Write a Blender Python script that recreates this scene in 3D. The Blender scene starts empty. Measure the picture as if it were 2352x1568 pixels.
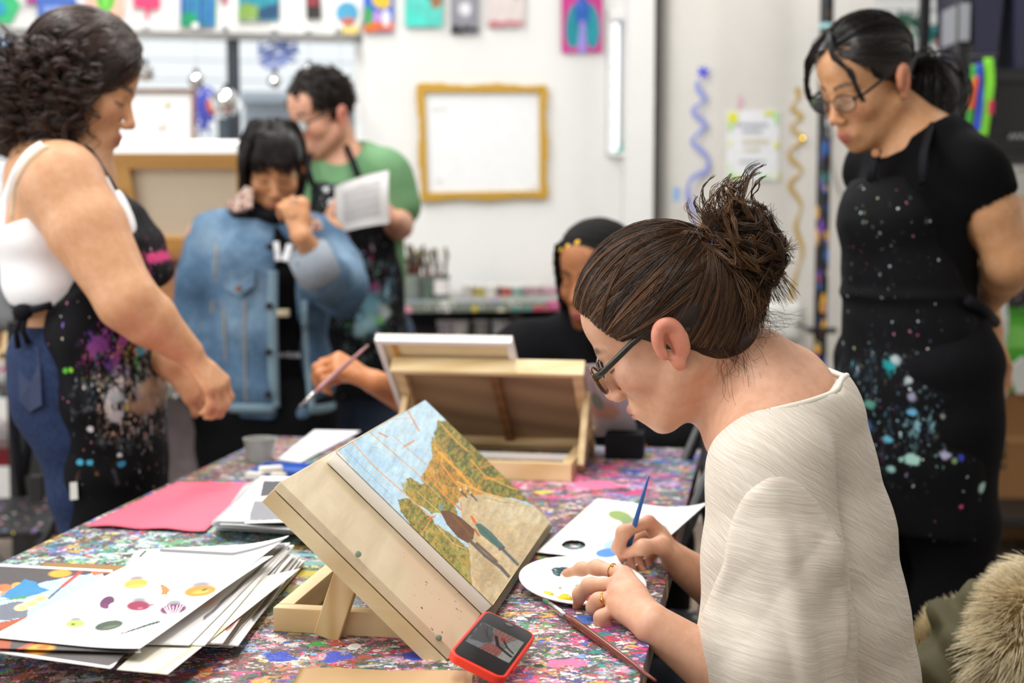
import bpy, bmesh, math, random
import numpy as np
from mathutils import Vector, Matrix

# ------------------------------------------------------------------ camera, world, light, exposure
sc = bpy.context.scene
COL = sc.collection
F_PX = 3267.0; PITCH = math.radians(5.54); CAM_H = 1.27
cam_d = bpy.data.cameras.new('camera'); cam = bpy.data.objects.new('camera', cam_d); COL.objects.link(cam)
cam.location = (0, 0, CAM_H); cam.rotation_euler = (math.pi/2 - PITCH, 0, 0)
cam_d.sensor_width = 36; cam_d.lens = 36*F_PX/2352; cam_d.clip_start = 0.05
cam_d.dof.use_dof = True; cam_d.dof.focus_distance = 1.74; cam_d.dof.aperture_fstop = 3.4
sc.camera = cam
sc.view_settings.view_transform = 'Standard'; sc.view_settings.look = 'None'
sc.view_settings.gamma = 1; sc.view_settings.exposure = -0.28; sc.view_settings.use_curve_mapping = False
W = bpy.data.worlds.new('world'); sc.world = W; W.use_nodes = True
W.node_tree.nodes['Background'].inputs[0].default_value = (0.93, 0.97, 1.0, 1)
W.node_tree.nodes['Background'].inputs[1].default_value = 2.6
def area(name, loc, rot, sx, sy, power, col=(1, .99, .975)):
    l = bpy.data.lights.new(name, 'AREA'); l.shape = 'RECTANGLE'; l.size = sx; l.size_y = sy; l.energy = power; l.color = col
    o = bpy.data.objects.new(name, l); COL.objects.link(o); o.location = loc; o.rotation_euler = rot; return o
# fluorescent ceiling rows of the studio (their fixtures are built further down)
CEIL = 3.45
LAMPS = [(-1.7, 1.2), (-1.7, 3.4), (-0.2, 0.9), (-0.2, 3.2), (-0.9, 5.0), (1.5, 4.6)]
for lx, ly in LAMPS:
    area('ceiling_lamp_light', (lx, ly, CEIL-.14), (0, 0, 0), .3, 1.5, 42)
# daylight coming in by the tall windows behind and left of the photographer
area('window_daylight', (-3.6, 1.2, 1.9), (0, math.radians(-90), 0), 1.7, 3.4, 95, (.95, .98, 1))

# ------------------------------------------------------------------ helpers
_fw = np.array([0, math.cos(PITCH), -math.sin(PITCH)]); _up = np.array([0, math.sin(PITCH), math.cos(PITCH)]); _rt = np.array([1., 0, 0])
_C = np.array([0, 0, CAM_H])
def ray(px, py): return _fw + (px-1176)/F_PX*_rt - (py-784)/F_PX*_up
def P(px, py, Y):
    d = ray(px, py); return _C + d*(Y/d[1])
def PZ(px, py, z):
    d = ray(px, py); return _C + d*((z-CAM_H)/d[2])
def PX(n): return n
def unit(v): v = np.asarray(v, float); return v/np.linalg.norm(v)
def hexl(h):
    h = h.lstrip('#'); c = np.array([int(h[i:i+2], 16)/255 for i in (0, 2, 4)])
    return tuple(np.where(c <= .04045, c/12.92, ((c+.055)/1.055)**2.4))
def C4(h): return (*hexl(h), 1) if isinstance(h, str) else (*h, 1)[:4]

class NT:
    """small wrapper for node trees"""
    def __init__(s, name):
        s.m = bpy.data.materials.new(name); s.m.use_nodes = True; s.t = s.m.node_tree
        s.b = s.t.nodes['Principled BSDF']; s.out = s.t.nodes['Material Output']
    def n(s, typ, **kw):
        nd = s.t.nodes.new(typ)
        for k, v in kw.items():
            if k.startswith('i_'): s.set(nd, k[2:].replace('_', ' '), v)
            else: setattr(nd, k, v)
        return nd
    def set(s, nd, key, v):
        sock = nd.inputs[int(key)] if str(key).isdigit() else nd.inputs[key]
        if isinstance(v, bpy.types.NodeSocket): s.t.links.new(v, sock)
        else:
            if isinstance(v, (tuple, list)) and sock.type == 'RGBA' and len(v) == 3: v = (*v, 1)
            sock.default_value = v
    def pos(s): return s.n('ShaderNodeTexCoord').outputs['Object']
    def math(s, op, a, b=0.0, c=None, clamp=False):
        nd = s.n('ShaderNodeMath', operation=op, use_clamp=clamp); s.set(nd, 0, a); s.set(nd, 1, b)
        if c is not None: s.set(nd, 2, c)
        return nd.outputs[0]
    def vmath(s, op, a, b=(0, 0, 0)):
        nd = s.n('ShaderNodeVectorMath', operation=op); s.set(nd, 0, a)
        if op == 'SCALE': s.set(nd, 'Scale', b)
        else: s.set(nd, 1, b)
        return nd.outputs['Value'] if op in ('DISTANCE', 'LENGTH', 'DOT_PRODUCT') else nd.outputs[0]
    def noise(s, vec, scale, detail=3, rough=.5, out='Fac', dist=0):
        nd = s.n('ShaderNodeTexNoise'); s.set(nd, 'Vector', vec); s.set(nd, 'Scale', scale); s.set(nd, 'Detail', detail)
        s.set(nd, 'Roughness', rough); s.set(nd, 'Distortion', dist); return nd.outputs[out]
    def vor(s, vec, scale, rnd=1.0):
        nd = s.n('ShaderNodeTexVoronoi'); s.set(nd, 'Vector', vec); s.set(nd, 'Scale', scale); s.set(nd, 'Randomness', rnd)
        return nd.outputs['Distance'], nd.outputs['Color']
    def ramp(s, fac, stops, interp='LINEAR'):
        nd = s.n('ShaderNodeValToRGB'); s.set(nd, 'Fac', fac); cr = nd.color_ramp; cr.interpolation = interp
        while len(cr.elements) > 1: cr.elements.remove(cr.elements[0])
        for i, (p, c) in enumerate(stops):
            e = cr.elements[0] if i == 0 else cr.elements.new(p)
            e.position = p; e.color = C4(c)
        return nd.outputs[0]
    def mix(s, fac, a, b, blend='MIX'):
        nd = s.n('ShaderNodeMix', data_type='RGBA', blend_type=blend)
        s.set(nd, 0, fac); s.set(nd, 6, C4(a) if not isinstance(a, bpy.types.NodeSocket) else a)
        s.set(nd, 7, C4(b) if not isinstance(b, bpy.types.NodeSocket) else b); return nd.outputs[2]
    def mapr(s, v, a, b, c=0., d=1.):
        nd = s.n('ShaderNodeMapRange', interpolation_type='SMOOTHSTEP'); s.set(nd, 0, v); s.set(nd, 1, a); s.set(nd, 2, b); s.set(nd, 3, c); s.set(nd, 4, d)
        return nd.outputs[0]
    def sep(s, c):
        nd = s.n('ShaderNodeSeparateColor'); s.set(nd, 0, c); return nd.outputs
    def xyz(s, v):
        nd = s.n('ShaderNodeSeparateXYZ'); s.set(nd, 0, v); return nd.outputs
    def map(s, vec, loc=(0, 0, 0), rot=(0, 0, 0), scale=(1, 1, 1)):
        nd = s.n('ShaderNodeMapping'); s.set(nd, 'Vector', vec); s.set(nd, 'Location', loc); s.set(nd, 'Rotation', rot); s.set(nd, 'Scale', scale); return nd.outputs[0]
    def bump(s, h, strength=.3, dist=.002):
        nd = s.n('ShaderNodeBump'); s.set(nd, 'Height', h); s.set(nd, 'Strength', strength); s.set(nd, 'Distance', dist)
        s.set(s.b, 'Normal', nd.outputs[0])
    def attr(s, name='Col'): return s.n('ShaderNodeAttribute', attribute_name=name).outputs['Color']
    def fin(s, col=None, rough=.5, metal=0., spec=.5, **kw):
        if col is not None: s.set(s.b, 'Base Color', C4(col) if not isinstance(col, bpy.types.NodeSocket) else col)
        s.set(s.b, 'Roughness', rough); s.set(s.b, 'Metallic', metal); s.set(s.b, 'Specular IOR Level', spec)
        for k, v in kw.items(): s.set(s.b, k.replace('_', ' '), v)
        return s.m

_mc = {}
def mat(name, col, rough=.5, metal=0., var=.06, scale=30, bump=0., **kw):
    """plain material with slight procedural tone variation"""
    if name in _mc: return _mc[name]
    t = NT(name); p = t.pos(); n = t.noise(p, scale, 4)
    c = np.array(C4(col)[:3]); lo = tuple(c*(1-var)); hi = tuple(np.minimum(c*(1+var), 1))
    colr = t.mix(n, lo, hi)
    if bump: t.bump(n, bump, .003)
    if 'black' in name and rough >= .6: kw.setdefault('spec', .1)
    _mc[name] = t.fin(colr, rough, metal, **kw); return _mc[name]
def attr_mat(name, rough=.6, bump=0., bscale=200, spec=.4):
    if name in _mc: return _mc[name]
    t = NT(name)
    if bump: t.bump(t.noise(t.pos(), bscale, 4), bump, .001)
    _mc[name] = t.fin(t.attr(), rough, spec=spec); return _mc[name]
def wood(name, light, dark, scale=1., axis=0, rough=.55):
    if name in _mc: return _mc[name]
    t = NT(name); p = t.pos()
    s = [9, 9, 9]; s[axis] = .8
    q = t.map(p, scale=tuple(v*scale for v in s))
    n = t.noise(q, 3.2, 6, .6, dist=.6)
    w = t.n('ShaderNodeTexWave', wave_type='BANDS', bands_direction='XYZ'[(axis+1) % 3]); t.set(w, 'Vector', q); t.set(w, 'Scale', 1.2); t.set(w, 'Distortion', 6.); t.set(w, 'Detail', 3.); t.set(w, 'Detail Scale', .6)
    f = t.math('ADD', t.math('MULTIPLY', n, .6), t.math('MULTIPLY', w.outputs['Fac'], .4))
    col = t.ramp(f, [(.25, light), (.75, dark)])
    t.bump(n, .12, .001); _mc[name] = t.fin(col, rough); return _mc[name]
def splat(t, vec, base, layers, seed=0):
    """paint spots: layers = (scale, density, size, palette, stretch, regional mask or None)"""
    col = base; h = 0.0
    warp = t.vmath('SCALE', t.vmath('SUBTRACT', t.noise(vec, 60, 2, out='Color'), (.5, .5, .5)), .012)
    for i, (scale, dens, size, pal, stretch, mask) in enumerate(layers):
        v = t.map(t.vmath('ADD', vec, warp), loc=(seed*1.7+i*3.1, i*1.3, i*2.7), rot=(0, 0, i*.4 if stretch == (1, 1, 1) else 0), scale=stretch)
        d, c = t.vor(v, scale); s = t.sep(c)
        rad = t.math('MULTIPLY', s[1], size)
        m = t.mapr(t.math('SUBTRACT', rad, d), 0, .06)
        m = t.math('MULTIPLY', m, t.math('LESS_THAN', s[0], dens))
        if mask is not None: m = t.math('MULTIPLY', m, mask)
        n = len(pal); pc = t.ramp(s[2], [(k/n, pal[k]) for k in range(n)], 'CONSTANT')
        col = t.mix(m, col, pc); h = t.math('ADD', h, m)
    return col, h

# ---- mesh building
def np_mesh(name, V, F, smooth=True, cols=None):
    me = bpy.data.meshes.new(name); V = np.ascontiguousarray(V, np.float32)
    if isinstance(F, np.ndarray):
        k = F.shape[1]; me.vertices.add(len(V)); me.vertices.foreach_set('co', V.ravel())
        me.loops.add(F.size); me.loops.foreach_set('vertex_index', np.ascontiguousarray(F, np.int32).ravel())
        me.polygons.add(len(F)); me.polygons.foreach_set('loop_start', np.arange(0, F.size, k, dtype=np.int32))
        me.update(calc_edges=True)
    else: me.from_pydata([tuple(map(float, v)) for v in V], [], F)
    if smooth: me.polygons.foreach_set('use_smooth', np.ones(len(me.polygons), bool))
    if cols is not None:
        a = me.color_attributes.new('Col', 'FLOAT_COLOR', 'POINT')
        cc = np.ones((len(V), 4), np.float32); cc[:, :3] = cols; a.data.foreach_set('color', cc.ravel())
    me.validate(); me.update(); return me
def wloc(o):
    v = Vector((0, 0, 0))
    while o: v = v + o.location; o = o.parent
    return np.array(v)
def tag(o, label=None, cat=None, group=None, kind=None):
    if label: o['label'] = label
    if cat: o['category'] = cat
    if group: o['group'] = group
    if kind: o['kind'] = kind
    return o
def thing(name, label, cat, loc, group=None):
    o = bpy.data.objects.new(name, None); COL.objects.link(o); o.location = tuple(map(float, loc)); o.empty_display_size = .05
    return tag(o, label, cat, group)
def put(name, V, F, m, parent=None, base=None, smooth=True, cols=None):
    """links ONE mesh object; V in world coordinates; origin at parent's origin or at base"""
    V = np.asarray(V, float)
    if parent is not None: org = wloc(parent)
    elif base is not None: org = np.asarray(base, float)
    else: org = np.array([(V[:, 0].min()+V[:, 0].max())/2, (V[:, 1].min()+V[:, 1].max())/2, V[:, 2].min()])
    me = np_mesh(name, V-org, F, smooth, cols)
    o = bpy.data.objects.new(name, me); COL.objects.link(o)
    if parent is not None: o.parent = parent
    else: o.location = tuple(org)
    if m is not None: me.materials.append(m)
    return o
class MB:
    def __init__(s): s.V = []; s.F = []; s.n = 0; s.c = []
    def add(s, V, F, col=None):
        V = np.asarray(V, float).reshape(-1, 3); s.V.append(V); s.F += [tuple(int(i)+s.n for i in f) for f in F]; s.n += len(V)
        s.c.append(np.tile(np.array(col if col is not None else (1, 1, 1), float), (len(V), 1)) if col is None or np.ndim(col) == 1 else np.asarray(col)); return s
    def hexa(s, c, col=None):   # 8 corners: bottom 4 (ccw), top 4
        return s.add(c, [(3, 2, 1, 0), (4, 5, 6, 7), (0, 1, 5, 4), (1, 2, 6, 5), (2, 3, 7, 6), (3, 0, 4, 7)], col)
    def obox(s, o, a, b, c, bev=0., col=None):   # origin corner + three edge vectors
        o, a, b, c = (np.asarray(v, float) for v in (o, a, b, c))
        if np.dot(np.cross(a, b), c) < 0: a, b = b, a
        if bev <= 0: return s.hexa([o, o+a, o+a+b, o+b, o+c, o+a+c, o+a+b+c, o+b+c], col)
        bm = bmesh.new(); vs = [bm.verts.new(v) for v in (o, o+a, o+a+b, o+b, o+c, o+a+c, o+a+b+c, o+b+c)]
        for f in [(3, 2, 1, 0), (4, 5, 6, 7), (0, 1, 5, 4), (1, 2, 6, 5), (2, 3, 7, 6), (3, 0, 4, 7)]: bm.faces.new([vs[i] for i in f])
        bmesh.ops.bevel(bm, geom=bm.edges[:], offset=bev, segments=2, affect='EDGES', profile=.6)
        bm.verts.index_update(); s.add([v.co[:] for v in bm.verts], [[v.index for v in f.verts] for f in bm.faces], col); bm.free(); return s
    def box(s, x0, x1, y0, y1, z0, z1, bev=0., col=None): return s.obox((x0, y0, z0), (x1-x0, 0, 0), (0, y1-y0, 0), (0, 0, z1-z0), bev, col)
    def tube(s, pts, r, n=10, cap=True, col=None, ratio=1., side=None):
        pts = np.asarray(pts, float); m = len(pts); r = np.broadcast_to(np.asarray(r, float), (m,))
        T = np.gradient(pts, axis=0); T /= np.linalg.norm(T, axis=1)[:, None]+1e-12
        ref = np.asarray(side, float) if side is not None else (np.array([0, 0, 1.]) if abs(T[0][2]) < .9 else np.array([1., 0, 0]))
        V = []; u = ref
        for i in range(m):
            u = u-np.dot(u, T[i])*T[i]; u = u/(np.linalg.norm(u)+1e-12); w = np.cross(T[i], u)
            for k in range(n):
                a = 2*math.pi*k/n; V.append(pts[i]+r[i]*(math.cos(a)*u*ratio+math.sin(a)*w))
        Fs = [(i*n+k, i*n+(k+1) % n, (i+1)*n+(k+1) % n, (i+1)*n+k) for i in range(m-1) for k in range(n)]
        if cap: Fs += [tuple(reversed(range(n))), tuple(range((m-1)*n, m*n))]
        return s.add(V, Fs, col)
    def lathe(s, prof, o=(0, 0, 0), ax=(0, 0, 1), n=32, col=None, sx=1., caps=(True, True)):
        ax = unit(ax); u = np.cross(ax, (0, 1, 0.01)); u = unit(u); w = np.cross(ax, u); o = np.asarray(o, float)
        V = [o+ax*z+r*(math.cos(2*math.pi*k/n)*u*sx+math.sin(2*math.pi*k/n)*w) for r, z in prof for k in range(n)]
        m = len(prof); Fs = [(i*n+k, i*n+(k+1) % n, (i+1)*n+(k+1) % n, (i+1)*n+k) for i in range(m-1) for k in range(n)]
        if caps[0]: Fs.append(tuple(reversed(range(n))))
        if caps[1]: Fs.append(tuple(range((m-1)*n, m*n)))
        return s.add(V, Fs, col)
    def ball(s, c, r, nu=16, nv=10, col=None):
        r = np.broadcast_to(np.asarray(r, float), (3,)); c = np.asarray(c, float)
        V = [c+r*np.array([math.sin(math.pi*j/nv)*math.cos(2*math.pi*i/nu), math.sin(math.pi*j/nv)*math.sin(2*math.pi*i/nu), math.cos(math.pi*j/nv)]) for j in range(nv+1) for i in range(nu)]
        return s.add(V, [(j*nu+i, (j+1)*nu+i, (j+1)*nu+(i+1) % nu, j*nu+(i+1) % nu) for j in range(nv) for i in range(nu)], col)
    def prism(s, poly, nrm, th, col=None):   # planar polygon (3-D points) extruded by nrm*th
        p = np.asarray(poly, float); n = len(p); q = p+unit(nrm)*th
        return s.add(np.vstack([p, q]), [tuple(reversed(range(n))), tuple(range(n, 2*n))]+[(i, (i+1) % n, n+(i+1) % n, n+i) for i in range(n)], col)
    def put(s, name, m, parent=None, base=None, smooth=False, cols=False):
        V = np.vstack(s.V); o = put(name, V, s.F, m, parent, base, smooth, np.vstack(s.c) if cols else None)
        if smooth == 'auto':
            for p in o.data.polygons: p.use_smooth = True
            o.data.set_sharp_from_angle(angle=math.radians(38))
        return o
def bilerp(c, u, v):   # corners TL TR BR BL, u right, v down
    c = [np.asarray(k, float) for k in c]; u = u[..., None]; v = v[..., None]
    return (c[0]*(1-u)+c[1]*u)*(1-v)+(c[3]*(1-u)+c[2]*u)*v
def sheet(name, corners, m, th=.0006, nu=24, nv=24, bend=None, cols=None, parent=None, nrm=None, round_=0.):
    """a thin solid sheet on four 3-D corners; bend(u,v) lifts along the normal; cols(u,v) gives rgb"""
    u, v = np.meshgrid(np.linspace(0, 1, nu), np.linspace(0, 1, nv)); p = bilerp(corners, u, v)
    c = [np.asarray(k, float) for k in corners]
    n = unit(np.cross(c[3]-c[0], c[1]-c[0])) if nrm is None else unit(nrm)
    if bend is not None: p = p+bend(u, v)[..., None]*n
    top = p.reshape(-1, 3)+n*th; bot = p.reshape(-1, 3); N = nu*nv
    g = np.arange(N).reshape(nv, nu); q = np.stack([g[:-1, :-1], g[1:, :-1], g[1:, 1:], g[:-1, 1:]], -1).reshape(-1, 4)
    b = np.concatenate([g[0, :], g[1:, -1], g[-1, -2::-1], g[-2:0:-1, 0]]); bn = np.roll(b, -1)
    Fs = np.vstack([q, q[:, ::-1]+N, np.stack([b, bn, bn+N, b+N], -1)])
    if np.dot(np.cross(top[g[1, 0]]-top[0], top[1]-top[0]), n) > 0: Fs[:len(q)], Fs[len(q):2*len(q)] = q+N, q[:, ::-1]
    cc = None
    if cols is not None:
        k = cols(u, v).reshape(-1, 3); cc = np.vstack([k, k])
    return put(name, np.vstack([bot, top]), Fs, m, parent, smooth=False, cols=cc)

# ---- raster painting in (u,v)
def vnoise(x, y, seed=0):
    def hsh(i, j): 
        n = (i*374761393+j*668265263+seed*974634) & 0x7fffffff; n = ((n ^ (n >> 13))*1274126177) & 0x7fffffff; return ((n ^ (n >> 16)) & 0xffff)/65535.
    xi = np.floor(x).astype(np.int64); yi = np.floor(y).astype(np.int64); fx = x-xi; fy = y-yi; fx = fx*fx*(3-2*fx); fy = fy*fy*(3-2*fy)
    return (hsh(xi, yi)*(1-fx)+hsh(xi+1, yi)*fx)*(1-fy)+(hsh(xi, yi+1)*(1-fx)+hsh(xi+1, yi+1)*fx)*fy
def fbm(x, y, seed=0, o=4): return sum(vnoise(x*2**i, y*2**i, seed+i)*.5**i for i in range(o))/sum(.5**i for i in range(o))
class Raster:
    def __init__(s, u, v, bg): s.u, s.v = u, v; s.c = np.empty(u.shape+(3,)); s.c[:] = hexl(bg)
    def over(s, m, col, a=1.):
        m = np.clip(m*a, 0, 1)[..., None]; s.c = s.c*(1-m)+np.array(hexl(col) if isinstance(col, str) else col)*m; return s
    def poly(s, pts, col, warp=0., freq=20, a=1., seed=1):
        x = s.u+warp*(fbm(s.u*freq, s.v*freq, seed)-.5)*2; y = s.v+warp*(fbm(s.u*freq+9, s.v*freq+5, seed+7)-.5)*2
        ins = np.zeros(x.shape, bool); n = len(pts)
        for i in range(n):
            (x1, y1), (x2, y2) = pts[i], pts[(i+1) % n]
            if y1 == y2: continue
            ins ^= ((y1 > y) != (y2 > y)) & (x < (x2-x1)*(y-y1)/(y2-y1)+x1)
        return s.over(ins.astype(float), col, a)
    def ell(s, cx, cy, rx, ry, col, rot=0., soft=.1, a=1.):
        dx, dy = s.u-cx, s.v-cy; c, k = math.cos(rot), math.sin(rot); X = (dx*c+dy*k)/rx; Y = (-dx*k+dy*c)/ry
        return s.over((1-np.sqrt(X*X+Y*Y))/soft, col, a)
    def line(s, pts, w, col, a=1., asp=1.):
        for (x1, y1), (x2, y2) in zip(pts[:-1], pts[1:]):
            dx, dy = x2-x1, (y2-y1)*asp; L = dx*dx+dy*dy+1e-12
            t = np.clip(((s.u-x1)*dx+(s.v-y1)*asp*dy)/L, 0, 1); d = np.hypot(s.u-x1-t*dx, (s.v-y1)*asp-t*dy)
            s.over((w-d)/(w*.4), col, a)
        return s
    def mottle(s, amt, freq, seed=3, asp=1.): s.c = s.c*(1+amt*(fbm(s.u*freq, s.v*freq*asp, seed)-.5)*2)[..., None]; return s
    def get(s): return np.clip(s.c, 0, 1)

# ---- signed-distance modelling (smoothly blended solids meshed by surface nets)
class SDF:
    def __init__(s): s.p = []
    def _add(s, fn, lo, hi, k, op): s.p.append((fn, np.asarray(lo, float), np.asarray(hi, float), k, op)); return s
    def ell(s, c, r, R=None, k=.01, op='u'):
        c = np.asarray(c, float); r = np.asarray(r, float); m = r.max()
        def fn(X, Y, Z):
            x, y, z = X-c[0], Y-c[1], Z-c[2]
            if R is not None: x, y, z = (R[0, i]*x+R[1, i]*y+R[2, i]*z for i in range(3))
            k0 = np.sqrt((x/r[0])**2+(y/r[1])**2+(z/r[2])**2)+1e-9
            k1 = np.sqrt((x/r[0]**2)**2+(y/r[1]**2)**2+(z/r[2]**2)**2)+1e-9
            return k0*(k0-1)/k1
        return s._add(fn, c-m, c+m, k, op)
    def cap(s, a, b, ra, rb=None, k=.01, op='u', side=None, ratio=1.):
        a = np.asarray(a, float); b = np.asarray(b, float); rb = ra if rb is None else rb; d = b-a; L = d@d+1e-12
        sd = None
        if side is not None: sd = np.asarray(side, float); sd = sd-(sd@d)/L*d; sd = sd/(np.linalg.norm(sd)+1e-12)
        def fn(X, Y, Z):
            x, y, z = X-a[0], Y-a[1], Z-a[2]; t = np.clip((x*d[0]+y*d[1]+z*d[2])/L, 0, 1)
            x = x-t*d[0]; y = y-t*d[1]; z = z-t*d[2]; q = x*x+y*y+z*z
            if sd is not None:
                e = x*sd[0]+y*sd[1]+z*sd[2]; q = q-e*e*(1-1/ratio**2)
            return np.sqrt(np.maximum(q, 0))-(ra+(rb-ra)*t)
        m = max(ra, rb)*max(1, ratio); return s._add(fn, np.minimum(a, b)-m, np.maximum(a, b)+m, k, op)
    def chain(s, pts, rad, k=.01, op='u', side=None, ratio=1.):
        """one tapered tube through the points (its own joints barely swell), then blended into the rest with k"""
        rt = np.broadcast_to(np.asarray(ratio, float), (len(pts),)); q = SDF()
        for i in range(len(pts)-1): q.cap(pts[i], pts[i+1], rad[i], rad[i+1], .01, 'u', side, (rt[i]+rt[i+1])/2)
        fs = [p[0] for p in q.p]
        def fn(X, Y, Z):
            D = fs[0](X, Y, Z)
            for f in fs[1:]:
                d = f(X, Y, Z); e = np.maximum(.012-abs(D-d), 0)/.012; D = np.minimum(D, d)-e*e*.012*.25
            return D
        return s._add(fn, np.min([p[1] for p in q.p], 0), np.max([p[2] for p in q.p], 0), k, op)
    def box(s, c, h, R=None, rnd=.004, k=.005, op='u'):
        c = np.asarray(c, float); h = np.asarray(h, float); m = np.linalg.norm(h)
        def fn(X, Y, Z):
            x, y, z = X-c[0], Y-c[1], Z-c[2]
            if R is not None: x, y, z = (R[0, i]*x+R[1, i]*y+R[2, i]*z for i in range(3))
            qx, qy, qz = abs(x)-h[0]+rnd, abs(y)-h[1]+rnd, abs(z)-h[2]+rnd
            return np.sqrt(np.maximum(qx, 0)**2+np.maximum(qy, 0)**2+np.maximum(qz, 0)**2)+np.minimum(np.maximum(qx, np.maximum(qy, qz)), 0)-rnd
        return s._add(fn, c-m, c+m, k, op)
    def half(s, p, n, k=.004):   # keep the side opposite to n
        p = np.asarray(p, float); n = unit(n)
        return s._add(lambda X, Y, Z: -((X-p[0])*n[0]+(Y-p[1])*n[1]+(Z-p[2])*n[2]), (-99,)*3, (99,)*3, k, 's')
    def grid(s, lo, hi, h):
        lo = np.asarray(lo, float); n = np.ceil((np.asarray(hi)-lo)/h).astype(int)+1
        ax = [(lo[i]+h*np.arange(n[i])).astype(np.float32) for i in range(3)]; D = np.full(n, .5, np.float32)
        for fn, pl, ph, k, op in s.p:
            m = k+3*h; i0 = np.clip(np.floor((pl-m-lo)/h).astype(int), 0, n); i1 = np.clip(np.ceil((ph+m-lo)/h).astype(int)+1, 0, n)
            if (i1 <= i0).any(): continue
            sl = tuple(slice(i0[i], i1[i]) for i in range(3))
            d = fn(ax[0][sl[0]][:, None, None], ax[1][sl[1]][None, :, None], ax[2][sl[2]][None, None, :]).astype(np.float32); A = D[sl]
            if op == 'u': e = np.maximum(k-abs(A-d), 0)/k; D[sl] = np.minimum(A, d)-e*e*k*.25
            else: e = np.maximum(k-abs(A+d), 0)/k; D[sl] = np.maximum(A, -d)+e*e*k*.25
        return D, lo
    def bounds(s, pad=.02):
        u = [p for p in s.p if p[4] == 'u']; return np.min([p[1] for p in u], 0)-pad, np.max([p[2] for p in u], 0)+pad
    def mesh(s, h, lo=None, hi=None):
        l, g = s.bounds()
        lo = l if lo is None else np.maximum(l, lo); hi = g if hi is None else np.minimum(g, hi)
        D, lo = s.grid(lo, hi, h); return nets(D, lo, h)
def nets(D, lo, h):
    S = D < 0; sl = [slice(None, -1), slice(1, None)]
    cnt = sum(S[sl[i], sl[j], sl[k]].astype(np.int8) for i in (0, 1) for j in (0, 1) for k in (0, 1))
    act = (cnt > 0) & (cnt < 8); idx = np.argwhere(act); vid = np.full(act.shape, -1, np.int32); vid[act] = np.arange(len(idx))
    cs = [(i, j, k) for i in (0, 1) for j in (0, 1) for k in (0, 1)]
    val = {c: D[idx[:, 0]+c[0], idx[:, 1]+c[1], idx[:, 2]+c[2]] for c in cs}
    pos = np.zeros((len(idx), 3)); num = np.zeros(len(idx))
    for c in cs:
        for a in range(3):
            if c[a]: continue
            e = list(c); e[a] = 1; va, vb = val[c], val[tuple(e)]; x = (va < 0) != (vb < 0); t = np.where(x, va/np.where(x, va-vb, 1), 0)
            for q in range(3): pos[:, q] += np.where(x, c[q]+(t if q == a else 0), 0)
            num += x
    V = lo+h*(idx+pos/np.maximum(num, 1)[:, None]); Fs = []
    for a in range(3):
        b, c = (a+1) % 3, (a+2) % 3
        s0 = [slice(None)]*3; s1 = [slice(None)]*3; s0[a] = slice(None, -1); s1[a] = slice(1, None)
        x = S[tuple(s0)] != S[tuple(s1)]; e = np.argwhere(x); e = e[(e[:, b] > 0) & (e[:, c] > 0) & (e[:, b] < act.shape[b]) & (e[:, c] < act.shape[c])]
        ins = S[e[:, 0], e[:, 1], e[:, 2]]
        def g(db, dc): k = e.copy(); k[:, b] -= db; k[:, c] -= dc; return vid[k[:, 0], k[:, 1], k[:, 2]]
        q = np.stack([g(1, 1), g(0, 1), g(0, 0), g(1, 0)], -1); q[~ins] = q[~ins][:, ::-1]; Fs.append(q)
    Fs = np.vstack(Fs); return V, Fs[(Fs >= 0).all(1)]
def relax(V, Fs, it=1, w=.5):
    for _ in range(it):
        A = np.zeros_like(V); n = np.zeros(len(V))
        for i in range(4):
            j = Fs[:, (i+1) % 4]; np.add.at(A, Fs[:, i], V[j]); np.add.at(A, j, V[Fs[:, i]]); np.add.at(n, Fs[:, i], 1); np.add.at(n, j, 1)
        V = V*(1-w)+w*A/np.maximum(n, 1)[:, None]
    return V
def vnormals(V, Fs):
    fn = np.cross(V[Fs[:, 2]]-V[Fs[:, 0]], V[Fs[:, 3]]-V[Fs[:, 1]]); N = np.zeros_like(V)
    for i in range(4): np.add.at(N, Fs[:, i], fn)
    return N/(np.linalg.norm(N, axis=1)[:, None]+1e-12)
def strands(S, R, ns=3):
    """S (n,m,3) polylines, R (n,m) radii -> tube mesh arrays"""
    S = np.asarray(S, float); n, m, _ = S.shape; T = np.gradient(S, axis=1); T /= np.linalg.norm(T, axis=2)[..., None]+1e-12
    ref = np.broadcast_to(np.array([.3, .5, .81]), T.shape); u = np.cross(T, ref); u /= np.linalg.norm(u, axis=2)[..., None]+1e-9; w = np.cross(T, u)
    V = np.stack([S+R[..., None]*(math.cos(2*math.pi*k/ns)*u+math.sin(2*math.pi*k/ns)*w) for k in range(ns)], 2)
    base = np.arange(n*m*ns).reshape(n, m, ns); a = base[:, :-1]; b = base[:, 1:]
    Fs = np.stack([a, np.roll(a, -1, 2), np.roll(b, -1, 2), b], -1).reshape(-1, 4); return V.reshape(-1, 3), Fs
def frame(f, u):
    f = unit(f); r = unit(np.cross(f, u)); u = np.cross(r, f); return r, f, u   # right, forward, up
rng = np.random.default_rng(7)
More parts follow.
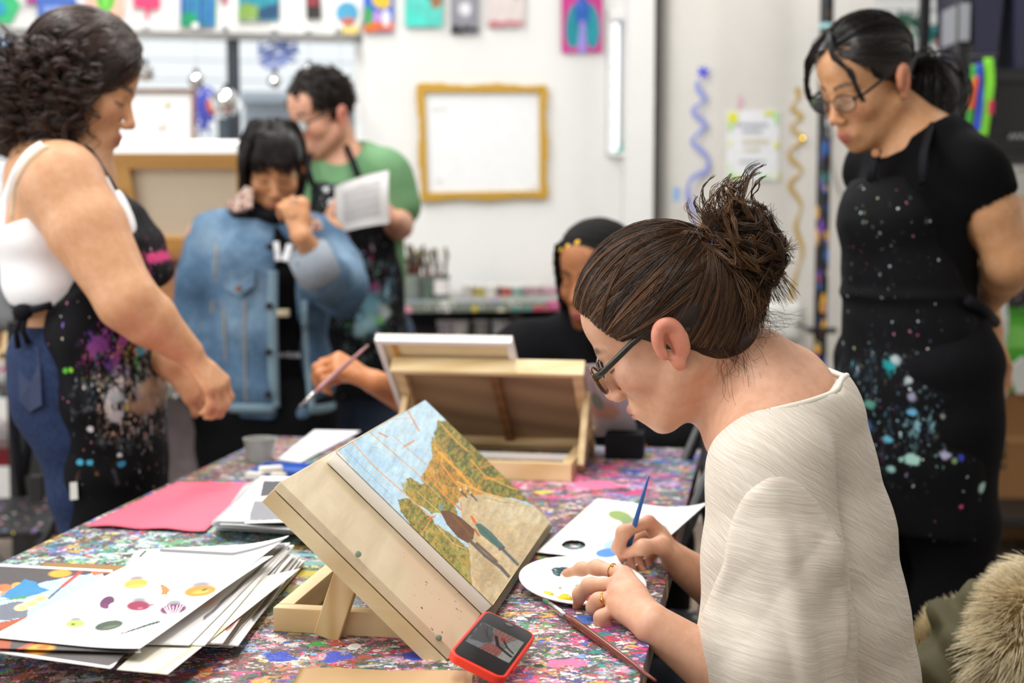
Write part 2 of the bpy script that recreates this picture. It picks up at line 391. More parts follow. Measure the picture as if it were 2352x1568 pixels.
# ------------------------------------------------------------------ the setting
_yw = math.radians(10.1)
E1 = np.array([math.cos(_yw), -math.sin(_yw), 0]); E2 = np.array([math.sin(_yw), math.cos(_yw), 0]); EZ = np.array([0, 0, 1.])
W1 = np.array([math.cos(_yw), math.sin(_yw), 0]); WN = np.array([math.sin(_yw), -math.cos(_yw), 0])   # back wall: along, towards the room
WO = np.array([0, 6., 0])
def PW(px, py, d=0.):   # pixel -> point on the back wall, d in front of it
    r = ray(px, py); o = WO+WN*d; t = np.dot(o-_C, WN)/np.dot(r, WN); return _C+r*t
def WS(p): return float(np.dot(p-WO, W1))
def wall_box(mb, s0, s1, z0, z1, d0=-.2, d1=0.): return mb.obox(WO+W1*s0+WN*d0+EZ*z0, W1*(s1-s0), WN*(d1-d0), EZ*(z1-z0))
def struct(o): o['kind'] = 'structure'; return o

def wall_paint(name, col, dirt=.05):
    t = NT(name); p = t.pos(); n = t.noise(p, 1.3, 5, .6); f = t.noise(p, 14, 4, .6)
    c = np.array(hexl(col)); col_ = t.mix(t.mapr(n, .35, .75), tuple(np.minimum(c*(1+dirt*.4), 1)), tuple(c*(1-dirt)))
    t.bump(f, .12, .004); return t.fin(col_, .6, spec=.3)
M_WALL = wall_paint('white_wall_paint', '#e6e6e4'); M_WALL2 = wall_paint('warm_white_masonry_paint', '#d0cdc7', .09)
M_TRIM = mat('white_trim', '#ededec', .45)
M_BLACK = mat('black_metal', '#141417', .45, 0, .2); M_DARKF = mat('dark_window_frame', '#2b333d', .5)

def floor_mat():
    t = NT('paint_stained_concrete'); p = t.pos(); n = t.noise(p, 1.6, 6, .65); n2 = t.noise(p, 9, 5, .6)
    c = t.ramp(t.math('ADD', t.math('MULTIPLY', n, .65), t.math('MULTIPLY', n2, .35)), [(.3, '#54453b'), (.5, '#7d6d5e'), (.7, '#978776')])
    c, h = splat(t, p, c, [(16, .12, .5, ['#c9c4bd', '#b04a50', '#6a7c74', '#d7cfc4', '#59616b'], (1, 1, 1), None), (45, .22, .5, ['#ddd8d0', '#b0525a', '#5f8a86', '#44464c'], (1, 1, 1), None)])
    t.bump(n2, .1, .003); return t.fin(c, .45)
b = MB(); b.box(-4, 3, -1.5, 8, -.1, 0); struct(b.put('floor', floor_mat()))
b = MB(); b.box(-4, 3, -1.5, 6.0, CEIL, CEIL+.1); struct(b.put('ceiling', mat('ceiling_white', '#ebebe9', .7)))
b = MB(); b.box(-4.15, -4, -1.5, 5.2, 0, CEIL); struct(b.put('wall_left', M_WALL))
b = MB(); b.box(-4.15, 3, -1.65, -1.5, 0, CEIL); struct(b.put('wall_front', M_WALL))
b = MB(); b.box(2.85, 3, -1.5, 8, 0, CEIL); struct(b.put('wall_right', M_WALL2))

# back wall with the wide interior window on the left
sR = WS(PW(836, 300)); zT = PW(500, 74)[2]; sL = -3.6; zB = .88; sE = WS(PW(1392, 300))
b = MB(); wall_box(b, -4.2, sL, 0, CEIL); wall_box(b, sL, sR, zT, CEIL); wall_box(b, sL, sR, 0, zB); wall_box(b, sR, sE, 0, CEIL)
struct(b.put('wall_back', M_WALL))
b = MB()
for s0, s1, z0, z1 in ((sL, sR, zB, zB+.05), (sL, sR, zT-.02, zT), (sR-.03, sR, zB, zT), (sL, sL+.03, zB, zT)): wall_box(b, s0, s1, z0, z1, -.12, -.06)
win = struct(b.put('window_1', M_TRIM))
b = MB()
for px, w in ((538, .05), (250, .025), (-70, .05)):
    s = WS(PW(px, 300)); wall_box(b, s-w/2*1, s+w/2, zB+.05, zT-.02, -.13, -.05)
o = b.put('window_mullion', M_DARKF, win)
t = NT('window_glass'); g = t.n('ShaderNodeBsdfGlass'); t.set(g, 'Roughness', 0.0); t.set(g, 'IOR', 1.02)
tr = t.n('ShaderNodeBsdfTransparent'); gl = t.n('ShaderNodeBsdfGlossy'); t.set(gl, 'Roughness', .02)
fr = t.n('ShaderNodeFresnel'); t.set(fr, 'IOR', 1.3); mx = t.n('ShaderNodeMixShader'); t.set(mx, 0, fr.outputs[0]); t.set(mx, 1, tr.outputs[0]); t.set(mx, 2, gl.outputs[0])
t.t.links.new(mx.outputs[0], t.out.inputs['Surface']); M_GLASS = t.m
b = MB(); wall_box(b, sL+.03, sR-.03, zB+.05, zT-.02, -.10, -.094); b.put('window_glass', M_GLASS, win)
# dry-marker drawings on the glass
def scribble(name, mbase, pts, r, col, parent=None, rough=.6):
    b = MB(); b.tube(pts, r, 6); return b.put(name, mat('marker_'+col[1:], col, rough), parent, smooth=True)
def squig(px, py, w, h, n, seed, d):
    r = np.random.default_rng(seed); a = np.linspace(0, n*2*math.pi, n*18)
    return np.array([PW(px+w*(math.sin(t*1.0)*.5+.35*math.sin(t*2.3+seed)+.2*r.normal()*.2), py+h*(math.cos(t*1.31)*.5+.3*math.sin(t*.7)), d) for t in a])
scribble('marker_flower', None, squig(640, 105, 60, 50, 5, 1, -.085), .005, '#7f93d8', win)
scribble('marker_cup', None, squig(630, 140, 40, 34, 3, 4, -.085), .004, '#8fa0de', win)
scribble('marker_drawing', None, squig(470, 255, 26, 70, 6, 2, -.085), .006, '#5a62cf', win)
scribble('marker_blot', None, squig(488, 248, 16, 22, 4, 3, -.085), .007, '#e2703c', win)
# the yard beyond the glass: white lapped siding, a grey lean-to
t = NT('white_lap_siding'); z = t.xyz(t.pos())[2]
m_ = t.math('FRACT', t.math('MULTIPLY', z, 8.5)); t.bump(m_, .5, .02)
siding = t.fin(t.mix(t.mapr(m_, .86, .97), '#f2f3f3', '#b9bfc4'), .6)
b = MB(); wall_box(b, -8, 1.2, -.1, 5.2, -3.2, -3.0); struct(b.put('trim_1', siding))
b = MB(); wall_box(b, WS(PW(562, 300, -2.4)), WS(PW(850, 300, -2.4)), 0, PW(700, 235, -2.4)[2], -2.5, -2.35)
b.obox(WO+W1*WS(PW(555, 300, -2.3))+WN*-2.6+EZ*PW(700, 236, -2.3)[2], W1*1.1, WN*.4, EZ*.05)
o = b.put('shed', mat('grey_blue_cladding', '#a9b3bd', .6)); tag(o, 'grey blue lean-to in the yard behind the interior window', 'shed')
b = MB(); wall_box(b, WS(PW(500, 300, -1.6)), WS(PW(548, 300, -1.6)), 0, PW(520, 270, -1.6)[2], -1.7, -1.6)
tag(b.put('shutter_panel', mat('slate_shutter', '#4d5964', .6)), 'dark slate shutter standing in the yard left of the black mullion', 'shutter')

# narrow bright window right of the framed board
s0 = WS(PW(1394, 300)); s1 = WS(PW(1441, 300)); zt = PW(1410, 24)[2]; zb = PW(1410, 358)[2]
b = MB(); wall_box(b, sE, s1+.02, zt, CEIL); wall_box(b, sE, s1+.02, 0, zb); struct(b.put('wall_recess', M_WALL))
b = MB(); wall_box(b, s0, s0+.012, zb, zt, -.1, .02); wall_box(b, s1-.014, s1, zb, zt, -.1, .02); wall_box(b, s0, s1, zb, zb+.015, -.1, .035); wall_box(b, s0, s1, zt-.04, zt, -.1, .03)
w2 = struct(b.put('window_2', M_TRIM)); b = MB(); wall_box(b, s0, s1, zb, zt, -.12, -.115); b.put('window_glass', M_GLASS, w2)
b = MB(); wall_box(b, s0-.4, s1+.5, 0, CEIL+1, -4.6, -4.5); struct(b.put('trim_2', mat('bright_courtyard_wall', '#f7f7f5', .7)))
sh = PW(1424, 352, .02)
b = MB(); b.prism([PW(1398, 354, .0), PW(1440, 354, .0), PW(1440, 240, .0), PW(1433, 300, .0), PW(1425, 338, .0)], WN, .01)
tag(b.put('teal_cloth', mat('teal_cloth', '#1f9c86', .7)), 'teal cloth scrap hanging at the foot of the narrow bright window', 'cloth')
b = MB(); b.obox(PW(1429, 520, .02), W1*.011, WN*.02, EZ*(PW(1429, 385, .02)[2]-PW(1429, 520, .02)[2]))
tag(b.put('wall_cable', mat('olive_cable', '#6f735c', .6)), 'thin olive conduit below the narrow bright window', 'cable')

# white column, then the masonry pier with rounded left corner
def ybox(mb, px0, px1, Y, z0, z1, dep): 
    a = P(px0, 467, Y); c = P(px1, 467, Y); return mb.obox((a[0], Y, z0), (c[0]-a[0], 0, 0), (0, dep, 0), (0, 0, z1-z0))
b = MB(); ybox(b, 1444, 1500, 5.75, 0, CEIL, .5); struct(b.put('trim_3', M_WALL))
x0 = P(1516, 467, 5.6)[0]; x1 = P(1997, 467, 5.6)[0]; R_ = .24; Y0 = 5.6
pr = [(x1, Y0+.6), (x1, Y0)]+[(x0+R_-R_*math.sin(a), Y0+.5-.5*math.cos(a)) for a in np.linspace(0, math.pi/2, 14)]+[(x0, Y0+.6)]
b = MB(); b.prism([(x, y, 0) for x, y in pr][::-1], EZ, CEIL)
o = b.put('wall_pier', M_WALL2, smooth='auto'); struct(o)
b = MB(); cols = ['#3d4048', '#c96a35', '#d07a4a', '#8e6a9a', '#d8cfc4', '#4b4c52', '#b99a5a', '#3a3a40', '#5a6a58', '#c98a6a']
ys = [0, 30, 65, 175, 205, 245, 310, 340, 395, 440, 480]
strp = thing('hanging_cloth_strip', 'narrow strip of coloured rags hanging between white column and masonry pier', 'cloth', P(1508, 480, 5.95))
for i in range(10):
    b = MB(); a = P(1499, ys[i+1], 5.95); c = P(1515, ys[i], 5.95); b.box(a[0], c[0], 5.95, 5.98, a[2], c[2]+.004, .004); b.put('rag', mat('rag_%d' % i, cols[i], .8), strp)

# right-hand window high up, its lower wall and the greenery outside
Yb = 6.9
xa = P(1999, 0, Yb)[0]; xb = P(2196, 0, Yb)[0]; za = P(2100, 14, Yb)[2]; zc = P(2100, 168, Yb)[2]
b = MB(); b.box(xa-.5, xb, Yb, Yb+.15, za, CEIL); b.box(xa-.5, xb, Yb, Yb+.15, 0, zc); b.box(xb, 2.9, Yb, Yb+.15, 0, CEIL); struct(b.put('wall_back_right', M_WALL2))
b = MB(); b.box(xa, xb, Yb-.02, Yb+.06, zc-.03, zc); b.box(xa, xb, Yb-.02, Yb+.06, za-.02, za+.02); b.box(P(2108, 0, Yb)[0]-.012, P(2108, 0, Yb)[0]+.012, Yb, Yb+.05, zc, za)
w3 = struct(b.put('window_3', M_TRIM)); b = MB(); b.box(xa, xb, Yb+.07, Yb+.076, zc, za); b.put('window_glass', M_GLASS, w3)
b = MB(); b.box(xa-1, xb+1, Yb+1.2, Yb+1.3, 0, 4.5); struct(b.put('trim_4', mat('bright_courtyard_wall', '#f7f7f5', .7)))
# leafy garland in front of it
gl_ = thing('leaf_garland', 'paper leaf garland hung across the high window on the right', 'garland', P(2100, 70, Yb-.1))
b = MB(); b.tube([P(2012+12*k, 30+10*math.sin(k*.8)+k*2.2, Yb-.1) for k in range(15)], .006, 6); b.put('cord', mat('garland_cord', '#4a5148', .8), gl_)
def star(mb, c, r, n=5, th=.01, ax=(1, 0, 0), ay=(0, 0, 1), rot=0., inner=.5):
    ax = np.asarray(ax, float); ay = np.asarray(ay, float)
    return mb.prism([c+(r if k % 2 == 0 else r*inner)*(math.cos(rot+math.pi*k/n)*ax+math.sin(rot+math.pi*k/n)*ay) for k in range(2*n)], np.cross(ax, ay), th)
for px in (2012, 2180):
    q_ = P(px, 31 if px < 2100 else 60, Yb-.1); b = MB(); b.tube([q_, q_*[1, 0, 1]+[0, Yb+.002, 0]], .004, 6); b.put('pin', M_BLACK, gl_)
for i, (px, py, r, cl) in enumerate([(2035, 50, .05, '#2f6d4e'), (2052, 78, .05, '#3c7d5c'), (2075, 48, .06, '#2a5a48'), (2090, 74, .035, '#8ea07a'), (2118, 66, .06, '#1f7f7a'), (2138, 78, .06, '#18837f'), (2158, 86, .05, '#c75a2e'), (2168, 102, .05, '#d4683a'), (2180, 70, .045, '#9a5a3a'), (2020, 72, .04, '#55705a'), (2105, 50, .045, '#3a6552'), (2183, 130, .035, '#a8506a')]):
    b = MB(); star(b, P(px, py, Yb-.12), r, 4+i % 3, .008, rot=i, inner=.45); b.put('leaf', mat('leaf_'+cl[1:], cl, .7), gl_)
b = MB(); b.box(P(2040, 0, 6.6)[0], P(2200, 0, 6.6)[0], 6.5, 6.8, 0, P(2100, 176, 6.6)[2], .01)
o = b.put('draped_rack', mat('grey_drape', '#d3d5d7', .8)); tag(o, 'grey white draped rack under the high window on the right', 'rack')

# ceiling fixtures
t = NT('fluorescent_tube'); t.fin('#ffffff', .5); t.set(t.b, 'Emission Color', (1, .97, .92, 1)); t.set(t.b, 'Emission Strength', 3.0); M_TUBE = t.m
for i, (lx, ly) in enumerate(LAMPS):
    th = thing('ceiling_lamp', 'white fluorescent ceiling batten above the studio', 'lamp', (lx, ly, CEIL-.1), 'ceiling battens')
    b = MB(); b.box(lx-.16, lx+.16, ly-.78, ly+.78, CEIL-.06, CEIL, .01); b.put('housing', M_TRIM, th)
    for dx in (-.08, .08):
        b = MB(); b.tube([(lx+dx, ly-.74, CEIL-.08), (lx+dx, ly+.74, CEIL-.08)], .014, 8); b.put('tube', M_TUBE, th)

# painted writing on the pier: blue spiral, gold spiral, the bordered sign
def pier(px, py, d=.004): return P(px, py, Y0-d)
M_BLUEM = mat('blue_wall_paint', '#8d96d2', .6); M_GOLD = mat('gold_glitter_paint', '#d2b266', .3, .4, .3, 400)
def ribbon(mb, pts, ws, n=None):
    pts = np.array(pts); ws = np.broadcast_to(ws, (len(pts),)); T = np.gradient(pts, axis=0); T /= np.linalg.norm(T, axis=1)[:, None]
    nn = np.cross(T, np.array([0, -1., 0])); V = []; 
    for i in range(len(pts)): V += [pts[i]+nn[i]*ws[i], pts[i]-nn[i]*ws[i]]
    m = len(pts); V = np.array(V); V2 = V+np.array([0, .006, 0]); 
    F = [(2*i, 2*i+1, 2*i+3, 2*i+2) for i in range(m-1)]; k = 2*m
    F += [(k+2*i, k+2*i+2, k+2*i+3, k+2*i+1) for i in range(m-1)]+[(2*i, 2*i+2, k+2*i+2, k+2*i) for i in range(m-1)]+[(2*i+1, k+2*i+1, k+2*i+3, 2*i+3) for i in range(m-1)]
    return mb.add(np.vstack([V, V2]), F)
def smooth_path(kn, n):
    kn = np.array(kn, float); t = np.linspace(0, len(kn)-1, n); out = []
    for x in t:
        i = min(int(x), len(kn)-2); f = x-i; p0 = kn[max(i-1, 0)]; p1 = kn[i]; p2 = kn[i+1]; p3 = kn[min(i+2, len(kn)-1)]
        out.append(.5*((2*p1)+(-p0+p2)*f+(2*p0-5*p1+4*p2-p3)*f*f+(-p0+3*p1-3*p2+p3)*f**3))
    return np.array(out)
pb = smooth_path([(1602, 185), (1604, 205), (1618, 228), (1592, 256), (1620, 288), (1590, 322), (1610, 345), (1625, 362), (1624, 390), (1590, 410), (1580, 440), (1588, 480), (1595, 520)], 90)
b = MB(); ribbon(b, [pier(x, y) for x, y in pb], .006+.005*np.abs(np.sin(np.linspace(0, 16, 90)))); tag(b.put('painted_spiral', M_BLUEM), 'blue painted squiggle running down the left of the masonry pier', 'wall painting')
b = MB(); star(b, pier(1614, 166, .0)+np.array([0, -.004, 0]), .03, 6, .006, rot=.3, inner=.4); tag(b.put('painted_star', mat('cobalt_wall_paint', '#2a2fd6', .6)), 'small cobalt blue star blot above the blue squiggle on the pier', 'wall painting')
pg = smooth_path([(1830, 200), (1835, 222), (1820, 248), (1842, 268), (1818, 292), (1845, 320), (1815, 345), (1818, 366), (1842, 392), (1815, 425), (1840, 470), (1828, 520), (1843, 575), (1826, 640), (1815, 700)], 110)
b = MB(); ribbon(b, [pier(x, y) for x, y in pg], .003+.007*np.abs(np.sin(np.linspace(1, 21, 110)))); tag(b.put('gold_streamer', M_GOLD), 'gold glitter streamer hanging down the masonry pier beside the pole', 'streamer')
b = MB(); b.ball(pier(1843, 320, .03), .011, 14, 10); tag(b.put('gold_glint', mat('gold_glint', '#ffd64a', .12, 1.)), 'tiny shiny ball added as a gold bauble on the gold streamer', 'glint')  # small metal ball added to make the blurred highlight on the streamer
sg = thing('painted_notice', 'white notice with yellow and green corners and blurred writing on the masonry pier', 'notice', pier(1728, 415))
b = MB(); a = pier(1668, 415); c = pier(1790, 256); b.box(a[0], c[0], Y0-.005, Y0-.001, a[2], c[2]); b.put('sheet', mat('notice_paper', '#e4e6ea', .6), sg)
def pierbox(name, px0, py0, px1, py1, col, parent, d=.006):
    a = pier(px0, py1, 0); c = pier(px1, py0, 0); b = MB(); b.box(a[0], c[0], Y0-d-.002, Y0-d+.001, a[2], c[2]); return b.put(name, mat('sign_'+col[1:], col, .6), parent)
for q in ((1672, 258, 1694, 282, '#d9dc3c'), (1673, 283, 1682, 300, '#a5d878'), (1755, 256, 1778, 265, '#d9dc3c'), (1778, 257, 1786, 285, '#a4e08c'), (1672, 398, 1690, 412, '#b2dc90'), (1692, 402, 1706, 412, '#d5dc7c'), (1778, 325, 1787, 342, '#dbe04a'), (1672, 322, 1678, 336, '#e4e68a'), (1742, 398, 1770, 412, '#cfe6c4'), (1782, 395, 1790, 412, '#cfd890'), (1672, 374, 1677, 395, '#cdeab8')):
    pierbox('corner_patch', *q, sg)
def text(name, s, origin, xdir, ydir, size, m, parent=None, align='CENTER', ext=.0008):
    cu = bpy.data.curves.new(name, 'FONT'); cu.body = s; cu.size = size; cu.align_x = align; cu.align_y = 'CENTER'; cu.extrude = ext
    o = bpy.data.objects.new(name, cu); COL.objects.link(o); dg = bpy.context.evaluated_depsgraph_get()
    me = bpy.data.meshes.new_from_object(o.evaluated_get(dg)); bpy.data.objects.remove(o)
    x, y = unit(xdir), unit(ydir); z = np.cross(x, y)
    V = np.array([v.co[:] for v in me.vertices]); V = np.asarray(origin)+V[:, :1]*x+V[:, 1:2]*y+V[:, 2:]*z
    F = [tuple(p.vertices) for p in me.polygons]; return put(name, V, F, m, parent, smooth=False)
XD = np.array([1, 0, 0]); M_NAVYT = mat('sign_navy', '#6d7390', .6); M_GOLDT = mat('sign_gold', '#cdb96a', .6); M_GREYT = mat('sign_grey', '#8c9094', .6)
def scrawl(name, o, xdir, w, h, n, r, m, parent, seed=0):
    """one row of close illegible strokes, w wide and h tall, centred on o"""
    g = np.random.default_rng(seed); xdir = unit(xdir); pts = []
    for i in range(n+1): pts += [o+xdir*(w*(i/n-.5)+g.normal(0, w/n*.15))+EZ*h*(.5 if i % 2 else -.5)*g.uniform(.6, 1.)]
    b = MB(); b.tube(pts, r, 6, ratio=.35, side=(0, -1, 0)); return b.put(name, m, parent)
for (x, y, w_, h_, n_, m_, sd_) in ((1728, 286, .118, .016, 34, M_NAVYT, 1), (1728, 301, .075, .014, 22, M_NAVYT, 2), (1735, 324, .100, .022, 26, M_GOLDT, 3), (1728, 343, .060, .016, 16, M_GOLDT, 4), (1728, 370, .10, .008, 40, M_GREYT, 5)):
    scrawl('writing', pier(x, y, .008), XD, w_, h_, n_, .0022, m_, sg, sd_)
pierbox('stamp', 1718, 380, 1736, 396, '#9a9da0', sg)
b = MB(); ribbon(b, [pier(x, y) for x, y in smooth_path([(1698, 220), (1703, 235), (1695, 248)], 12)], .006); tag(b.put('pink_smear', mat('pink_smear', '#dba4bd', .7)), 'pale pink paint smear above the notice on the pier', 'wall painting')
b = MB(); ribbon(b, [pier(x, y) for x, y in smooth_path([(1552, 430), (1556, 446), (1550, 462)], 12)], .014); tag(b.put('blue_smear', mat('blue_smear', '#8fb0d8', .7)), 'light blue paint smear low on the left of the pier', 'wall painting')
b = MB(); a = pier(1752, 780); c = pier(1838, 690); b.box(a[0], c[0], Y0-.05, Y0, a[2], c[2], .03); tag(b.put('wall_box', mat('white_plastic', '#e8e9e4', .5)), 'white rounded plastic box on the pier behind the neck of the nearest painter', 'box')
# paint-caked standpipe
def pole_mat():
    t = NT('paint_caked_black_pipe'); p = t.pos(); z = t.xyz(p)[2]
    pal = ['#2a56c8', '#6a3fa0', '#d8d8d8', '#3f8a86', '#1e2440', '#b04a70', '#e0a83c', '#2a78d0']
    c, h = splat(t, p, C4('#17171b'), [(30, .75, .75, pal, (1, 1, .4), t.mapr(z, 2.0, 1.1)), (60, .5, .6, pal, (1, 1, .5), t.mapr(z, 2.2, .9)), (24, .2, .6, ['#8a3040', '#d8d8d8'], (1, 1, .4), None)])
    t.bump(h, .4, .004); return t.fin(c, .35)
pp = P(1890, 467, 5.3); pole = thing('standpipe', 'black standpipe caked in paint drips beside the masonry pier', 'pipe', (pp[0], 5.3, 0))
b = MB(); b.tube([(pp[0], 5.3, 0), (pp[0], 5.3, CEIL)], .0255, 16); b.put('pipe', pole_mat(), pole, smooth='auto')
b = MB(); z = P(1890, 60, 5.3)[2]; b.tube([(pp[0], 5.3, z-.008), (pp[0], 5.3, z+.008)], .028, 16); b.put('tape_band', mat('aqua_tape', '#9fd0d4', .5), pole)
b = MB(); z = P(1890, 757, 5.3)[2]; b.box(pp[0]-.055, pp[0]+.055, 5.26, 5.28, z-.011, z+.011, .004); b.tube([(pp[0]-.035, 5.28, z), (pp[0]-.035, 5.62, z)], .008, 8); b.put('bracket', M_BLACK, pole)
b = MB(); b.tube([pier(*q, .01) for q in smooth_path([(1912, 300), (1908, 360), (1925, 430), (1962, 485), (1985, 500)], 30)], .003, 6); tag(b.put('wire', mat('grey_wire', '#8d8880', .6)), 'thin grey wire sagging from the standpipe to the right', 'wire')
# ------------------------------------------------------------------ things along the back wall
# gold framed writing board
def wallpt(px, py, d=.0): return PW(px, py, d)
wob = thing('framed_board', 'white board in a ragged gold glitter frame on the back wall', 'board', wallpt(1105, 460, .01))
out = [(957, 193), (1253, 196), (1256, 455), (966, 460)]; inn = [(974, 212), (1238, 212), (1239, 438), (981, 442)]
b = MB(); b.prism([wallpt(*q, .004) for q in inn], WN, .006); b.put('whiteboard', mat('whiteboard', '#eef0f2', .25), wob)
b = MB()
for i in range(4):
    j = (i+1) % 4; n = 16; r = np.random.default_rng(i)
    for k in range(n):
        f0, f1 = k/n, (k+1)/n; L = lambda a, c, f: np.array(a)*(1-f)+np.array(c)*f
        w0 = 2.4*math.sin(k*.8+i)+1.4*math.sin(k*2.7); w1 = 2.4*math.sin((k+1)*.8+i)+1.4*math.sin((k+1)*2.7)
        if k == 0: w0 = 0
        if k == n-1: w1 = 0
        o0, o1, a0, a1 = L(out[i], out[j], f0), L(out[i], out[j], f1), L(inn[i], inn[j], f0), L(inn[i], inn[j], f1)
        d = unit((np.array(out[i])+out[j])/2-(np.array(inn[i])+inn[j])/2)
        b.prism([wallpt(*q, .004) for q in (o0+d*w0, o1+d*w1, a1, a0)], WN, .022)
b.put('frame', mat('gold_glitter_frame', '#c59a34', .38, .55, .35, 700, .5), wob)
for px, py, w in ((1010, 250, 18), (1010, 415, 8), (1225, 428, 6)):
    b = MB(); ribbon(b, [wallpt(px+w*(k-4)/4, py+2*math.sin(k), .0125) for k in range(9)], .004); b.put('marker_smear', mat('faint_marker', '#d9d8d2', .5), wob)

# artworks pinned in a row above
M_ART = attr_mat('poster_paint_on_paper', .6)
def art(px0, py0, px1, py1, fn, label, cat='painting', d=.012):
    c = [wallpt(px0, py0, d), wallpt(px1, py0, d), wallpt(px1, py1, d), wallpt(px0, py1, d)]
    o = sheet('artwork', c, M_ART, .006, 60, 60, cols=fn, nrm=WN); return tag(o, label, cat, None)
def f_forest(u, v):
    r = Raster(u, v, '#3f74c8'); r.poly([(0, 0), (1, 0), (1, .45), (0, .5)], '#4f8ad6', .1, 6)
    for k in range(8): r.line([(.08+k*.13, .1+.06*(k % 3)), (.05+k*.13, 1)], .05, ['#174a8c', '#0f7d66', '#1b5c9c', '#0e8a5a'][k % 4])
    return r.poly([(0, .7), (.45, .8), (.6, 1), (0, 1)], '#0f8a5c', .1, 8).mottle(.25, 9).get()
def f_land(u, v):
    r = Raster(u, v, '#c8d8c8'); r.poly([(0, .35), (1, .25), (1, 1), (0, 1)], '#2a8a9c', .06, 6); r.poly([(0, .6), (.5, .65), (.5, 1), (0, 1)], '#7a9a4a', .12, 10)
    r.poly([(.5, .72), (1, .6), (1, 1), (.5, 1)], '#1f4a6c', .08, 8); return r.mottle(.35, 9).get()
def f_cactus(u, v):
    r = Raster(u, v, '#f0b8a4'); r.ell(.5, .45, .28, .5, '#5ab83a'); r.ell(.5, .4, .1, .45, '#7ad05a'); return r.mottle(.12, 8).get()
def f_fish(u, v):
    r = Raster(u, v, '#2a62c8'); r.poly([(0, .82), (1, .8), (1, 1), (0, 1)], '#d86a2a', .05, 8); r.ell(.6, .42, .34, .16, '#d8b838', .1); r.ell(.15, .7, .14, .2, '#3fa04a'); r.ell(.75, .75, .16, .16, '#e6e0ea'); r.ell(.45, .72, .14, .12, '#b890c8')
    return r.mottle(.2, 9).get()
def f_turq(u, v):
    r = Raster(u, v, '#58c8bc'); r.poly([(.3, 0), (1, 0), (1, .5), (.6, .45)], '#5a7a6c', .1, 6); r.ell(.82, .5, .14, .14, '#9a6a44'); r.poly([(0, .55), (.7, .95), (0, 1)], '#48d0c0'); return r.mottle(.2, 8).get()
def f_purp(u, v):
    r = Raster(u, v, '#8a8a94'); r.poly([(0, 0), (1, 0), (1, .36), (0, .3)], '#8a1fc0', .03, 6); r.ell(.5, .6, .3, .16, '#dadadf', soft=.6); r.poly([(0, .9), (1, .86), (1, 1), (0, 1)], '#25252a', .1, 8); return r.mottle(.3, 7).get()
def f_pale(u, v):
    r = Raster(u, v, '#d8ccca'); r.poly([(.05, 0), (.3, 0), (.45, .4), (.15, .35)], '#5a78b8', .06, 9); r.ell(.8, .25, .12, .25, '#4a9a72', soft=.5); r.poly([(0, .9), (1, .86), (1, 1), (0, 1)], '#c07a80', .06, 8); return r.mottle(.12, 8).get()
def f_eleph(u, v):
    r = Raster(u, v, '#c83a8c'); r.ell(.3, .62, .22, .34, '#1f8f9c', .2); r.ell(.72, .62, .22, .34, '#2496a4', -.2); r.ell(.5, .42, .2, .24, '#2a5fb0'); r.poly([(.44, .55), (.56, .55), (.62, 1), (.38, 1)], '#9a8ad8', .03); r.ell(.45, .3, .07, .08, '#4a6ad0'); return r.mottle(.2, 8).get()
def f_port(u, v):
    r = Raster(u, v, '#9cc4e6'); r.poly([(0, .68), (.8, .62), (1, 1), (0, 1)], '#c8313c', .03); r.ell(.42, .45, .26, .3, '#c98a66'); r.ell(.4, .17, .3, .16, '#2a211e'); r.poly([(.3, .6), (.55, .6), (.6, .95), (.3, .95)], '#c98a66'); return r.get()
art(415, -60, 496, 61, f_forest, 'blue and green forest painting pinned above the interior window')
art(547, -50, 641, 47, f_land, 'small teal and green lake landscape pinned above the interior window')
art(200, -50, 286, 37, f_cactus, 'pink painting of a green cactus pinned above the interior window')
art(835, -50, 903, 73, f_fish, 'bright cartoon style sea painting with yellow shape beside the round badge')
art(930, -50, 1016, 61, f_turq, 'turquoise painting with brown shape, left of the purple and grey one')
art(1035, -60, 1099, 77, f_purp, 'purple and grey painting on the back wall')
art(1120, -50, 1203, 61, f_pale, 'pale pink and blue painting right of the purple and grey one')
art(1290, -40, 1383, 121, f_eleph, 'pink painting with teal ears shape, rightmost of the pinned row')
art(-60, 85, 28, 206, f_port, 'portrait of a figure in red on blue at the left edge', d=-.03)
def cut(polys, label, cat='paper cut-out'):
    o = None
    t = None
    for i, (pts, col) in enumerate(polys):
        b = MB(); b.prism([wallpt(x, y, .01+.004*i) for x, y in pts], WN, .006)
        if i == 0: o = b.put('cutout', mat('cut_'+col[1:], col, .6, 0, .2, 40)); tag(o, label, cat)
        else: b.put('decoration', mat('cut_'+col[1:], col, .6, 0, .2, 40), o)
cut([([(-30, -30), (12, -30), (48, 10), (26, 54), (-2, 52), (-30, 30)], '#35b878'), ([(-20, 0), (10, 5), (15, 30), (-20, 40)], '#2a9ac0')], 'green paper cut-out at the left end of the pinned row')
cut([([(62, -30), (160, -30), (178, 6), (172, 18), (153, 12), (153, 48), (88, 48), (86, 10), (66, 8)], '#4468b8'), ([(100, 14), (140, 14), (140, 30), (100, 30)], '#7a9ad8'), ([(60, -5), (84, -5), (84, 8), (60, 8)], '#a83a80')], 'blue paper T-shirt cut-out with darker cuffs in the pinned row')
cut([([(306, -30), (368, -30), (368, 20), (341, 22), (341, 46), (335, 46), (335, 20), (308, 16)], '#d63a6a')], 'crimson paper placard cut-out in the pinned row')
cut([([(702, -20), (734, -20), (738, 42), (704, 44)], '#2a2524'), ([(705, -20), (731, -20), (731, 14), (705, 14)], '#8a3038')], 'small black and maroon paper tag in the pinned row')
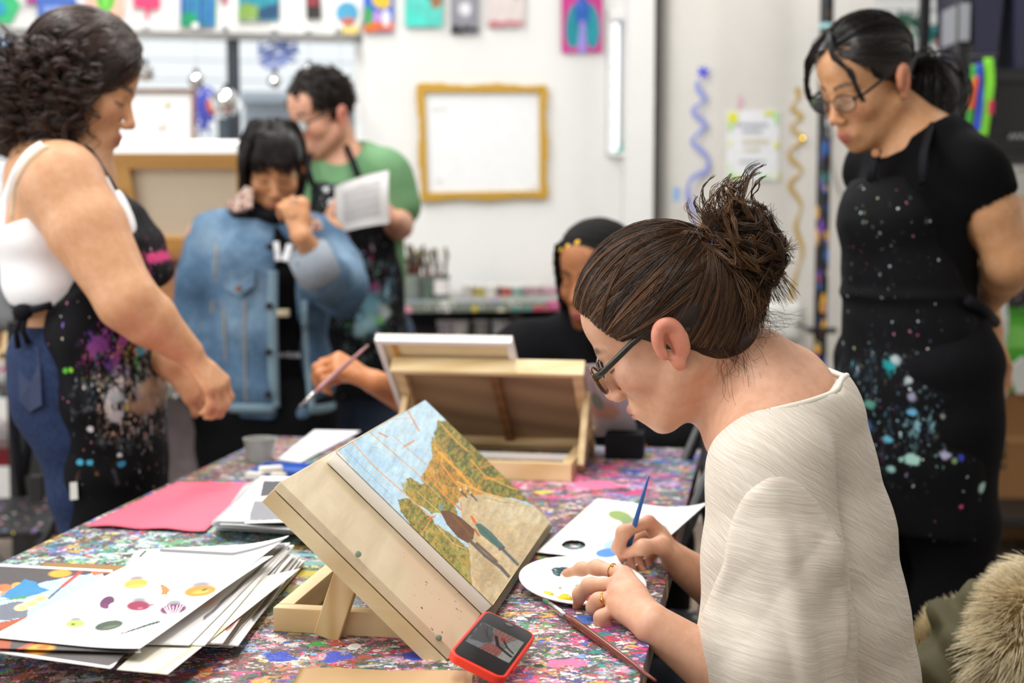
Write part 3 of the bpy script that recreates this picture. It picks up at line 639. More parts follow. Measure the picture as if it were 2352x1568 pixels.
cut([([(799+31*math.cos(a), 40+40*math.sin(a)) for a in np.linspace(0, 2*math.pi, 28)[:-1]], '#e8e6d8'), ([(797+26*math.cos(a), 30+26*math.sin(a)) for a in np.linspace(0, 2*math.pi, 22)[:-1]], '#4a9ac0'), ([(770, 62), (828, 62), (818, 78), (780, 78)], '#e8d27a'), ([(784, 44), (812, 40), (812, 54), (784, 56)], '#c8604a')], 'round paper badge with blue middle and yellow rim in the pinned row')
cut([([(500, -20), (520, -20), (524, 10), (512, 6)], '#b0406a')], 'sliver of magenta paper right of the forest painting')

# mirror balls on strings before the interior window
t = NT('mirror_tiles'); M_MIR = t.fin('#e8eaec', .06, 1.)
for i, (px, py, rp, d, lb) in enumerate([(335, 168, 20, .12, 'mirror ball left of the others before the interior window'), (451, 186, 19, .12, 'small mirror ball above the brown framed whiteboard corner'), (519, 236, 33, .2, 'largest mirror ball hanging left of the black mullion'), (632, 186, 17, .12, 'faint mirror ball right of the black mullion'), (711, 166, 18, .12, 'mirror ball above the man in the green shirt'), (782, 203, 20, .2, 'mirror ball nearest the right end of the interior window')]):
    c = wallpt(px, py, d); r = rp/F_PX*c[1]; th = thing('mirror_ball', lb, 'mirror ball', c-EZ*r)
    b = MB(); b.ball(c, r, 22, 14); b.put('ball', M_MIR, th, smooth=False)
    b = MB(); b.tube([c+EZ*r*.97, c+EZ*(r+.015)], .01, 8); b.put('cap', M_BLACK, th)
    b = MB(); top = c.copy(); top[2] = zT+(.0 if d > .1 else 0); b.tube([c+EZ*(r+.01), top], .0015, 5); b.put('string', mat('fine_string', '#b8bcc0', .6), th)
    b = MB(); b.obox(top-np.array([.012, 0, 0])-WN*d, W1*.024, WN*(d+.01), EZ*.02); b.put('hook', M_TRIM, th)

# brown framed whiteboard before the interior window
wb = thing('framed_whiteboard', 'whiteboard in a thin brown wooden frame before the interior window', 'whiteboard', wallpt(350, 348, .14))
b = MB(); b.prism([wallpt(*q, .14) for q in ((195, 212), (442, 212), (442, 348), (195, 348))], WN, .01); b.put('board', mat('whiteboard', '#eef0f2', .25), wb)
b = MB()
for q in (((190, 205), (450, 205), (450, 212), (190, 212)), ((441, 205), (450, 205), (450, 350), (441, 350)), ((190, 205), (196, 205), (196, 350), (190, 350)), ((190, 344), (450, 344), (450, 350), (190, 350))): b.prism([wallpt(*k, .135) for k in q], WN, .03)
b.put('frame', wood('brown_moulding', '#8a5a34', '#6b4426', 1, 0), wb)
for px, py, w, cl in ((385, 240, 10, '#d8cfa0'), (372, 290, 16, '#e4d8d0')):
    b = MB(); b.tube(squig(px, py, w, w, 2, 5, .153), .002, 5); b.put('marker_smear', mat('m_'+cl[1:], cl, .6), wb)
zled = wallpt(350, 350, .14)[2]
b = MB(); wall_box(b, WS(wallpt(150, 350)), WS(wallpt(470, 350)), zled-.03, zled, -.05, .2); struct(b.put('trim_5', M_TRIM))
# rear counter with paint-splattered top
PAL = ['#e8e6e2', '#e8e6e2', '#c84a7a', '#3a5ab0', '#3f9a96', '#5aa05a', '#e0c83c', '#8a5aa8', '#c8403a', '#f0a8c0', '#28303a', '#7ab8e0', '#e8e6e2', '#4a6a5a']
def grimy(name, base, regs=None, dens=.55):
    t = NT(name); p = t.pos(); c, h = splat(t, p, C4(base), [(16, dens, .6, PAL, (1, 1, 1), None), (34, dens, .55, PAL, (1, 1, 1), None), (75, .4, .5, PAL, (1, 1, 1), None)])
    t.bump(h, .3, .003); return t.fin(c, .4)
cz = .90
ctr = thing('rear_counter', 'long paint-splattered counter against the back wall', 'counter', WO+W1*-.1+WN*.35)
def cp(px, py, z): 
    r = ray(px, py); return _C+r*((z-CAM_H)/r[2])
sA = WS(PW(850, 600)); sB = WS(PW(1405, 600))
b = MB(); b.obox(WO+W1*sA+WN*.03+EZ*(cz-.04), W1*(sB-sA), WN*.55, EZ*.04, .006); b.put('worktop', grimy('rear_counter_paint', '#7d857c'), ctr)
for s in (sA+.05, (sA+sB)/2, sB-.05):
    for d in (.08, .52):
        b = MB(); b.obox(WO+W1*(s-.02)+WN*d, W1*.04, WN*.04, EZ*(cz-.04)); b.put('leg', M_BLACK, ctr)
b = MB(); b.obox(WO+W1*sA+WN*.05+EZ*.735, W1*(sB-sA), WN*.5, EZ*.022); b.put('lower_shelf', grimy('lower_shelf_paint', '#7a6a70', None, .45), ctr)
b = MB(); b.obox(WO+W1*sA+WN*.03+EZ*.0, W1*(sB-sA), WN*.02, EZ*(cz-.05)); b.put('back_panel', mat('dark_back_panel', '#232026', .7), ctr)
# brush jars
def jar(px, pxw, pytop, pybot, d, col, label, brushes, seed, cat='brush jar', alpha=1.):
    c = WO+W1*WS(PW(px, 600, d))+WN*d+EZ*cz; Yc = c[1]; r = pxw/2/F_PX*Yc; h = (pybot-pytop)/F_PX*Yc
    th = thing('brush_jar', label, cat, c)
    b = MB(); b.lathe([(r*.94, 0), (r, .01), (r, h), (r*.9, h), (r*.88, .012), (.001, .011)], c, n=20, caps=(True, False)); b.put('jar', mat('jar_'+col[1:], col, .35, 0, .35, 25), th, smooth='auto')
    rg = np.random.default_rng(seed)
    for k in range(brushes):
        a = rg.uniform(0, 6.28); q = rg.uniform(.2, .75)*r; tip = c+np.array([math.cos(a)*q*1.9, math.sin(a)*q*1.2, h+rg.uniform(.05, .12)]); bt = c+np.array([math.cos(a)*q*.6, math.sin(a)*q*.6, .02])
        b = MB(); b.tube([bt, bt+(tip-bt)*.78], .0035, 6); br = b.put('brush', mat(*[('brush_red', '#8a3a28', .4), ('brush_brown', '#6a4a30', .5), ('brush_black', '#23211f', .4)][k % 3]), th)
        b = MB(); b.tube([bt+(tip-bt)*.77, bt+(tip-bt)*.88], [.004, .005], 6); b.put('ferrule', mat('ferrule', '#c8c8c4', .25, 1.), br)
        b = MB(); b.tube([bt+(tip-bt)*.87, bt+(tip-bt)*.94, tip], [.005, .008, .004], 6); b.put('bristles', mat('bristle_olive', '#6a5f42', .8), br)
    return th
jar(940, 62, 612, 668, .38, '#7f877f', 'murky glass jar crammed with tall brushes, left end of rear counter', 26, 1)
jar(982, 24, 618, 668, .42, '#59685e', 'dark green jar of brushes between the tall jar and the labelled one', 6, 2)
jar(1012, 42, 616, 672, .4, '#6d6f70', 'grey jar with a white label and short brushes on rear counter', 9, 3)
c = WO+W1*WS(PW(1012, 640, .4))+WN*.4+EZ*cz; r = 21.4/F_PX*c[1]
b = MB(); b.lathe([(r, .02), (r, .075)], c, n=20, caps=(False, False)); o = b.put('label', mat('jar_label', '#e4dcdc', .6), bpy.data.objects['brush_jar.002'])
rg = np.random.default_rng(11)
for k, (px, py) in enumerate([(1085, 662), (1110, 655), (1130, 664), (1150, 660), (1172, 656), (1192, 664), (1215, 657), (1238, 662)]):
    c = WO+W1*WS(PW(px, 650, .3))+WN*(.2+.03*(k % 3))+EZ*cz; cl = ['#d8d4cc', '#c8b84a', '#e8e4e0', '#a0808c', '#d05a48', '#88a8a0', '#e8e8e4', '#b8949c'][k]
    th = thing('paint_pot', ['beige', 'mustard', 'cream', 'mauve', 'red', 'sage', 'white', 'dusty pink'][k]+' paint pot in the row along the back of the rear counter', 'paint pot', c, 'paint pots on the rear counter')
    b = MB(); b.lathe([(.022, 0), (.026, .03), (.027, .032)], c, n=16); b.put('pot', mat('pot_'+cl[1:], cl, .4), th, smooth='auto')
    b = MB(); b.lathe([(.028, .032), (.028, .042), (.02, .044)], c, n=16); b.put('lid', mat('pot_lid', '#dcdad6', .4), th, smooth='auto')
for k, px in enumerate([1030, 1062, 1112, 1156, 1190]):
    c = WO+W1*WS(PW(px, 720, .5))+WN*(.42+.02*(k % 2))+EZ*.758; cl = ['#c9bcc8', '#d8d6d2', '#b8b4b0', '#dadada', '#c4c6c8'][k]
    th = thing('paint_tub', ['lilac', 'off-white', 'putty', 'white', 'light grey'][k]+' paint tub on the shelf under the rear counter', 'paint tub', c, 'tubs under the rear counter')
    b = MB(); b.lathe([(.03, 0), (.034, .05)], c, n=16); b.put('tub', mat('tub_'+cl[1:], cl, .4), th, smooth='auto')
    b = MB(); b.lathe([(.036, .05), (.036, .06)], c, n=16); b.put('lid', mat('tub_lid', '#e2e2e0', .4), th, smooth='auto')
b = MB(); b.obox(WO+W1*WS(PW(1180, 620))+WN*.12+EZ*cz, W1*.35, WN*.12, EZ*.03, .004); tag(b.put('paint_tray', mat('mauve_tray', '#b48c98', .5)), 'mauve tray at the right end of the rear counter', 'tray')

# second work table with big canvas on an easel, behind the women
t2 = thing('rear_work_table', 'work table standing behind the denim jacket, mostly hidden', 'table', (-1.15, 4.6, 0))
b = MB(); b.box(-1.75, -.72, 4.3, 5.1, .68, .72, .006); b.put('tabletop', grimy('rear_table_paint', '#77736c'), t2)
for x in (-1.7, -.8):
    for y in (4.36, 5.0):
        b = MB(); b.box(x, x+.04, y, y+.04, 0, .68); b.put('leg', M_BLACK, t2)
M_PINE = wood('pale_pine', '#e3c99a', '#cfae78', 1, 0); M_PINEY = wood('pale_pine_long', '#e3c99a', '#d0b080', 1, 1); M_BOARD = wood('brown_hardboard', '#94602f', '#7d4d26', .5, 0)
be = thing('display_easel', 'brown wooden box easel carrying the large canvas at the back', 'easel', P(420, 720, 4.5))
b = MB(); q = [P(330, 583, 4.42), P(585, 583, 4.42), P(585, 838, 4.36), P(330, 838, 4.36)]; b.prism(q, (0, -1, -.1), .02); b.put('panel', M_BOARD, be)
b = MB(); q = P(300, 583, 4.43); r = P(600, 583, 4.43); b.box(q[0], r[0], 4.36, 4.5, q[2]-.02, q[2], .003); b.put('ledge', M_BOARD, be)
b = MB(); b.tube([P(420, 590, 4.45), P(420, 838, 4.75)], .012, 6); b.put('prop', M_BOARD, be)
cv = thing('large_canvas', 'large stretched canvas seen from its wooden back behind the denim jacket', 'canvas', P(405, 580, 4.44))
c0 = [P(238, 352, 4.30), P(590, 352, 4.30), P(605, 582, 4.42), P(280, 582, 4.42)]
nb = unit(np.cross(c0[1]-c0[0], c0[3]-c0[0])); nb = nb if nb[1] < 0 else -nb
b = MB(); b.prism([x-nb*.03 for x in c0], nb, .006); b.put('canvas_cloth', mat('raw_canvas_back', '#d6c6ae', .8, 0, .08, 60), cv)
bars = []
for i, (a, c) in enumerate(((0, 1), (1, 2), (2, 3), (3, 0))):
    cen = sum(c0)/4; A, C_ = c0[a], c0[c]; ia = A+(cen-A)*.3; ic = C_+(cen-C_)*.3
    b = MB(); b.prism([A, C_, ic, ia], -nb, .024); b.put('stretcher_bar', wood('stretcher_ochre', '#c79a58', '#b5854a', 1, 0), cv)
b = MB(); b.obox(c0[0]+EZ*.0-nb*.036, c0[1]-c0[0], nb*.037, EZ*.028); b.put('canvas_edge', mat('canvas_white_edge', '#f4f3f0', .7), cv)
# ------------------------------------------------------------------ the work table and what lies on it
TZ = .75
def TT(a, b_, z=0.): return E1*a+E2*b_+EZ*z
def ab(p): return float(np.dot(p, E1)), float(np.dot(p, E2))
def PPl(px, py, o, n):
    r = ray(px, py); return _C+r*(np.dot(np.asarray(o)-_C, n)/np.dot(r, n))
def proj(p):
    q = np.asarray(p)-_C; d = q@_fw; return 1176+F_PX*(q@_rt)/d, 784-F_PX*(q@_up)/d
def shade_px(corners, fn):
    def f(u, v):
        x, y = proj(bilerp(corners, u, v)); return fn(x, y)
    return f
a0, a1, b0, b1 = -1.09, -.128, 1.19, 3.02
org = TT((a0+a1)/2, (b0+b1)/2)
tab = thing('work_table', 'paint-caked work table in the foreground that everything is spread on', 'table', org)
def table_mat():
    t = NT('caked_paint_tabletop'); p = t.pos()
    def near(px, py, r, soft=.6):
        c = PZ(px, py, TZ)-org; d = t.vmath('DISTANCE', t.vmath('ADD', p, t.vmath('SCALE', t.vmath('SUBTRACT', t.noise(p, 7, 3, out='Color'), (.5, .5, .5)), .35)), tuple(c))
        return t.mapr(d, r, r*(1-soft))
    n = t.noise(p, 5, 5, .6); n2 = t.noise(t.vmath('ADD', p, (3, 5, 1)), 11, 4, .6)
    c = t.ramp(n, [(.3, '#33402f'), (.45, '#564a44'), (.55, '#64464c'), (.7, '#47504a')])
    for (px, py, r, col, k) in ((420, 1270, .55, '#3f5d52', .7), (120, 1530, .3, '#6a3d33', .8), (800, 1500, .36, '#6e5b55', .85), (740, 1330, .22, '#6d6a2c', .9), (1380, 1500, .34, '#5a4a4e', .8), (1340, 1110, .35, '#5a3d55', .7), (1500, 1060, .3, '#54606c', .7), (700, 1110, .3, '#7c9488', .6)):
        c = t.mix(t.math('MULTIPLY', near(px, py, r), k), c, col)
    W_ = ['#f1eeea', '#f4f2f0', '#e6e1da', '#f0e6e6', '#f6f4f2']
    pink = ['#f2679a', '#f59ab8', '#e8407e', '#f7b6c6', '#d8347a', '#f5d0d4']
    cool = ['#3452c0', '#6f8fd8', '#4aa6a8', '#7a5aa8', '#9ab4dc', '#2a7a78', '#b49ad0', '#203a80']
    mixp = ['#d8d0c8', '#e64f86', '#4468c8', '#3f9a90', '#8a5a50', '#d8b23c', '#7a5aa8', '#c8383c', '#f3a0b8', '#5a9a5c', '#e6e0da', '#23302c', '#8ab8e0', '#6a5a60', '#b0567a', '#2f6a5a']
    dark = ['#4a464a', '#5a4b50', '#3c4c46', '#5f5048', '#474e66', '#6b5c50']
    green = ['#58a878', '#a8ccb8', '#3f8a6a', '#b8d0c4', '#88b8c8', '#d8cc60', '#5a78c8', '#c8e0da', '#2f6a58', '#4a7a6a']
    m1 = near(1340, 1100, .24); m2 = near(420, 1270, .55); m3 = near(1400, 1480, .36); m4 = near(760, 1500, .42); m5 = near(1500, 1080, .36); m6 = near(150, 1540, .3)
    def blotch(col, scale, th, pal, seed, stretch=(1, 1, 1), mask=None, soft=.022):
        v = t.map(t.vmath('ADD', p, t.vmath('SCALE', t.vmath('SUBTRACT', t.noise(p, scale*1.7, 2, out='Color'), (.5, .5, .5)), .3/scale)), loc=(seed*1.37, seed*.71, 0), rot=(0, 0, seed*.7), scale=stretch)
        m = t.mapr(t.noise(v, scale, 5, .66), th, th+soft); s_ = t.sep(t.vor(v, scale*.62)[1])
        if mask is not None: m = t.math('MULTIPLY', m, mask)
        k = len(pal); return t.mix(m, col, t.ramp(s_[seed % 3], [(q/k, pal[q]) for q in range(k)], 'CONSTANT')), m
    h = 0.
    warm = ['#7a3a34', '#a8503c', '#5a3a3a', '#c87a5a', '#8a5a6a']; jewel = ['#1f6a66', '#2a8a84', '#a02a78', '#3a4a9a', '#c8385a', '#d8a83a', '#4a8a4a', '#6a4a94', '#e86a94']
    for args in ((14, .52, dark, 1, (1, 1, 1), None), (20, .54, warm, 16, (1, 1, 1), None), (22, .55, mixp, 2, (1, 1, 1), None), (24, .56, jewel, 17, (1, 1, 1), None), (30, .53, ['#8a3a2c', '#c8683a', '#2f7a80', '#6a3a30', '#d8a080'], 14, (1, 1, 1), m6),
                 (34, .565, mixp, 6, (.7, 1, 1), None), (38, .57, W_, 8, (.42, 1, 1), m4), (55, .57, mixp, 10, (.8, 1, 1), None), (60, .55, dark, 15, (1, 1, 1), None), (75, .58, W_+mixp, 11, (.6, 1, 1), None),
                 (26, .52, green, 3, (1, 1, 1), m2), (24, .5, pink, 4, (1, 1.3, 1), m1), (26, .52, cool, 5, (1, 1, 1), m5), (50, .53, green, 9, (1, 1, 1), m2), (40, .55, W_+pink, 7, (.5, 1, 1), m3), (50, .545, jewel, 18, (.8, 1, 1), m3),
                 (80, .56, W_+pink+jewel[:4], 12, (.7, 1, 1), m3), (95, .58, green+jewel, 19, (1, 1, 1), m2), (110, .60, mixp+W_+jewel, 13, (.8, 1, 1), None)):
        c, m = blotch(c, *args); h = t.math('ADD', h, t.math('MULTIPLY', m, .6))
    layers = [(70, .3, .5, mixp, (1, 1, 1), None), (120, .35, .45, green+W_, (1, 1, 1), m2), (150, .3, .45, mixp+W_, (1, 1, 1), None), (230, .3, .45, W_+mixp, (1, 1, 1), None)]
    c, h2 = splat(t, p, c, layers, 2); h = t.math('ADD', h, h2)
    # broad yellow and pale blue brush strokes by the small easel
    q = t.xyz(t.vmath('ADD', p, t.vmath('SCALE', t.vmath('SUBTRACT', t.noise(p, 9, 4, out='Color'), (.5, .5, .5)), .05)))
    for (px0, px1, py, w, col) in ((650, 830, 1256, .011, '#c9a52c'), (660, 840, 1276, .013, '#86c4cc'), (640, 830, 1296, .014, '#7ab0a8'), (650, 800, 1318, .02, '#c8b23a'), (640, 800, 1350, .022, '#8a8236')):
        A = PZ(px0, py, TZ)-org; B = PZ(px1, py-4, TZ)-org; cy = (A[1]+B[1])/2
        m = t.math('MULTIPLY', t.mapr(t.math('ABSOLUTE', t.math('SUBTRACT', q[1], cy)), w, w*.6), t.mapr(t.math('ABSOLUTE', t.math('SUBTRACT', q[0], (A[0]+B[0])/2)), abs(B[0]-A[0])/2, abs(B[0]-A[0])/2*.8))
        c = t.mix(t.math('MULTIPLY', m, t.mapr(n, .3, .5, .55, .95)), c, col)
    for (px, py, r, col) in ((725, 1480, .013, '#3f9a44'), (812, 1487, .013, '#ece8e4'), (640, 1510, .02, '#2a4ac0'), (770, 1508, .018, '#4a5ac8'), (960, 1505, .022, '#3547b8'), (1345, 1420, .018, '#3a64b4'), (1400, 1435, .016, '#a82a8a'), (1300, 1520, .02, '#e87aa8'), (1300, 1095, .045, '#f57aa6'), (1370, 1112, .045, '#f37ea8'), (1250, 1130, .018, '#e8d040')):
        d = t.vmath('DISTANCE', t.vmath('ADD', p, t.vmath('SCALE', t.vmath('SUBTRACT', t.noise(p, 45, 3, out='Color'), (.5, .5, .5)), .04)), tuple(PZ(px, py, TZ)-org))
        c = t.mix(t.mapr(d, r, r*.8), c, col)
    t.bump(t.math('ADD', t.math('MULTIPLY', h, .5), t.noise(p, 90, 4, .6)), .55, .004)
    return t.fin(c, .42, spec=.45)
b = MB(); b.obox(TT(a0, b0, TZ-.006), E1*(a1-a0), E2*(b1-b0), EZ*.006, .002); b.put('painted_surface', table_mat(), tab)
def edge_mat():
    t = NT('stained_table_edge'); p = t.pos(); c = t.ramp(t.noise(t.map(p, scale=(4, 4, 20)), 3, 5, .6), [(.3, '#3b2f30'), (.55, '#6f5c60'), (.8, '#94808a')])
    c, h = splat(t, p, c, [(40, .3, .5, PAL, (1, 1, .5), None)]); return t.fin(c, .55)
b = MB(); b.obox(TT(a0, b0, TZ-.036), E1*(a1-a0), E2*(b1-b0), EZ*.03, .003); b.put('tabletop', edge_mat(), tab)
b = MB()
for (x0_, x1_, y0_, y1_) in ((a0+.06, a1-.06, b0+.06, b0+.09), (a0+.06, a1-.06, b1-.09, b1-.06), (a0+.06, a0+.09, b0+.06, b1-.06), (a1-.09, a1-.06, b0+.06, b1-.06)):
    b.obox(TT(x0_, y0_, TZ-.1), E1*(x1_-x0_), E2*(y1_-y0_), EZ*.064)
b.put('apron_rail', M_BLACK, tab)
for x in (a0+.07, a1-.11):
    for y in (b0+.07, b1-.11):
        b = MB(); b.obox(TT(x, y, 0), E1*.04, E2*.04, EZ*(TZ-.036), .003); b.put('leg', M_BLACK, tab)

# ---- small wooden table easels
def panel_mat():
    t = NT('inked_easel_panel'); p = t.pos(); q = t.map(p, scale=(8, .8, 8)); n = t.noise(q, 3.2, 6, .6, dist=.6); n2 = t.noise(p, 3.5, 3)
    c = t.ramp(n, [(.3, '#d6c7a8'), (.7, '#bda988')]); c = t.mix(t.mapr(n2, .5, .62), c, '#cbb294')
    m = t.mapr(t.noise(p, 7, 2), .52, .62); c, h = splat(t, p, c, [(170, .22, .4, ['#4a5058', '#5f6a6a', '#3a3c44'], (1, 1, 1), m), (90, .06, .4, ['#6a7a70', '#4a4a50'], (1, 1, .5), m)])
    t.bump(n, .12, .001); return t.fin(c, .6)
M_PLY = wood('easel_panel_back', '#a88b68', '#8d7256', .5, 0, .65)
M_SCREW = mat('brass_screw', '#8aa08a', .35, .8)
def easel(label, a_l, a_h, b_f, b_k, z, pan_o, pan_w, pan_l, phi, pan_b0):
    """base frame from a_l..a_h x b_f..b_k; the panel hinges along one side"""
# near easel: faces right (towards the nearest painter)
eA, eB0, eB1, eZ, ePH, eL = -.342, 1.545, 2.10, .76, math.radians(43), .28
es = -math.cos(ePH)*E1+math.sin(ePH)*EZ; en = unit(np.cross(E2, es)); en = en if en[2] > 0 else -en
eo = TT(eA, eB0, eZ)
ea = thing('table_easel', 'pine table easel in the foreground holding the landscape canvas', 'easel', TT(-.46, 1.82, TZ))
g0 = TT(-.584, 1.617, TZ)
b = MB(); b.obox(g0, E1*.185, E2*.02, EZ*.03, .001); b.put('base_bar', M_PINE, ea)
b = MB(); b.obox(g0+E2*.021, E1*.02, E2*.30, EZ*.03, .001); b.obox(g0+E2*.345, E1*.02, E2*.08, EZ*.03, .001); b.obox(g0+E2*.30, E1*.02, E2*.07, EZ*.016, .001); b.put('base_bar', M_PINEY, ea)
b = MB(); b.obox(g0+E2*.425, E1*.185, E2*.02, EZ*.03, .001); b.put('base_bar', M_PINE, ea)
b = MB(); b.obox(g0+E1*.165+E2*.021, E1*.02, E2*.403, EZ*.012, .001); b.put('base_bar', M_PINEY, ea)
W_p = eB1-eB0
b = MB(); b.obox(eo, E2*W_p, es*eL, -en*.012, .0012); pan = b.put('panel', panel_mat(), ea)
for off, nm in ((0, 'panel_rail'), (W_p-.022, 'panel_rail')):
    b = MB(); b.obox(eo+E2*off-en*.0135, E2*.022, es*eL, -en*.02, .0012); b.put(nm, wood('easel_rail_pine', '#d8c6a0', '#c0a87e', 1, 0), ea)
b = MB(); b.obox(eo+es*.0-en*.0135+E2*.023, E2*(W_p-.046), es*.022, -en*.02, .001); b.put('panel_rail', M_PINEY, ea)
b = MB(); b.obox(eo+es*(eL-.022)-en*.0135+E2*.023, E2*(W_p-.046), es*.022, -en*.02, .001); b.put('panel_rail', M_PINEY, ea)
for bb in (1.598, 2.064):
    lo = TT(-.512, bb, TZ+.001); hi = TT(-.472, bb, TZ+.118); d = hi-lo; sx = unit(np.cross(E2, d))
    b = MB(); b.obox(lo-sx*.016, sx*.032, E2*.016, d, .0015); b.put('support_leg', wood('easel_leg_pine', '#dcc08e', '#c4a26a', 1.2, 2), ea)
b = MB(); b.tube([TT(-.47, 1.62, TZ+.02), TT(-.42, 1.9, TZ+.06)], .004, 8); b.put('stay_rod', M_BLACK, ea)
for s_, l_ in ((.09, .01), (.215, .011)):
    pass
for px, py in ((823, 1272), (1008, 1464)):
    c = PPl(px, py, eo-E2*.001, E2); b = MB(); b.lathe([(.0038, 0), (.0038, .0008), (.002, .0014)], c, -E2, 12); b.put('screw', M_SCREW, ea)
# canvas painting
cth = .018; co = eo+en*(.001+cth)
K = [PPl(x, y, co, en) for x, y in ((770, 1030), (985, 919), (1268, 1212), (1116, 1384))]
# square it up in the easel's plane
al = [(float(np.dot(k-co, E2)), float(np.dot(k-co, es))) for k in K]
x0_, x1_ = (al[0][0]+al[3][0])/2, (al[1][0]+al[2][0])/2; y0_, y1_ = (al[3][1]+al[2][1])/2, (al[0][1]+al[1][1])/2
K = [co+E2*x0_+es*y1_, co+E2*x1_+es*y1_, co+E2*x1_+es*y0_, co+E2*x0_+es*y0_]
KB = [k-en*cth for k in K]
b = MB(); b.obox(KB[3]-es*.0105+en*.0005, KB[2]-KB[3]+E2*.02, es*.010, en*.009, .001); b.put('ledge', wood('stained_ledge', '#8d7a58', '#4a4438', 1.4, 1), ea)
cvs = thing('painted_canvas', 'unfinished autumn path landscape canvas with two walkers on the near easel', 'canvas', (KB[2]+KB[3])/2)
b = MB(); b.obox(KB[3], KB[2]-KB[3], KB[0]-KB[3], en*cth, .003); b.put('canvas_body', mat('primed_canvas', '#e9e5dc', .75, 0, .03, 80, .15), cvs, smooth='auto')
def Zm(x, y): return (600+x/2.184, 850+y/2.184)
def zp(l): return [Zm(*q) for q in l]
def landscape(x, y):
    r = Raster(x, y, '#b4d2e3'); r.c *= (1+.10*(fbm(x/26, y/14, 5)-.5)*2)[..., None]
    f = .06
    def pol(l, col, warp=3, a=1., s=1): r.poly(zp(l), col, warp, f, a, s)
    pol([(60, 500), (560, 280), (700, 420), (480, 700)], '#a5c8de', 6, .6)
    pol([(500, 330), (860, 150), (900, 250), (760, 420), (640, 440)], '#c2dbe6', 8, .6, 3)
    pol([(885, 250), (935, 255), (985, 300), (1390, 690), (1330, 660), (1120, 620), (980, 560), (900, 440), (865, 320)], '#5f6d34', 4)
    pol([(900, 270), (1000, 330), (1300, 640), (1200, 600), (1050, 470), (930, 360)], '#4a5a2e', 8, .7, 5)
    pol([(860, 330), (905, 400), (1010, 520), (1140, 620), (1030, 650), (960, 680), (900, 690), (830, 580), (800, 540), (850, 440)], '#c98f36', 7)
    pol([(850, 460), (930, 470), (1000, 560), (960, 600), (880, 560)], '#a5702a', 8, .8, 6)
    pol([(720, 545), (760, 545), (800, 580), (850, 560), (960, 650), (980, 730), (900, 720), (850, 720), (740, 640)], '#7d8236', 6)
    pol([(680, 650), (740, 650), (850, 740), (880, 790), (790, 830), (720, 740)], '#6e762f', 6)
    pol([(700, 560), (760, 600), (800, 680), (770, 690), (720, 620)], '#9a9440', 6, .8, 8)
    pol([(800, 540), (880, 560), (930, 640), (860, 650)], '#8e8128', 6, .8, 9)
    pol([(790, 830), (880, 770), (1010, 870), (1040, 900), (1060, 1090), (1000, 1050), (900, 950)], '#a09a52', 5)
    pol([(830, 830), (890, 800), (960, 920), (1010, 1030), (960, 1000)], '#7f8434', 7, .8, 4)
    pol([(990, 640), (1130, 615), (1390, 690), (1480, 760), (1160, 1190), (1060, 1085), (1040, 900), (1010, 760)], '#c8b48c', 3)
    pol([(1120, 640), (1380, 700), (1420, 760), (1250, 780), (1150, 720)], '#d6c9a8', 12, .8, 3)
    pol([(1060, 900), (1160, 980), (1200, 1040), (1100, 1130), (1060, 1060)], '#b8a27a', 8, .7, 6)
    pol([(1100, 640), (1180, 650), (1330, 690), (1200, 660)], '#7a7f42', 4, .8)
    fol = ((r.c[..., 1] > r.c[..., 2]*1.9) & (r.c[..., 0] < .65)).astype(float)
    r.over(fol*(fbm(x/6+y/9, y/15, 51) > .54), '#b98f3a', .55); r.over(fol*(fbm(x/5, y/9, 52) > .57), '#4c4a22', .6); r.over(fol*(fbm(x/4+y/16, y/7, 53) > .6), '#8a9440', .5); r.over(fol*(fbm(x/3, y/5, 54) > .63), '#d8a850', .5)
    pth = ((r.c[..., 0] > .35) & (r.c[..., 2] > .18) & (r.c[..., 0] > r.c[..., 2]*1.25)).astype(float); r.over(pth*(fbm(x/16+y/20, y/14, 55) > .55), '#b59f78', .3); r.over(pth*(fbm(x/12-y/14, y/18, 56) > .58), '#dccdaa', .3)
    def ln(l, w, col, a=.9): r.line(zp(l), w, col, a)
    o1 = '#d98a3c'
    ln([(445, 350), (560, 480), (740, 640), (860, 745)], 1.7, '#d9a070'); ln([(540, 310), (760, 500), (900, 640)], 1.5, '#cfa27c', .7); ln([(735, 205), (790, 305)], 2, o1); ln([(640, 250), (760, 240)], 1.3, '#d0aa88', .5)
    ln([(590, 315), (630, 335)], 2, o1); ln([(715, 385), (765, 355)], 2.2, o1); ln([(420, 400), (640, 620)], 1., '#8fb0c6', .7); ln([(660, 330), (880, 520)], 1.2, '#c0a088', .6)
    ln([(905, 275), (980, 360), (1040, 410)], 2, '#d7a044'); ln([(870, 390), (960, 480), (1060, 590)], 3, '#e0a23e'); ln([(900, 470), (1000, 600)], 2.6, '#dc9838'); ln([(1050, 450), (1120, 530), (1250, 590), (1320, 610)], 2, '#d9a042')
    ln([(1100, 490), (1170, 470)], 2, '#d99a40'); ln([(1120, 545), (1200, 545)], 2, '#d9923a'); ln([(980, 560), (1100, 610), (1200, 640)], 2.2, '#e3ac56'); ln([(840, 540), (930, 640), (1000, 700)], 2.2, '#d98636')
    ln([(830, 745), (870, 735)], 2, '#e07830'); ln([(800, 825), (850, 750)], 1.6, o1); ln([(870, 770), (960, 870), (1030, 900)], 1.3, '#cdb47a'); ln([(1030, 890), (1055, 1085)], 1.4, '#a9823e'); ln([(1000, 660), (1010, 740)], 1.4, o1); ln([(780, 610), (900, 720)], 1.3, '#c7ad58', .7)
    # two walkers and the far ones
    r.poly(zp([(895, 705), (940, 705), (1000, 740), (1070, 800), (1062, 850), (1035, 868), (985, 840), (930, 775)]), '#6b4526'); ln([(960, 730), (1050, 830)], 3, '#7d5230'); ln([(1070, 800), (1090, 830)], 3, '#b0692c')
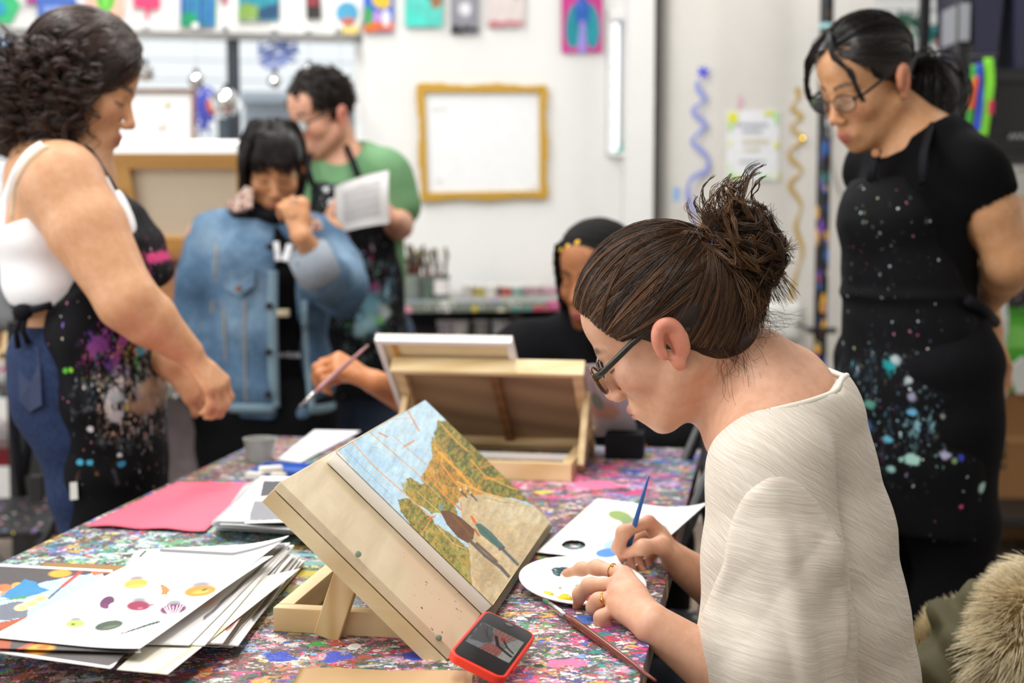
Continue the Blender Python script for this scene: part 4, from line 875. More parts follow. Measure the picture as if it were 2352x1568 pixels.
    ln([(1050, 860), (1120, 930), (1200, 990), (1240, 1035)], 5, '#5f5a58'); ln([(1080, 870), (1180, 960)], 4, '#6d5746'); r.ell(*Zm(902, 690), 6, 9, '#6f9488', .5, .2)
    r.poly(zp([(1070, 770), (1100, 770), (1150, 810), (1215, 880), (1200, 905), (1130, 850), (1095, 820)]), '#4f6f66'); ln([(1095, 790), (1200, 890)], 4, '#45635e'); r.poly(zp([(1045, 730), (1060, 735), (1085, 770), (1062, 765)]), '#d8642c')
    ln([(1205, 895), (1285, 975)], 4.5, '#5a6468'); ln([(1195, 900), (1215, 890)], 4, '#5b4a52')
    for q in ((1000, 605), (1030, 600), (1050, 620)): ln([q, (q[0]+30, q[1]+35)], 2.2, '#3c4450'); r.ell(*Zm(q[0]-3, q[1]-5), 2.5, 3, '#d9d2c8')
    # bare primed strip down the near side
    r.poly(zp([(300, 450), (375, 395), (480, 520), (600, 640), (700, 760), (800, 840), (1000, 1060), (1140, 1165), (1090, 1240)]), '#e6e1d6', 3)
    s1 = fbm(x/9+y/30, y/22, 21); s2 = fbm(x/5, y/4, 11); s3 = fbm(x/3+y/6, y/12, 31)
    r.c *= (1+.22*(s1-.5)*2+.14*(s2-.5)*2+.12*(s3-.5)*2)[..., None]; r.c *= 1+.10*(fbm(x/14, y/9, 41)-.5)[..., None]*np.array([2, .6, -1.6]); return r.get()
t = NT('oil_paint_on_canvas'); t.bump(t.noise(t.pos(), 260, 5, .7), .35, .0015); M_OIL = t.fin(t.attr(), .5, spec=.4)
Kf = [k+en*.0004 for k in K]; ins_ = .0025
sheet('painting', Kf, M_OIL, .0006, 300, 260, cols=shade_px(Kf, landscape), parent=cvs, nrm=en)

# far easel: faces away (towards the man at the end of the table)
fa0, fa1, fb0, fb1 = -.705, -.352, 2.61, 2.93
fph = math.radians(41.5); fs = -math.cos(fph)*E2+math.sin(fph)*EZ; fn = unit(np.cross(E1, fs)); fn = fn if fn[2] > 0 else -fn
fe = thing('table_easel', 'pine table easel at the far end of the table seen from its back', 'easel', TT(-.54, 2.78, TZ))
b = MB(); b.obox(TT(fa0, fb0, TZ), E1*(fa1-fa0), E2*.02, EZ*.034, .001); b.put('base_bar', M_PINE, fe)
for x in (fa0, fa1-.02):
    b = MB(); b.obox(TT(x, fb0+.021, TZ), E1*.02, E2*(fb1-fb0-.04), EZ*.034, .001); b.put('base_bar', M_PINEY, fe)
b = MB(); b.obox(TT(fa0+.02, fb0+.16, TZ+.01), E1*(fa1-fa0-.04), E2*.012, EZ*.012, .001); b.put('cross_bar', mat('white_cross_bar', '#eee9e0', .6), fe)
fo = TT(-.722, 2.94, TZ+.012); fw_, fl_ = .377, .295
b = MB(); b.obox(fo, E1*fw_, fs*fl_, fn*.004); b.put('panel', M_PLY, fe)
for x, w_ in ((0, .02), (fw_-.02, .02)):
    b = MB(); b.obox(fo+E1*x-fn*.02, E1*w_, fs*fl_, fn*.019, .001); b.put('panel_rail', M_PINEY, fe)
b = MB(); b.obox(fo+E1*.02-fn*.02, E1*(fw_-.04), fs*.03, fn*.019, .001); b.put('panel_rail', M_PINE, fe)
b = MB(); b.obox(fo+fs*(fl_-.008)-fn*.024-E1*.004, E1*(fw_+.008), fs*.012, fn*.034, .0015); b.put('top_bar', wood('top_bar_pine', '#ecd6a8', '#dcc08c', 1, 0), fe)
b = MB(); b.obox(fo+E1*.17+E1*.02-fn*.012, E1*.018, fs*fl_*.97, fn*.011, .001); b.put('brace', wood('brace_brown', '#8a6138', '#74502c', 1, 1), fe)
for x in (fa0-.014, fa1+.001):
    lo = TT(x, 2.70, TZ+.005); hi = TT(x, 2.80, TZ+.135); b = MB(); b.obox(lo, E1*.013, unit(np.cross(E1, hi-lo))*.024, hi-lo, .001); b.put('support_leg', M_PINEY, fe)
b = MB(); b.obox(fo+fs*.03+fn*.005, E1*fw_, fs*.016, fn*.02, .001); b.put('ledge', M_PINE, fe)
# his canvas
co2 = fo+fn*.008
cw0 = float(np.dot(PPl(866, 800, co2, fn)-co2, E1)); cw1 = float(np.dot(PPl(1178, 800, co2, fn)-co2, E1)); top_l = float(np.dot(PPl(1010, 785, co2, fn)-co2, fs))
c2 = thing('canvas', 'white stretched canvas on the far easel, its back towards the camera', 'canvas', co2+fs*.05)
b = MB(); b.obox(co2+E1*cw0+fs*.05+fn*.014, E1*(cw1-cw0), fs*(top_l-.05), fn*.004, .001); b.put('canvas_cloth', mat('primed_canvas', '#e9e5dc', .75), c2)
for q in ((cw0, .05, .012, top_l-.05), (cw1-.012, .05, .012, top_l-.05), (cw0+.012, top_l-.012, cw1-cw0-.024, .012), (cw0+.012, .05, cw1-cw0-.024, .012)):
    b = MB(); b.obox(co2+E1*q[0]+fs*q[1], E1*q[2], fs*q[3], fn*.014, .001); b.put('stretcher_bar', mat('white_wrapped_edge', '#f0eeea', .7), c2)
b = MB(); b.obox(co2+E1*(cw0+.013)+fs*.064+fn*.008, E1*(cw1-cw0-.026), fs*(top_l-.08), fn*.005); b.put('back_cloth', mat('raw_linen', '#e4d3a8', .8), c2)
b = MB(); b.obox(co2+E1*(cw0+.03)+fs*.066+fn*.003, E1*.008, fs*(top_l-.084), fn*.005); b.put('wedge', mat('ochre_wedge', '#c8923c', .6), c2)
# drawing clipped beside the panel
h0 = fo+fn*.012
hp = [PPl(x, y, h0, fn) for x, y in ((1322, 838), (1425, 835), (1466, 1000), (1368, 1002))]
def tomato(x, y):
    r = Raster(x, y, '#d8d2d4'); r.ell(1388, 946, 42, 24, '#d9a99c', .1, .4); r.ell(1400, 950, 24, 18, '#d7b088', .1, .5, .8); r.ell(1372, 925, 13, 25, '#8aa08e', -.5, .3); r.line([(1360, 880), (1376, 940)], 2, '#9fae9c', .7); return r.mottle(.04, .05).get()
o = sheet('drawing_sheet', hp, M_ART, .0008, 50, 50, cols=shade_px(hp, tomato), nrm=fn, bend=lambda u, v: .004*np.sin(3*v)); tag(o, 'translucent white drawing of a tomato and leaf clipped right of the far easel', 'drawing')
bx = PZ(1430, 1056, TZ); b = MB(); b.obox(PZ(1388, 1054, TZ), E1*.078, E2*.07, EZ*.052, .004); tag(b.put('black_stand', mat('matt_black_plastic', '#17171a', .6)), 'black block shaped stand below the tomato drawing', 'stand')

# ---- phone leaning on the easel's foot
c_ = PZ(1150, 1580, TZ+.004)
pa = np.array([.037, .126, .010]); pb_ = np.array([.056, -.0146, -.024]); pa = unit(pa)*.134; pb_ = unit(pb_-unit(pa)*np.dot(pb_, unit(pa)))*.067; pn = unit(np.cross(pb_, pa)); pn = pn if pn[2] > 0 else -pn
po = c_-pb_
ph = thing('mobile_phone', 'phone in a red case showing a reference photo, leaning by the easel foot', 'phone', po+pa*.5+pb_*.5)
def rrect(o, a, c, n, th, rad, ins=0., k=6):
    la, lc = np.linalg.norm(a), np.linalg.norm(c); A, Cc = unit(a), unit(c); pts = []
    for cx, cy, s in ((la-ins-rad, lc-ins-rad, 0), (ins+rad, lc-ins-rad, 1), (ins+rad, ins+rad, 2), (la-ins-rad, ins+rad, 3)):
        for j in range(k+1):
            t_ = (s+j/k)*math.pi/2; pts.append(o+A*(cx+rad*math.cos(t_))+Cc*(cy+rad*math.sin(t_)))
    return pts, n*th
def rr_solid(mb, o, a, c, n, th, rad, ins=0.):
    if np.dot(np.cross(a, c), n) < 0: a, c = c, a
    pts, d = rrect(o, a, c, n, th, rad, ins); return mb.prism(pts, d, th)
M_RED = mat('red_silicone', '#e8351f', .45)
b = MB(); rr_solid(b, po, pa, pb_, pn, .0105, .012); cs = b.put('case', M_RED, ph, smooth='auto'); bv = cs.modifiers.new('bevel', 'BEVEL'); bv.width = .0015; bv.segments = 3; bv.limit_method = 'ANGLE'
b = MB(); rr_solid(b, po+pn*.0103, pa, pb_, pn, .0008, .009, .0035); b.put('glass_front', mat('phone_glass', '#0e0f11', .3, spec=.15), ph)
b = MB(); b.obox(po+unit(pb_)*.067+pa*.25+pn*.004, unit(pb_)*.0018, pa*.1, pn*.004, .0006); b.put('side_button', M_RED, ph)
b = MB(); b.lathe([(.0052, 0), (.0052, .0003), (.0044, .0004), (.0042, .0001)], po+pn*.0111+unit(pa)*.1235+pb_*.5, pn, 24); b.put('home_button', mat('button_ring', '#35363a', .3), ph)
so = po+pn*.0112; ua, ub = unit(pa), unit(pb_)
scr = [so+ua*.113+ub*.0065, so+ua*.113+ub*.0605, so+ua*.017+ub*.0605, so+ua*.017+ub*.0065]
sq = [so+ua*.099+ub*.0065, so+ua*.099+ub*.0605, so+ua*.038+ub*.0605, so+ua*.038+ub*.0065]
def ref_photo(u, v):   # u across (ub), v down the phone ; the picture is turned on its side
    r = Raster(u, v, '#7e7c7c'); r.poly([(0, 0), (.38, 0), (.55, .5), (.4, 1), (0, 1)], '#8d8f94', .04, 6); r.poly([(.0, .0), (.25, .0), (.45, .55), (.3, .8), (0, .8)], '#4b4746', .08, 8, .8)
    r.poly([(.3, 0), (.85, 0), (.62, .45), (.45, .5)], '#9c6a60', .04, 8); r.poly([(.85, 0), (1, 0), (1, .45), (.7, .5)], '#a8a79f', .03, 6); r.poly([(.4, .62), (.75, .6), (.72, 1), (.3, 1)], '#a05a52', .04, 8); r.poly([(.75, .5), (1, .45), (1, 1), (.74, 1)], '#b3b1a8', .03, 6)
    for k in range(5): r.line([(.4+.1*k, 0), (.5+.03*k, .5)], .008, '#c08a80'); r.line([(.35+.09*k, 1), (.5+.05*k, .6)], .008, '#c27a70')
    r.line([(.45, .3), (.6, .6), (.95, .75)], .05, '#1d1d20'); r.line([(.62, .3), (.78, .5), (.95, .6)], .035, '#2a2f34'); r.ell(.6, .28, .05, .06, '#c02a3a'); r.line([(.05, .1), (.4, .55)], .01, '#2a2727'); r.line([(.15, .05), (.3, .5)], .01, '#2a2727')
    return r.mottle(.2, 14).get()
t = NT('phone_screen_picture'); cc_ = t.attr(); t.fin('#000000', .35, spec=.12); t.set(t.b, 'Emission Color', cc_); t.set(t.b, 'Emission Strength', .75); M_SCR = t.m
sheet('screen', sq, M_SCR, .0003, 70, 70, cols=ref_photo, parent=ph, nrm=pn)

# ---- plate of paint, paper palette with a hole, loose brush
pc = PZ(1337, 1350, TZ+.004)
pl = thing('paper_plate', 'small white paper plate with blobs of teal, yellow and red paint', 'plate', pc)
R = .086
prof = [(.001, .0025), (R*.62, .0025), (R*.78, .007), (R*.97, .0125), (R, .0125), (R*.99, .0105), (R*.8, .004), (R*.66, 0), (.001, 0)]
tilt = unit((.05, -.12, 1))
b = MB(); b.lathe(prof, pc, tilt, 48); b.put('plate', mat('white_paper_plate', '#f4f4f1', .45), pl, smooth=True)
def blob(px, py, r, col, seed, name='paint_blob', flat=.3):
    c = PPl(px, py, pc+tilt*.0035, tilt); b = MB(); rg = np.random.default_rng(seed)
    prf = []; n = 20
    V = []; rad = r*(1+.35*np.array([math.sin(k*2*math.pi/n*2+seed)+.5*math.sin(k*2*math.pi/n*3+2*seed) for k in range(n)]))
    u_ = unit(np.cross(tilt, (0, 1, 0))); w_ = np.cross(tilt, u_)
    for f_, z_ in ((1, 0), (.85, flat*.6), (.5, flat), (.1, flat*.8)): V += [c+(u_*math.cos(2*math.pi*k/n)+w_*math.sin(2*math.pi*k/n))*rad[k]*f_+tilt*z_*r for k in range(n)]
    b.add(V, [(i*n+k, i*n+(k+1) % n, (i+1)*n+(k+1) % n, (i+1)*n+k) for i in range(3) for k in range(n)]+[tuple(range(3*n, 4*n))])
    return b.put(name, mat('wet_paint_'+col[1:], col, .2, 0, .1), pl, smooth=True)
blob(1287, 1310, .0115, '#0d3a4c', 1); blob(1278, 1316, .006, '#16504e', 4); blob(1330, 1346, .005, '#7aa890', 3); blob(1286, 1349, .002, '#d8a018', 2); blob(1256, 1366, .010, '#e2cc1c', 5); blob(1294, 1374, .012, '#e0c41a', 6); blob(1374, 1370, .013, '#dc3a2a', 7); blob(1350, 1374, .006, '#e04a30', 8)
pz_ = TZ+.003
pp_ = [PZ(x, y, pz_) for x, y in ((1372, 1146), (1624, 1180), (1462, 1306), (1232, 1270))]
hole = None
def palcol(x, y):
    r = Raster(x, y, '#f3f1f0'); 
    r.ell(1424, 1187, 30, 13, '#8aa05a', .2, .15); r.ell(1455, 1205, 36, 15, '#84956a', .3, .2, .9); r.ell(1500, 1215, 40, 14, '#5c7a4e', .3, .3); r.ell(1400, 1232, 46, 16, '#dce6f0', .1, .4); r.ell(1414, 1252, 34, 14, '#a9c8ea', -.2, .25); r.ell(1396, 1272, 30, 11, '#4f8adc', -.1, .15); r.ell(1425, 1262, 25, 12, '#7ab0ec', -.1, .3)
    return r.mottle(.02, .1).get()
def sheet_hole(name, corners, m, cols, hc, hr, label, cat, bend, nu=110, nv=90, th=.0006):
    o = sheet(name, corners, m, th, nu, nv, cols=cols, nrm=EZ, bend=bend)
    bm = bmesh.new(); bm.from_mesh(o.data); og = wloc(o); kill = []
    for f in bm.faces:
        c = np.array(f.calc_center_median())+og; x, y = proj(c)
        if ((x-hc[0])/hr[0])**2+((y-hc[1])/hr[1])**2 < 1: kill.append(f)
    bmesh.ops.delete(bm, geom=kill, context='FACES'); bm.to_mesh(o.data); bm.free(); return tag(o, label, cat)
sheet_hole('paper_palette', pp_, M_ART, shade_px(pp_, palcol), (1318, 1251), (28, 11.5), 'white disposable paper palette with a thumb hole and blue and green dabs', 'palette', lambda u, v: .001+.022*np.clip(u-.55, 0, 1)**2*4*(.3+.7*(1-v))+.002*np.sin(5*u)*v)
def brush(label, tip, fer0, fer1, end, col, r=.0028, bcol='#4a5a4a', kind='paintbrush'):
    th = thing(kind, label, 'paintbrush', (np.asarray(tip)+end)/2)
    b = MB(); d = end-fer1; b.tube([fer1, fer1+d*.12, fer1+d*.35, fer1+d*.8, end], [r*.85, r*1.15, r*1.25, r*.75, r*.4], 12); b.put('handle', mat('lacquer_'+col[1:], col, .18, 0, .12, 15), th, smooth=True)
    b = MB(); b.tube([fer0, fer0+(fer1-fer0)*.4, fer1+(fer1-fer0)*.05], [r*.75, r*.9, r*.95], 12); b.put('ferrule', mat('ferrule', '#c8c8c4', .25, 1.), th, smooth=True)
    b = MB(); b.tube([fer0+(fer1-fer0)*.05, fer0+(tip-fer0)*.5, tip], [r*.75, r*.9, r*.15], 10); b.put('bristles', mat('bristle_'+bcol[1:], bcol, .7), th, smooth=True); return th
brush('brown lacquered paintbrush lying across the table corner below the plate', PZ(1246, 1376, TZ+.008), PZ(1262, 1387, TZ+.008), PZ(1298, 1412, TZ+.007), PZ(1506, 1563, TZ+.006), '#6a2810', .0042, '#3f6a50')

# ---- papers
def pxq(l, z): return [PZ(x, y, z) for x, y in l]
def paper(name, l, z, label, cat, fn=None, col='#f2f1ef', group=None, th=.0008, bend=None, n=20, m=None):
    c = pxq(l, z); f = shade_px(c, fn) if fn else (lambda u, v: Raster(u, v, col).get())
    o = sheet(name, c, m or M_ART, th, n if not fn else 150, n if not fn else 110, cols=f, nrm=EZ, bend=bend); return tag(o, label, cat, group)
curl = lambda k, s=0: (lambda u, v: .0005+k*(u*v)**2+.3*k*np.sin(6*u+s)**2*.2)
# red card and blank sheet
o = paper('coloured_card', [(408, 1108), (592, 1110), (470, 1222), (196, 1209)], TZ+.003, 'large coral red card lying flat on the far left of the table', 'card', col='#ec667c', bend=lambda u, v: .0005+.003*v*np.sin(7*u)**2)
paper('blank_sheet', [(722, 988), (828, 990), (690, 1062), (636, 1056)], TZ+.003, 'blank white sheet beside the grey plastic cup at the back', 'paper', col='#f0f0f2')
paper('kraft_sheet', [(100, 1292), (290, 1300), (280, 1330), (60, 1322)], TZ+.0025, 'strip of brown kraft card peeking out above the fruit picture', 'card', col='#94703f')
paper('kraft_sheet', [(690, 1536), (1085, 1543), (1085, 1640), (640, 1640)], TZ+.003, 'brown kraft paper sheet at the near edge of the table', 'paper', col='#b59367', n=30, bend=lambda u, v: .0005+.0008*np.sin(9*u))
# pile of printed pictures, left
def fruit(x, y):
    r = Raster(x, y, '#f4f2f1')
    def f(cx, cy, rx, ry, c, rot=0., sh='#8f8a90', k=.25): r.ell(cx+2, cy-ry*1.0, rx*.96, ry*.95, sh, rot, .55, .8); r.ell(cx, cy, rx, ry, c, rot, k)
    f(312, 1345, 33, 12, '#e8a93c', -.12); r.ell(314, 1350, 22, 5, '#f0c860', -.1, .5); 
    r.poly([(367, 1344), (380, 1350), (391, 1358), (384, 1368), (370, 1370), (372, 1358)], '#cf7a34'); 
    f(460, 1364, 44, 15, '#e58a2c', -.06); r.ell(462, 1366, 26, 6, '#f0ac48', -.05, .5); r.ell(470, 1361, 9, 3, '#5a6a2c', -.3, .3)
    r.ell(246, 1386, 21, 13, '#5a2350', -.5, .2); r.ell(258, 1395, 13, 8, '#f4f2f1', -.5, .2); r.ell(242, 1394, 10, 7, '#6a2a5c', .3, .3); 
    f(318, 1394, 32, 12, '#8e2345', -.03); r.ell(322, 1399, 8, 3, '#c86a80', 0, .6); r.line([(345, 1392), (353, 1392)], 1.5, '#7a2040')
    f(398, 1404, 36, 14, '#6a2a54', -.05); 
    for k in range(-3, 4): r.line([(398+k*3, 1416), (398+k*9, 1397-2*abs(k))], 1.5, '#e6d8e2')
    f(172, 1433, 26, 9, '#a9bc5a', -.06); r.ell(168, 1434, 6, 2.5, '#5a6a2a', 0, .3); 
    r.ell(250, 1437, 36, 11, '#3f4f40', -.18, .15); r.ell(254, 1440, 24, 4, '#5f7258', -.18, .5)
    r.poly([(262, 1461), (300, 1447), (366, 1429), (369, 1433), (310, 1450)], '#3a4a44', 1.5, .1)
    return r.get()
def still_life(x, y):
    r = Raster(x, y, '#4a4547'); r.poly([(-90, 1362), (60, 1348), (180, 1322), (230, 1312), (262, 1350), (150, 1425), (-90, 1445)], '#a9bcd8', 5, .03)
    r.poly([(-90, 1400), (60, 1385), (60, 1420), (-90, 1440)], '#4d4a4c', 6, .03, .8)
    for cx, cy, rx, ry, c in ((10, 1352, 22, 10, '#e0703c'), (42, 1346, 18, 8, '#e8a43c'), (20, 1366, 24, 9, '#e58648'), (138, 1319, 30, 10, '#e0a030'), (-20, 1375, 20, 9, '#d8603c')): r.ell(cx, cy, rx, ry, c, -.05, .3)
    r.poly([(0, 1372), (58, 1332), (84, 1340), (92, 1352), (116, 1358), (92, 1366), (40, 1378)], '#2f7fb0', 3, .05); r.poly([(0, 1380), (70, 1368), (60, 1376)], '#3f8a4a', 2, .05)
    for cx, cy in ((52, 1396), (70, 1388), (92, 1376)): r.ell(cx, cy, 22, 9, '#e6dc9a', -.2, .2); r.ell(cx+2, cy+1, 12, 4, '#d9cc6a', -.2, .3)
    r.line([(112, 1376), (146, 1346)], 2.5, '#3a4450'); r.line([(144, 1348), (186, 1314)], 4, '#d8402c')
    r.poly([(-90, 1450), (60, 1418), (90, 1418), (-20, 1456)], '#a5502c', 3, .05); r.poly([(205, 1312), (260, 1308), (262, 1316), (215, 1322)], '#cf6a3c', 2, .05)
    r.poly([(-90, 1470), (330, 1470), (330, 1560), (-90, 1560)], '#55504f', 4, .03); r.poly([(-90, 1466), (28, 1470), (20, 1498), (-90, 1490)], '#a5563a', 3, .05); r.line([(40, 1495), (76, 1478)], 3.5, '#d05a4a'); r.ell(92, 1492, 40, 14, '#e8a83c', -.1, .4); r.ell(100, 1488, 20, 6, '#e0703c', -.1, .5)
    r.line([(-90, 1294), (0, 1299), (256, 1312), (322, 1498), (250, 1534), (0, 1497), (-90, 1486)], 4, '#f2f0ee'); r.mottle(.1, .09); return r.get()
g = 'loose prints in the near left pile'
for i in range(14):
    f_ = i/13; z = TZ+.004+.0021*i; j = np.random.default_rng(40+i).normal(0, 1, 8)*[6, 4, 9, 6, 12, 6, 8, 5]
    l = [(350+j[0]-40*f_, 1276+j[1]-6*f_), (704-42*f_+j[2]*.6, 1290-36*f_+j[3]), (566-110*f_+j[4]*1.5, 1482-2*f_+j[5]), (200+j[6]-30*f_, 1470+j[7])]
    col = ['#f0eeec', '#e6e4e2', '#f2f1ef', '#eae6da', '#f0f0f0', '#dcdad8'][i % 6]
    def pr(x, y, i=i, col=col, l=l):
        r = Raster(x, y, col)
        if i % 3 == 1: r.line([(l[1][0]-150, l[1][1]+14), (l[1][0]-14, l[1][1]+6), (l[2][0]+34, l[2][1]-60)], 5, '#6d6a6c', .9)
        if i % 4 == 2: r.line([(l[1][0]-40, l[1][1]+80), (l[2][0]+10, l[2][1]-30)], 6, ['#3a7ab8', '#9a5a44', '#d8cc9a'][i % 3], .9)
        return r.get()
    c = pxq(l, z); o = sheet('printed_sheet', c, M_ART, .0012, 60, 50, cols=shade_px(c, pr), nrm=EZ, bend=(lambda u, v, i=i: .0004+.005*np.clip(u-.7, 0, 1)*np.sin(i)**2*(1-v)))
    tag(o, 'white print fanned out in the pile beneath the fruit picture sheet', 'print', g)
z1 = TZ+.036
paper('printed_sheet', [(318, 1264), (664, 1248), (560, 1330), (300, 1330)], z1, 'white print with a grey bar sticking out at the top of the near left pile', 'print', lambda x, y: Raster(x, y, '#f2f1f0').line([(370, 1266), (535, 1275), (655, 1258)], 5, '#77767a').line([(322, 1280), (334, 1268)], 3, '#3a3a3c').line([(378, 1296), (470, 1300)], 3, '#d8a4a0', .7).get(), bend=lambda u, v: .0008+.012*np.clip(u-.62, 0, 1)**2*6)
paper('printed_sheet', [(480, 1352), (690, 1306), (385, 1549), (268, 1538)], z1-.008, 'cream edged print poking out at the front right of the near left pile', 'print', lambda x, y: Raster(x, y, '#ece7d8').line([(420, 1470), (560, 1370)], 5, '#9a5a44', .9).line([(470, 1452), (540, 1398)], 4, '#2f7ab8', .9).line([(360, 1545), (520, 1440)], 6, '#e2d6a8', .9).get())
paper('still_life_print', [(-90, 1292), (258, 1310), (324, 1500), (-90, 1488)], z1+.002, 'dark still life print of peaches, blue cloth and knife under the fruit sheet', 'print', still_life, bend=lambda u, v: .0005+0*u)
paper('still_life_print', [(-90, 1440), (330, 1452), (256, 1536), (-90, 1488)], z1-.002, 'second dark still life print below the fruit sheet at the left edge', 'print', still_life)
paper('fruit_sheet', [(296, 1298), (628, 1284), (322, 1496), (-24, 1462)], z1+.006, 'white picture sheet of assorted fruit and vegetables on top of the pile', 'print', fruit, bend=lambda u, v: .0006+.006*np.clip(u-.6, 0, 1)**2*4+.0012*np.sin(5*v), n=40)
# pile of grey prints behind the easel
g = 'loose prints in the far grey pile'
for i in range(13):
    f_ = i/12; z = TZ+.004+.0024*i; j = np.random.default_rng(70+i).normal(0, 1, 8)*[5, 3, 8, 4, 9, 5, 6, 3]
    l = [(560+j[0]+30*f_, 1120+j[1]-20*f_), (775+j[2], 1135+j[3]-20*f_), (770+j[4], 1240+j[5]-26*f_), (488+j[6]+10*f_, 1216+j[7]-16*f_)]
    col = ['#dedede', '#f0f0f0', '#cfcfd2', '#e8e8e8', '#bdbdc2'][i % 5]
    c = pxq(l, z); o = sheet('printed_sheet', c, M_ART, .0014, 16, 14, cols=lambda u, v, col=col: Raster(u, v, col).get(), nrm=EZ, bend=(lambda u, v, i=i: .0005+.004*u*np.sin(i*1.7)**2*v)); tag(o, 'greyish print fanned in the pile behind the near easel', 'print', g)
def greypic(x, y):
    r = Raster(x, y, '#f1f1f1'); r.poly([(606, 1104), (800, 1108), (760, 1142), (596, 1140)], '#48474b', 2, .05); r.poly([(585, 1150), (800, 1144), (800, 1190), (570, 1198)], '#85858a', 4, .04); r.line([(640, 1152), (760, 1146)], 4, '#57575c'); return r.mottle(.1, .06).get()
paper('printed_sheet', [(598, 1094), (790, 1098), (775, 1196), (562, 1202)], TZ+.04, 'grey photo print topmost on the pile behind the near easel', 'print', greypic)
# grey cup, blue tray, erasers
cc = PZ(598, 1058, TZ); cup = thing('plastic_cup', 'squat translucent grey plastic cup on the far left of the table', 'cup', cc)
b = MB(); b.lathe([(.026, 0), (.033, .044), (.0345, .045), (.0345, .047), (.0325, .047), (.025, .003), (.001, .003)], cc, n=28); b.put('cup', mat('cloudy_grey_plastic', '#a9aca8', .3, 0, .2, 40), cup, smooth='auto')
ct = PZ(650, 1085, TZ); b = MB(); b.obox(ct-E1*.05-E2*.04, E1*.12, E2*.08, EZ*.006, .002)
tr = thing('blue_tray', 'blue plastic tray lying beside the grey cup', 'tray', ct); b.put('tray_base', mat('cobalt_plastic', '#2a56b0', .4), tr)
b = MB()
for o_, a_, c_2 in ((ct-E1*.05-E2*.04, E1*.12, E2*.004), (ct-E1*.05+E2*.036, E1*.12, E2*.004), (ct-E1*.05-E2*.04, E1*.004, E2*.08), (ct+E1*.066-E2*.04, E1*.004, E2*.08)): b.obox(o_, a_, c_2, EZ*.013, .001)
b.put('rim', mat('cobalt_plastic_rim', '#3a66be', .4), tr)
for px, py, ang, l_, cl, lb in ((622, 1078, .5, .045, '#e6e2da', 'white eraser lying tilted on the blue tray'), (585, 1092, -.2, .035, '#d3d0c8', 'off-white eraser at the left of the blue tray'), (640, 1094, .1, .03, '#c9c5bd', 'small grubby eraser in front of the blue tray')):
    c = PZ(px, py, TZ+.016 if 'on the' in lb else TZ+.008); d = E1*math.cos(ang)+E2*math.sin(ang); w = np.cross(EZ, d)
    b = MB(); b.obox(c-d*l_/2-w*.009-EZ*.007, d*l_, w*.018, EZ*.014, .004); tag(b.put('eraser', mat('eraser_'+cl[1:], cl, .7), smooth='auto'), lb, 'eraser')
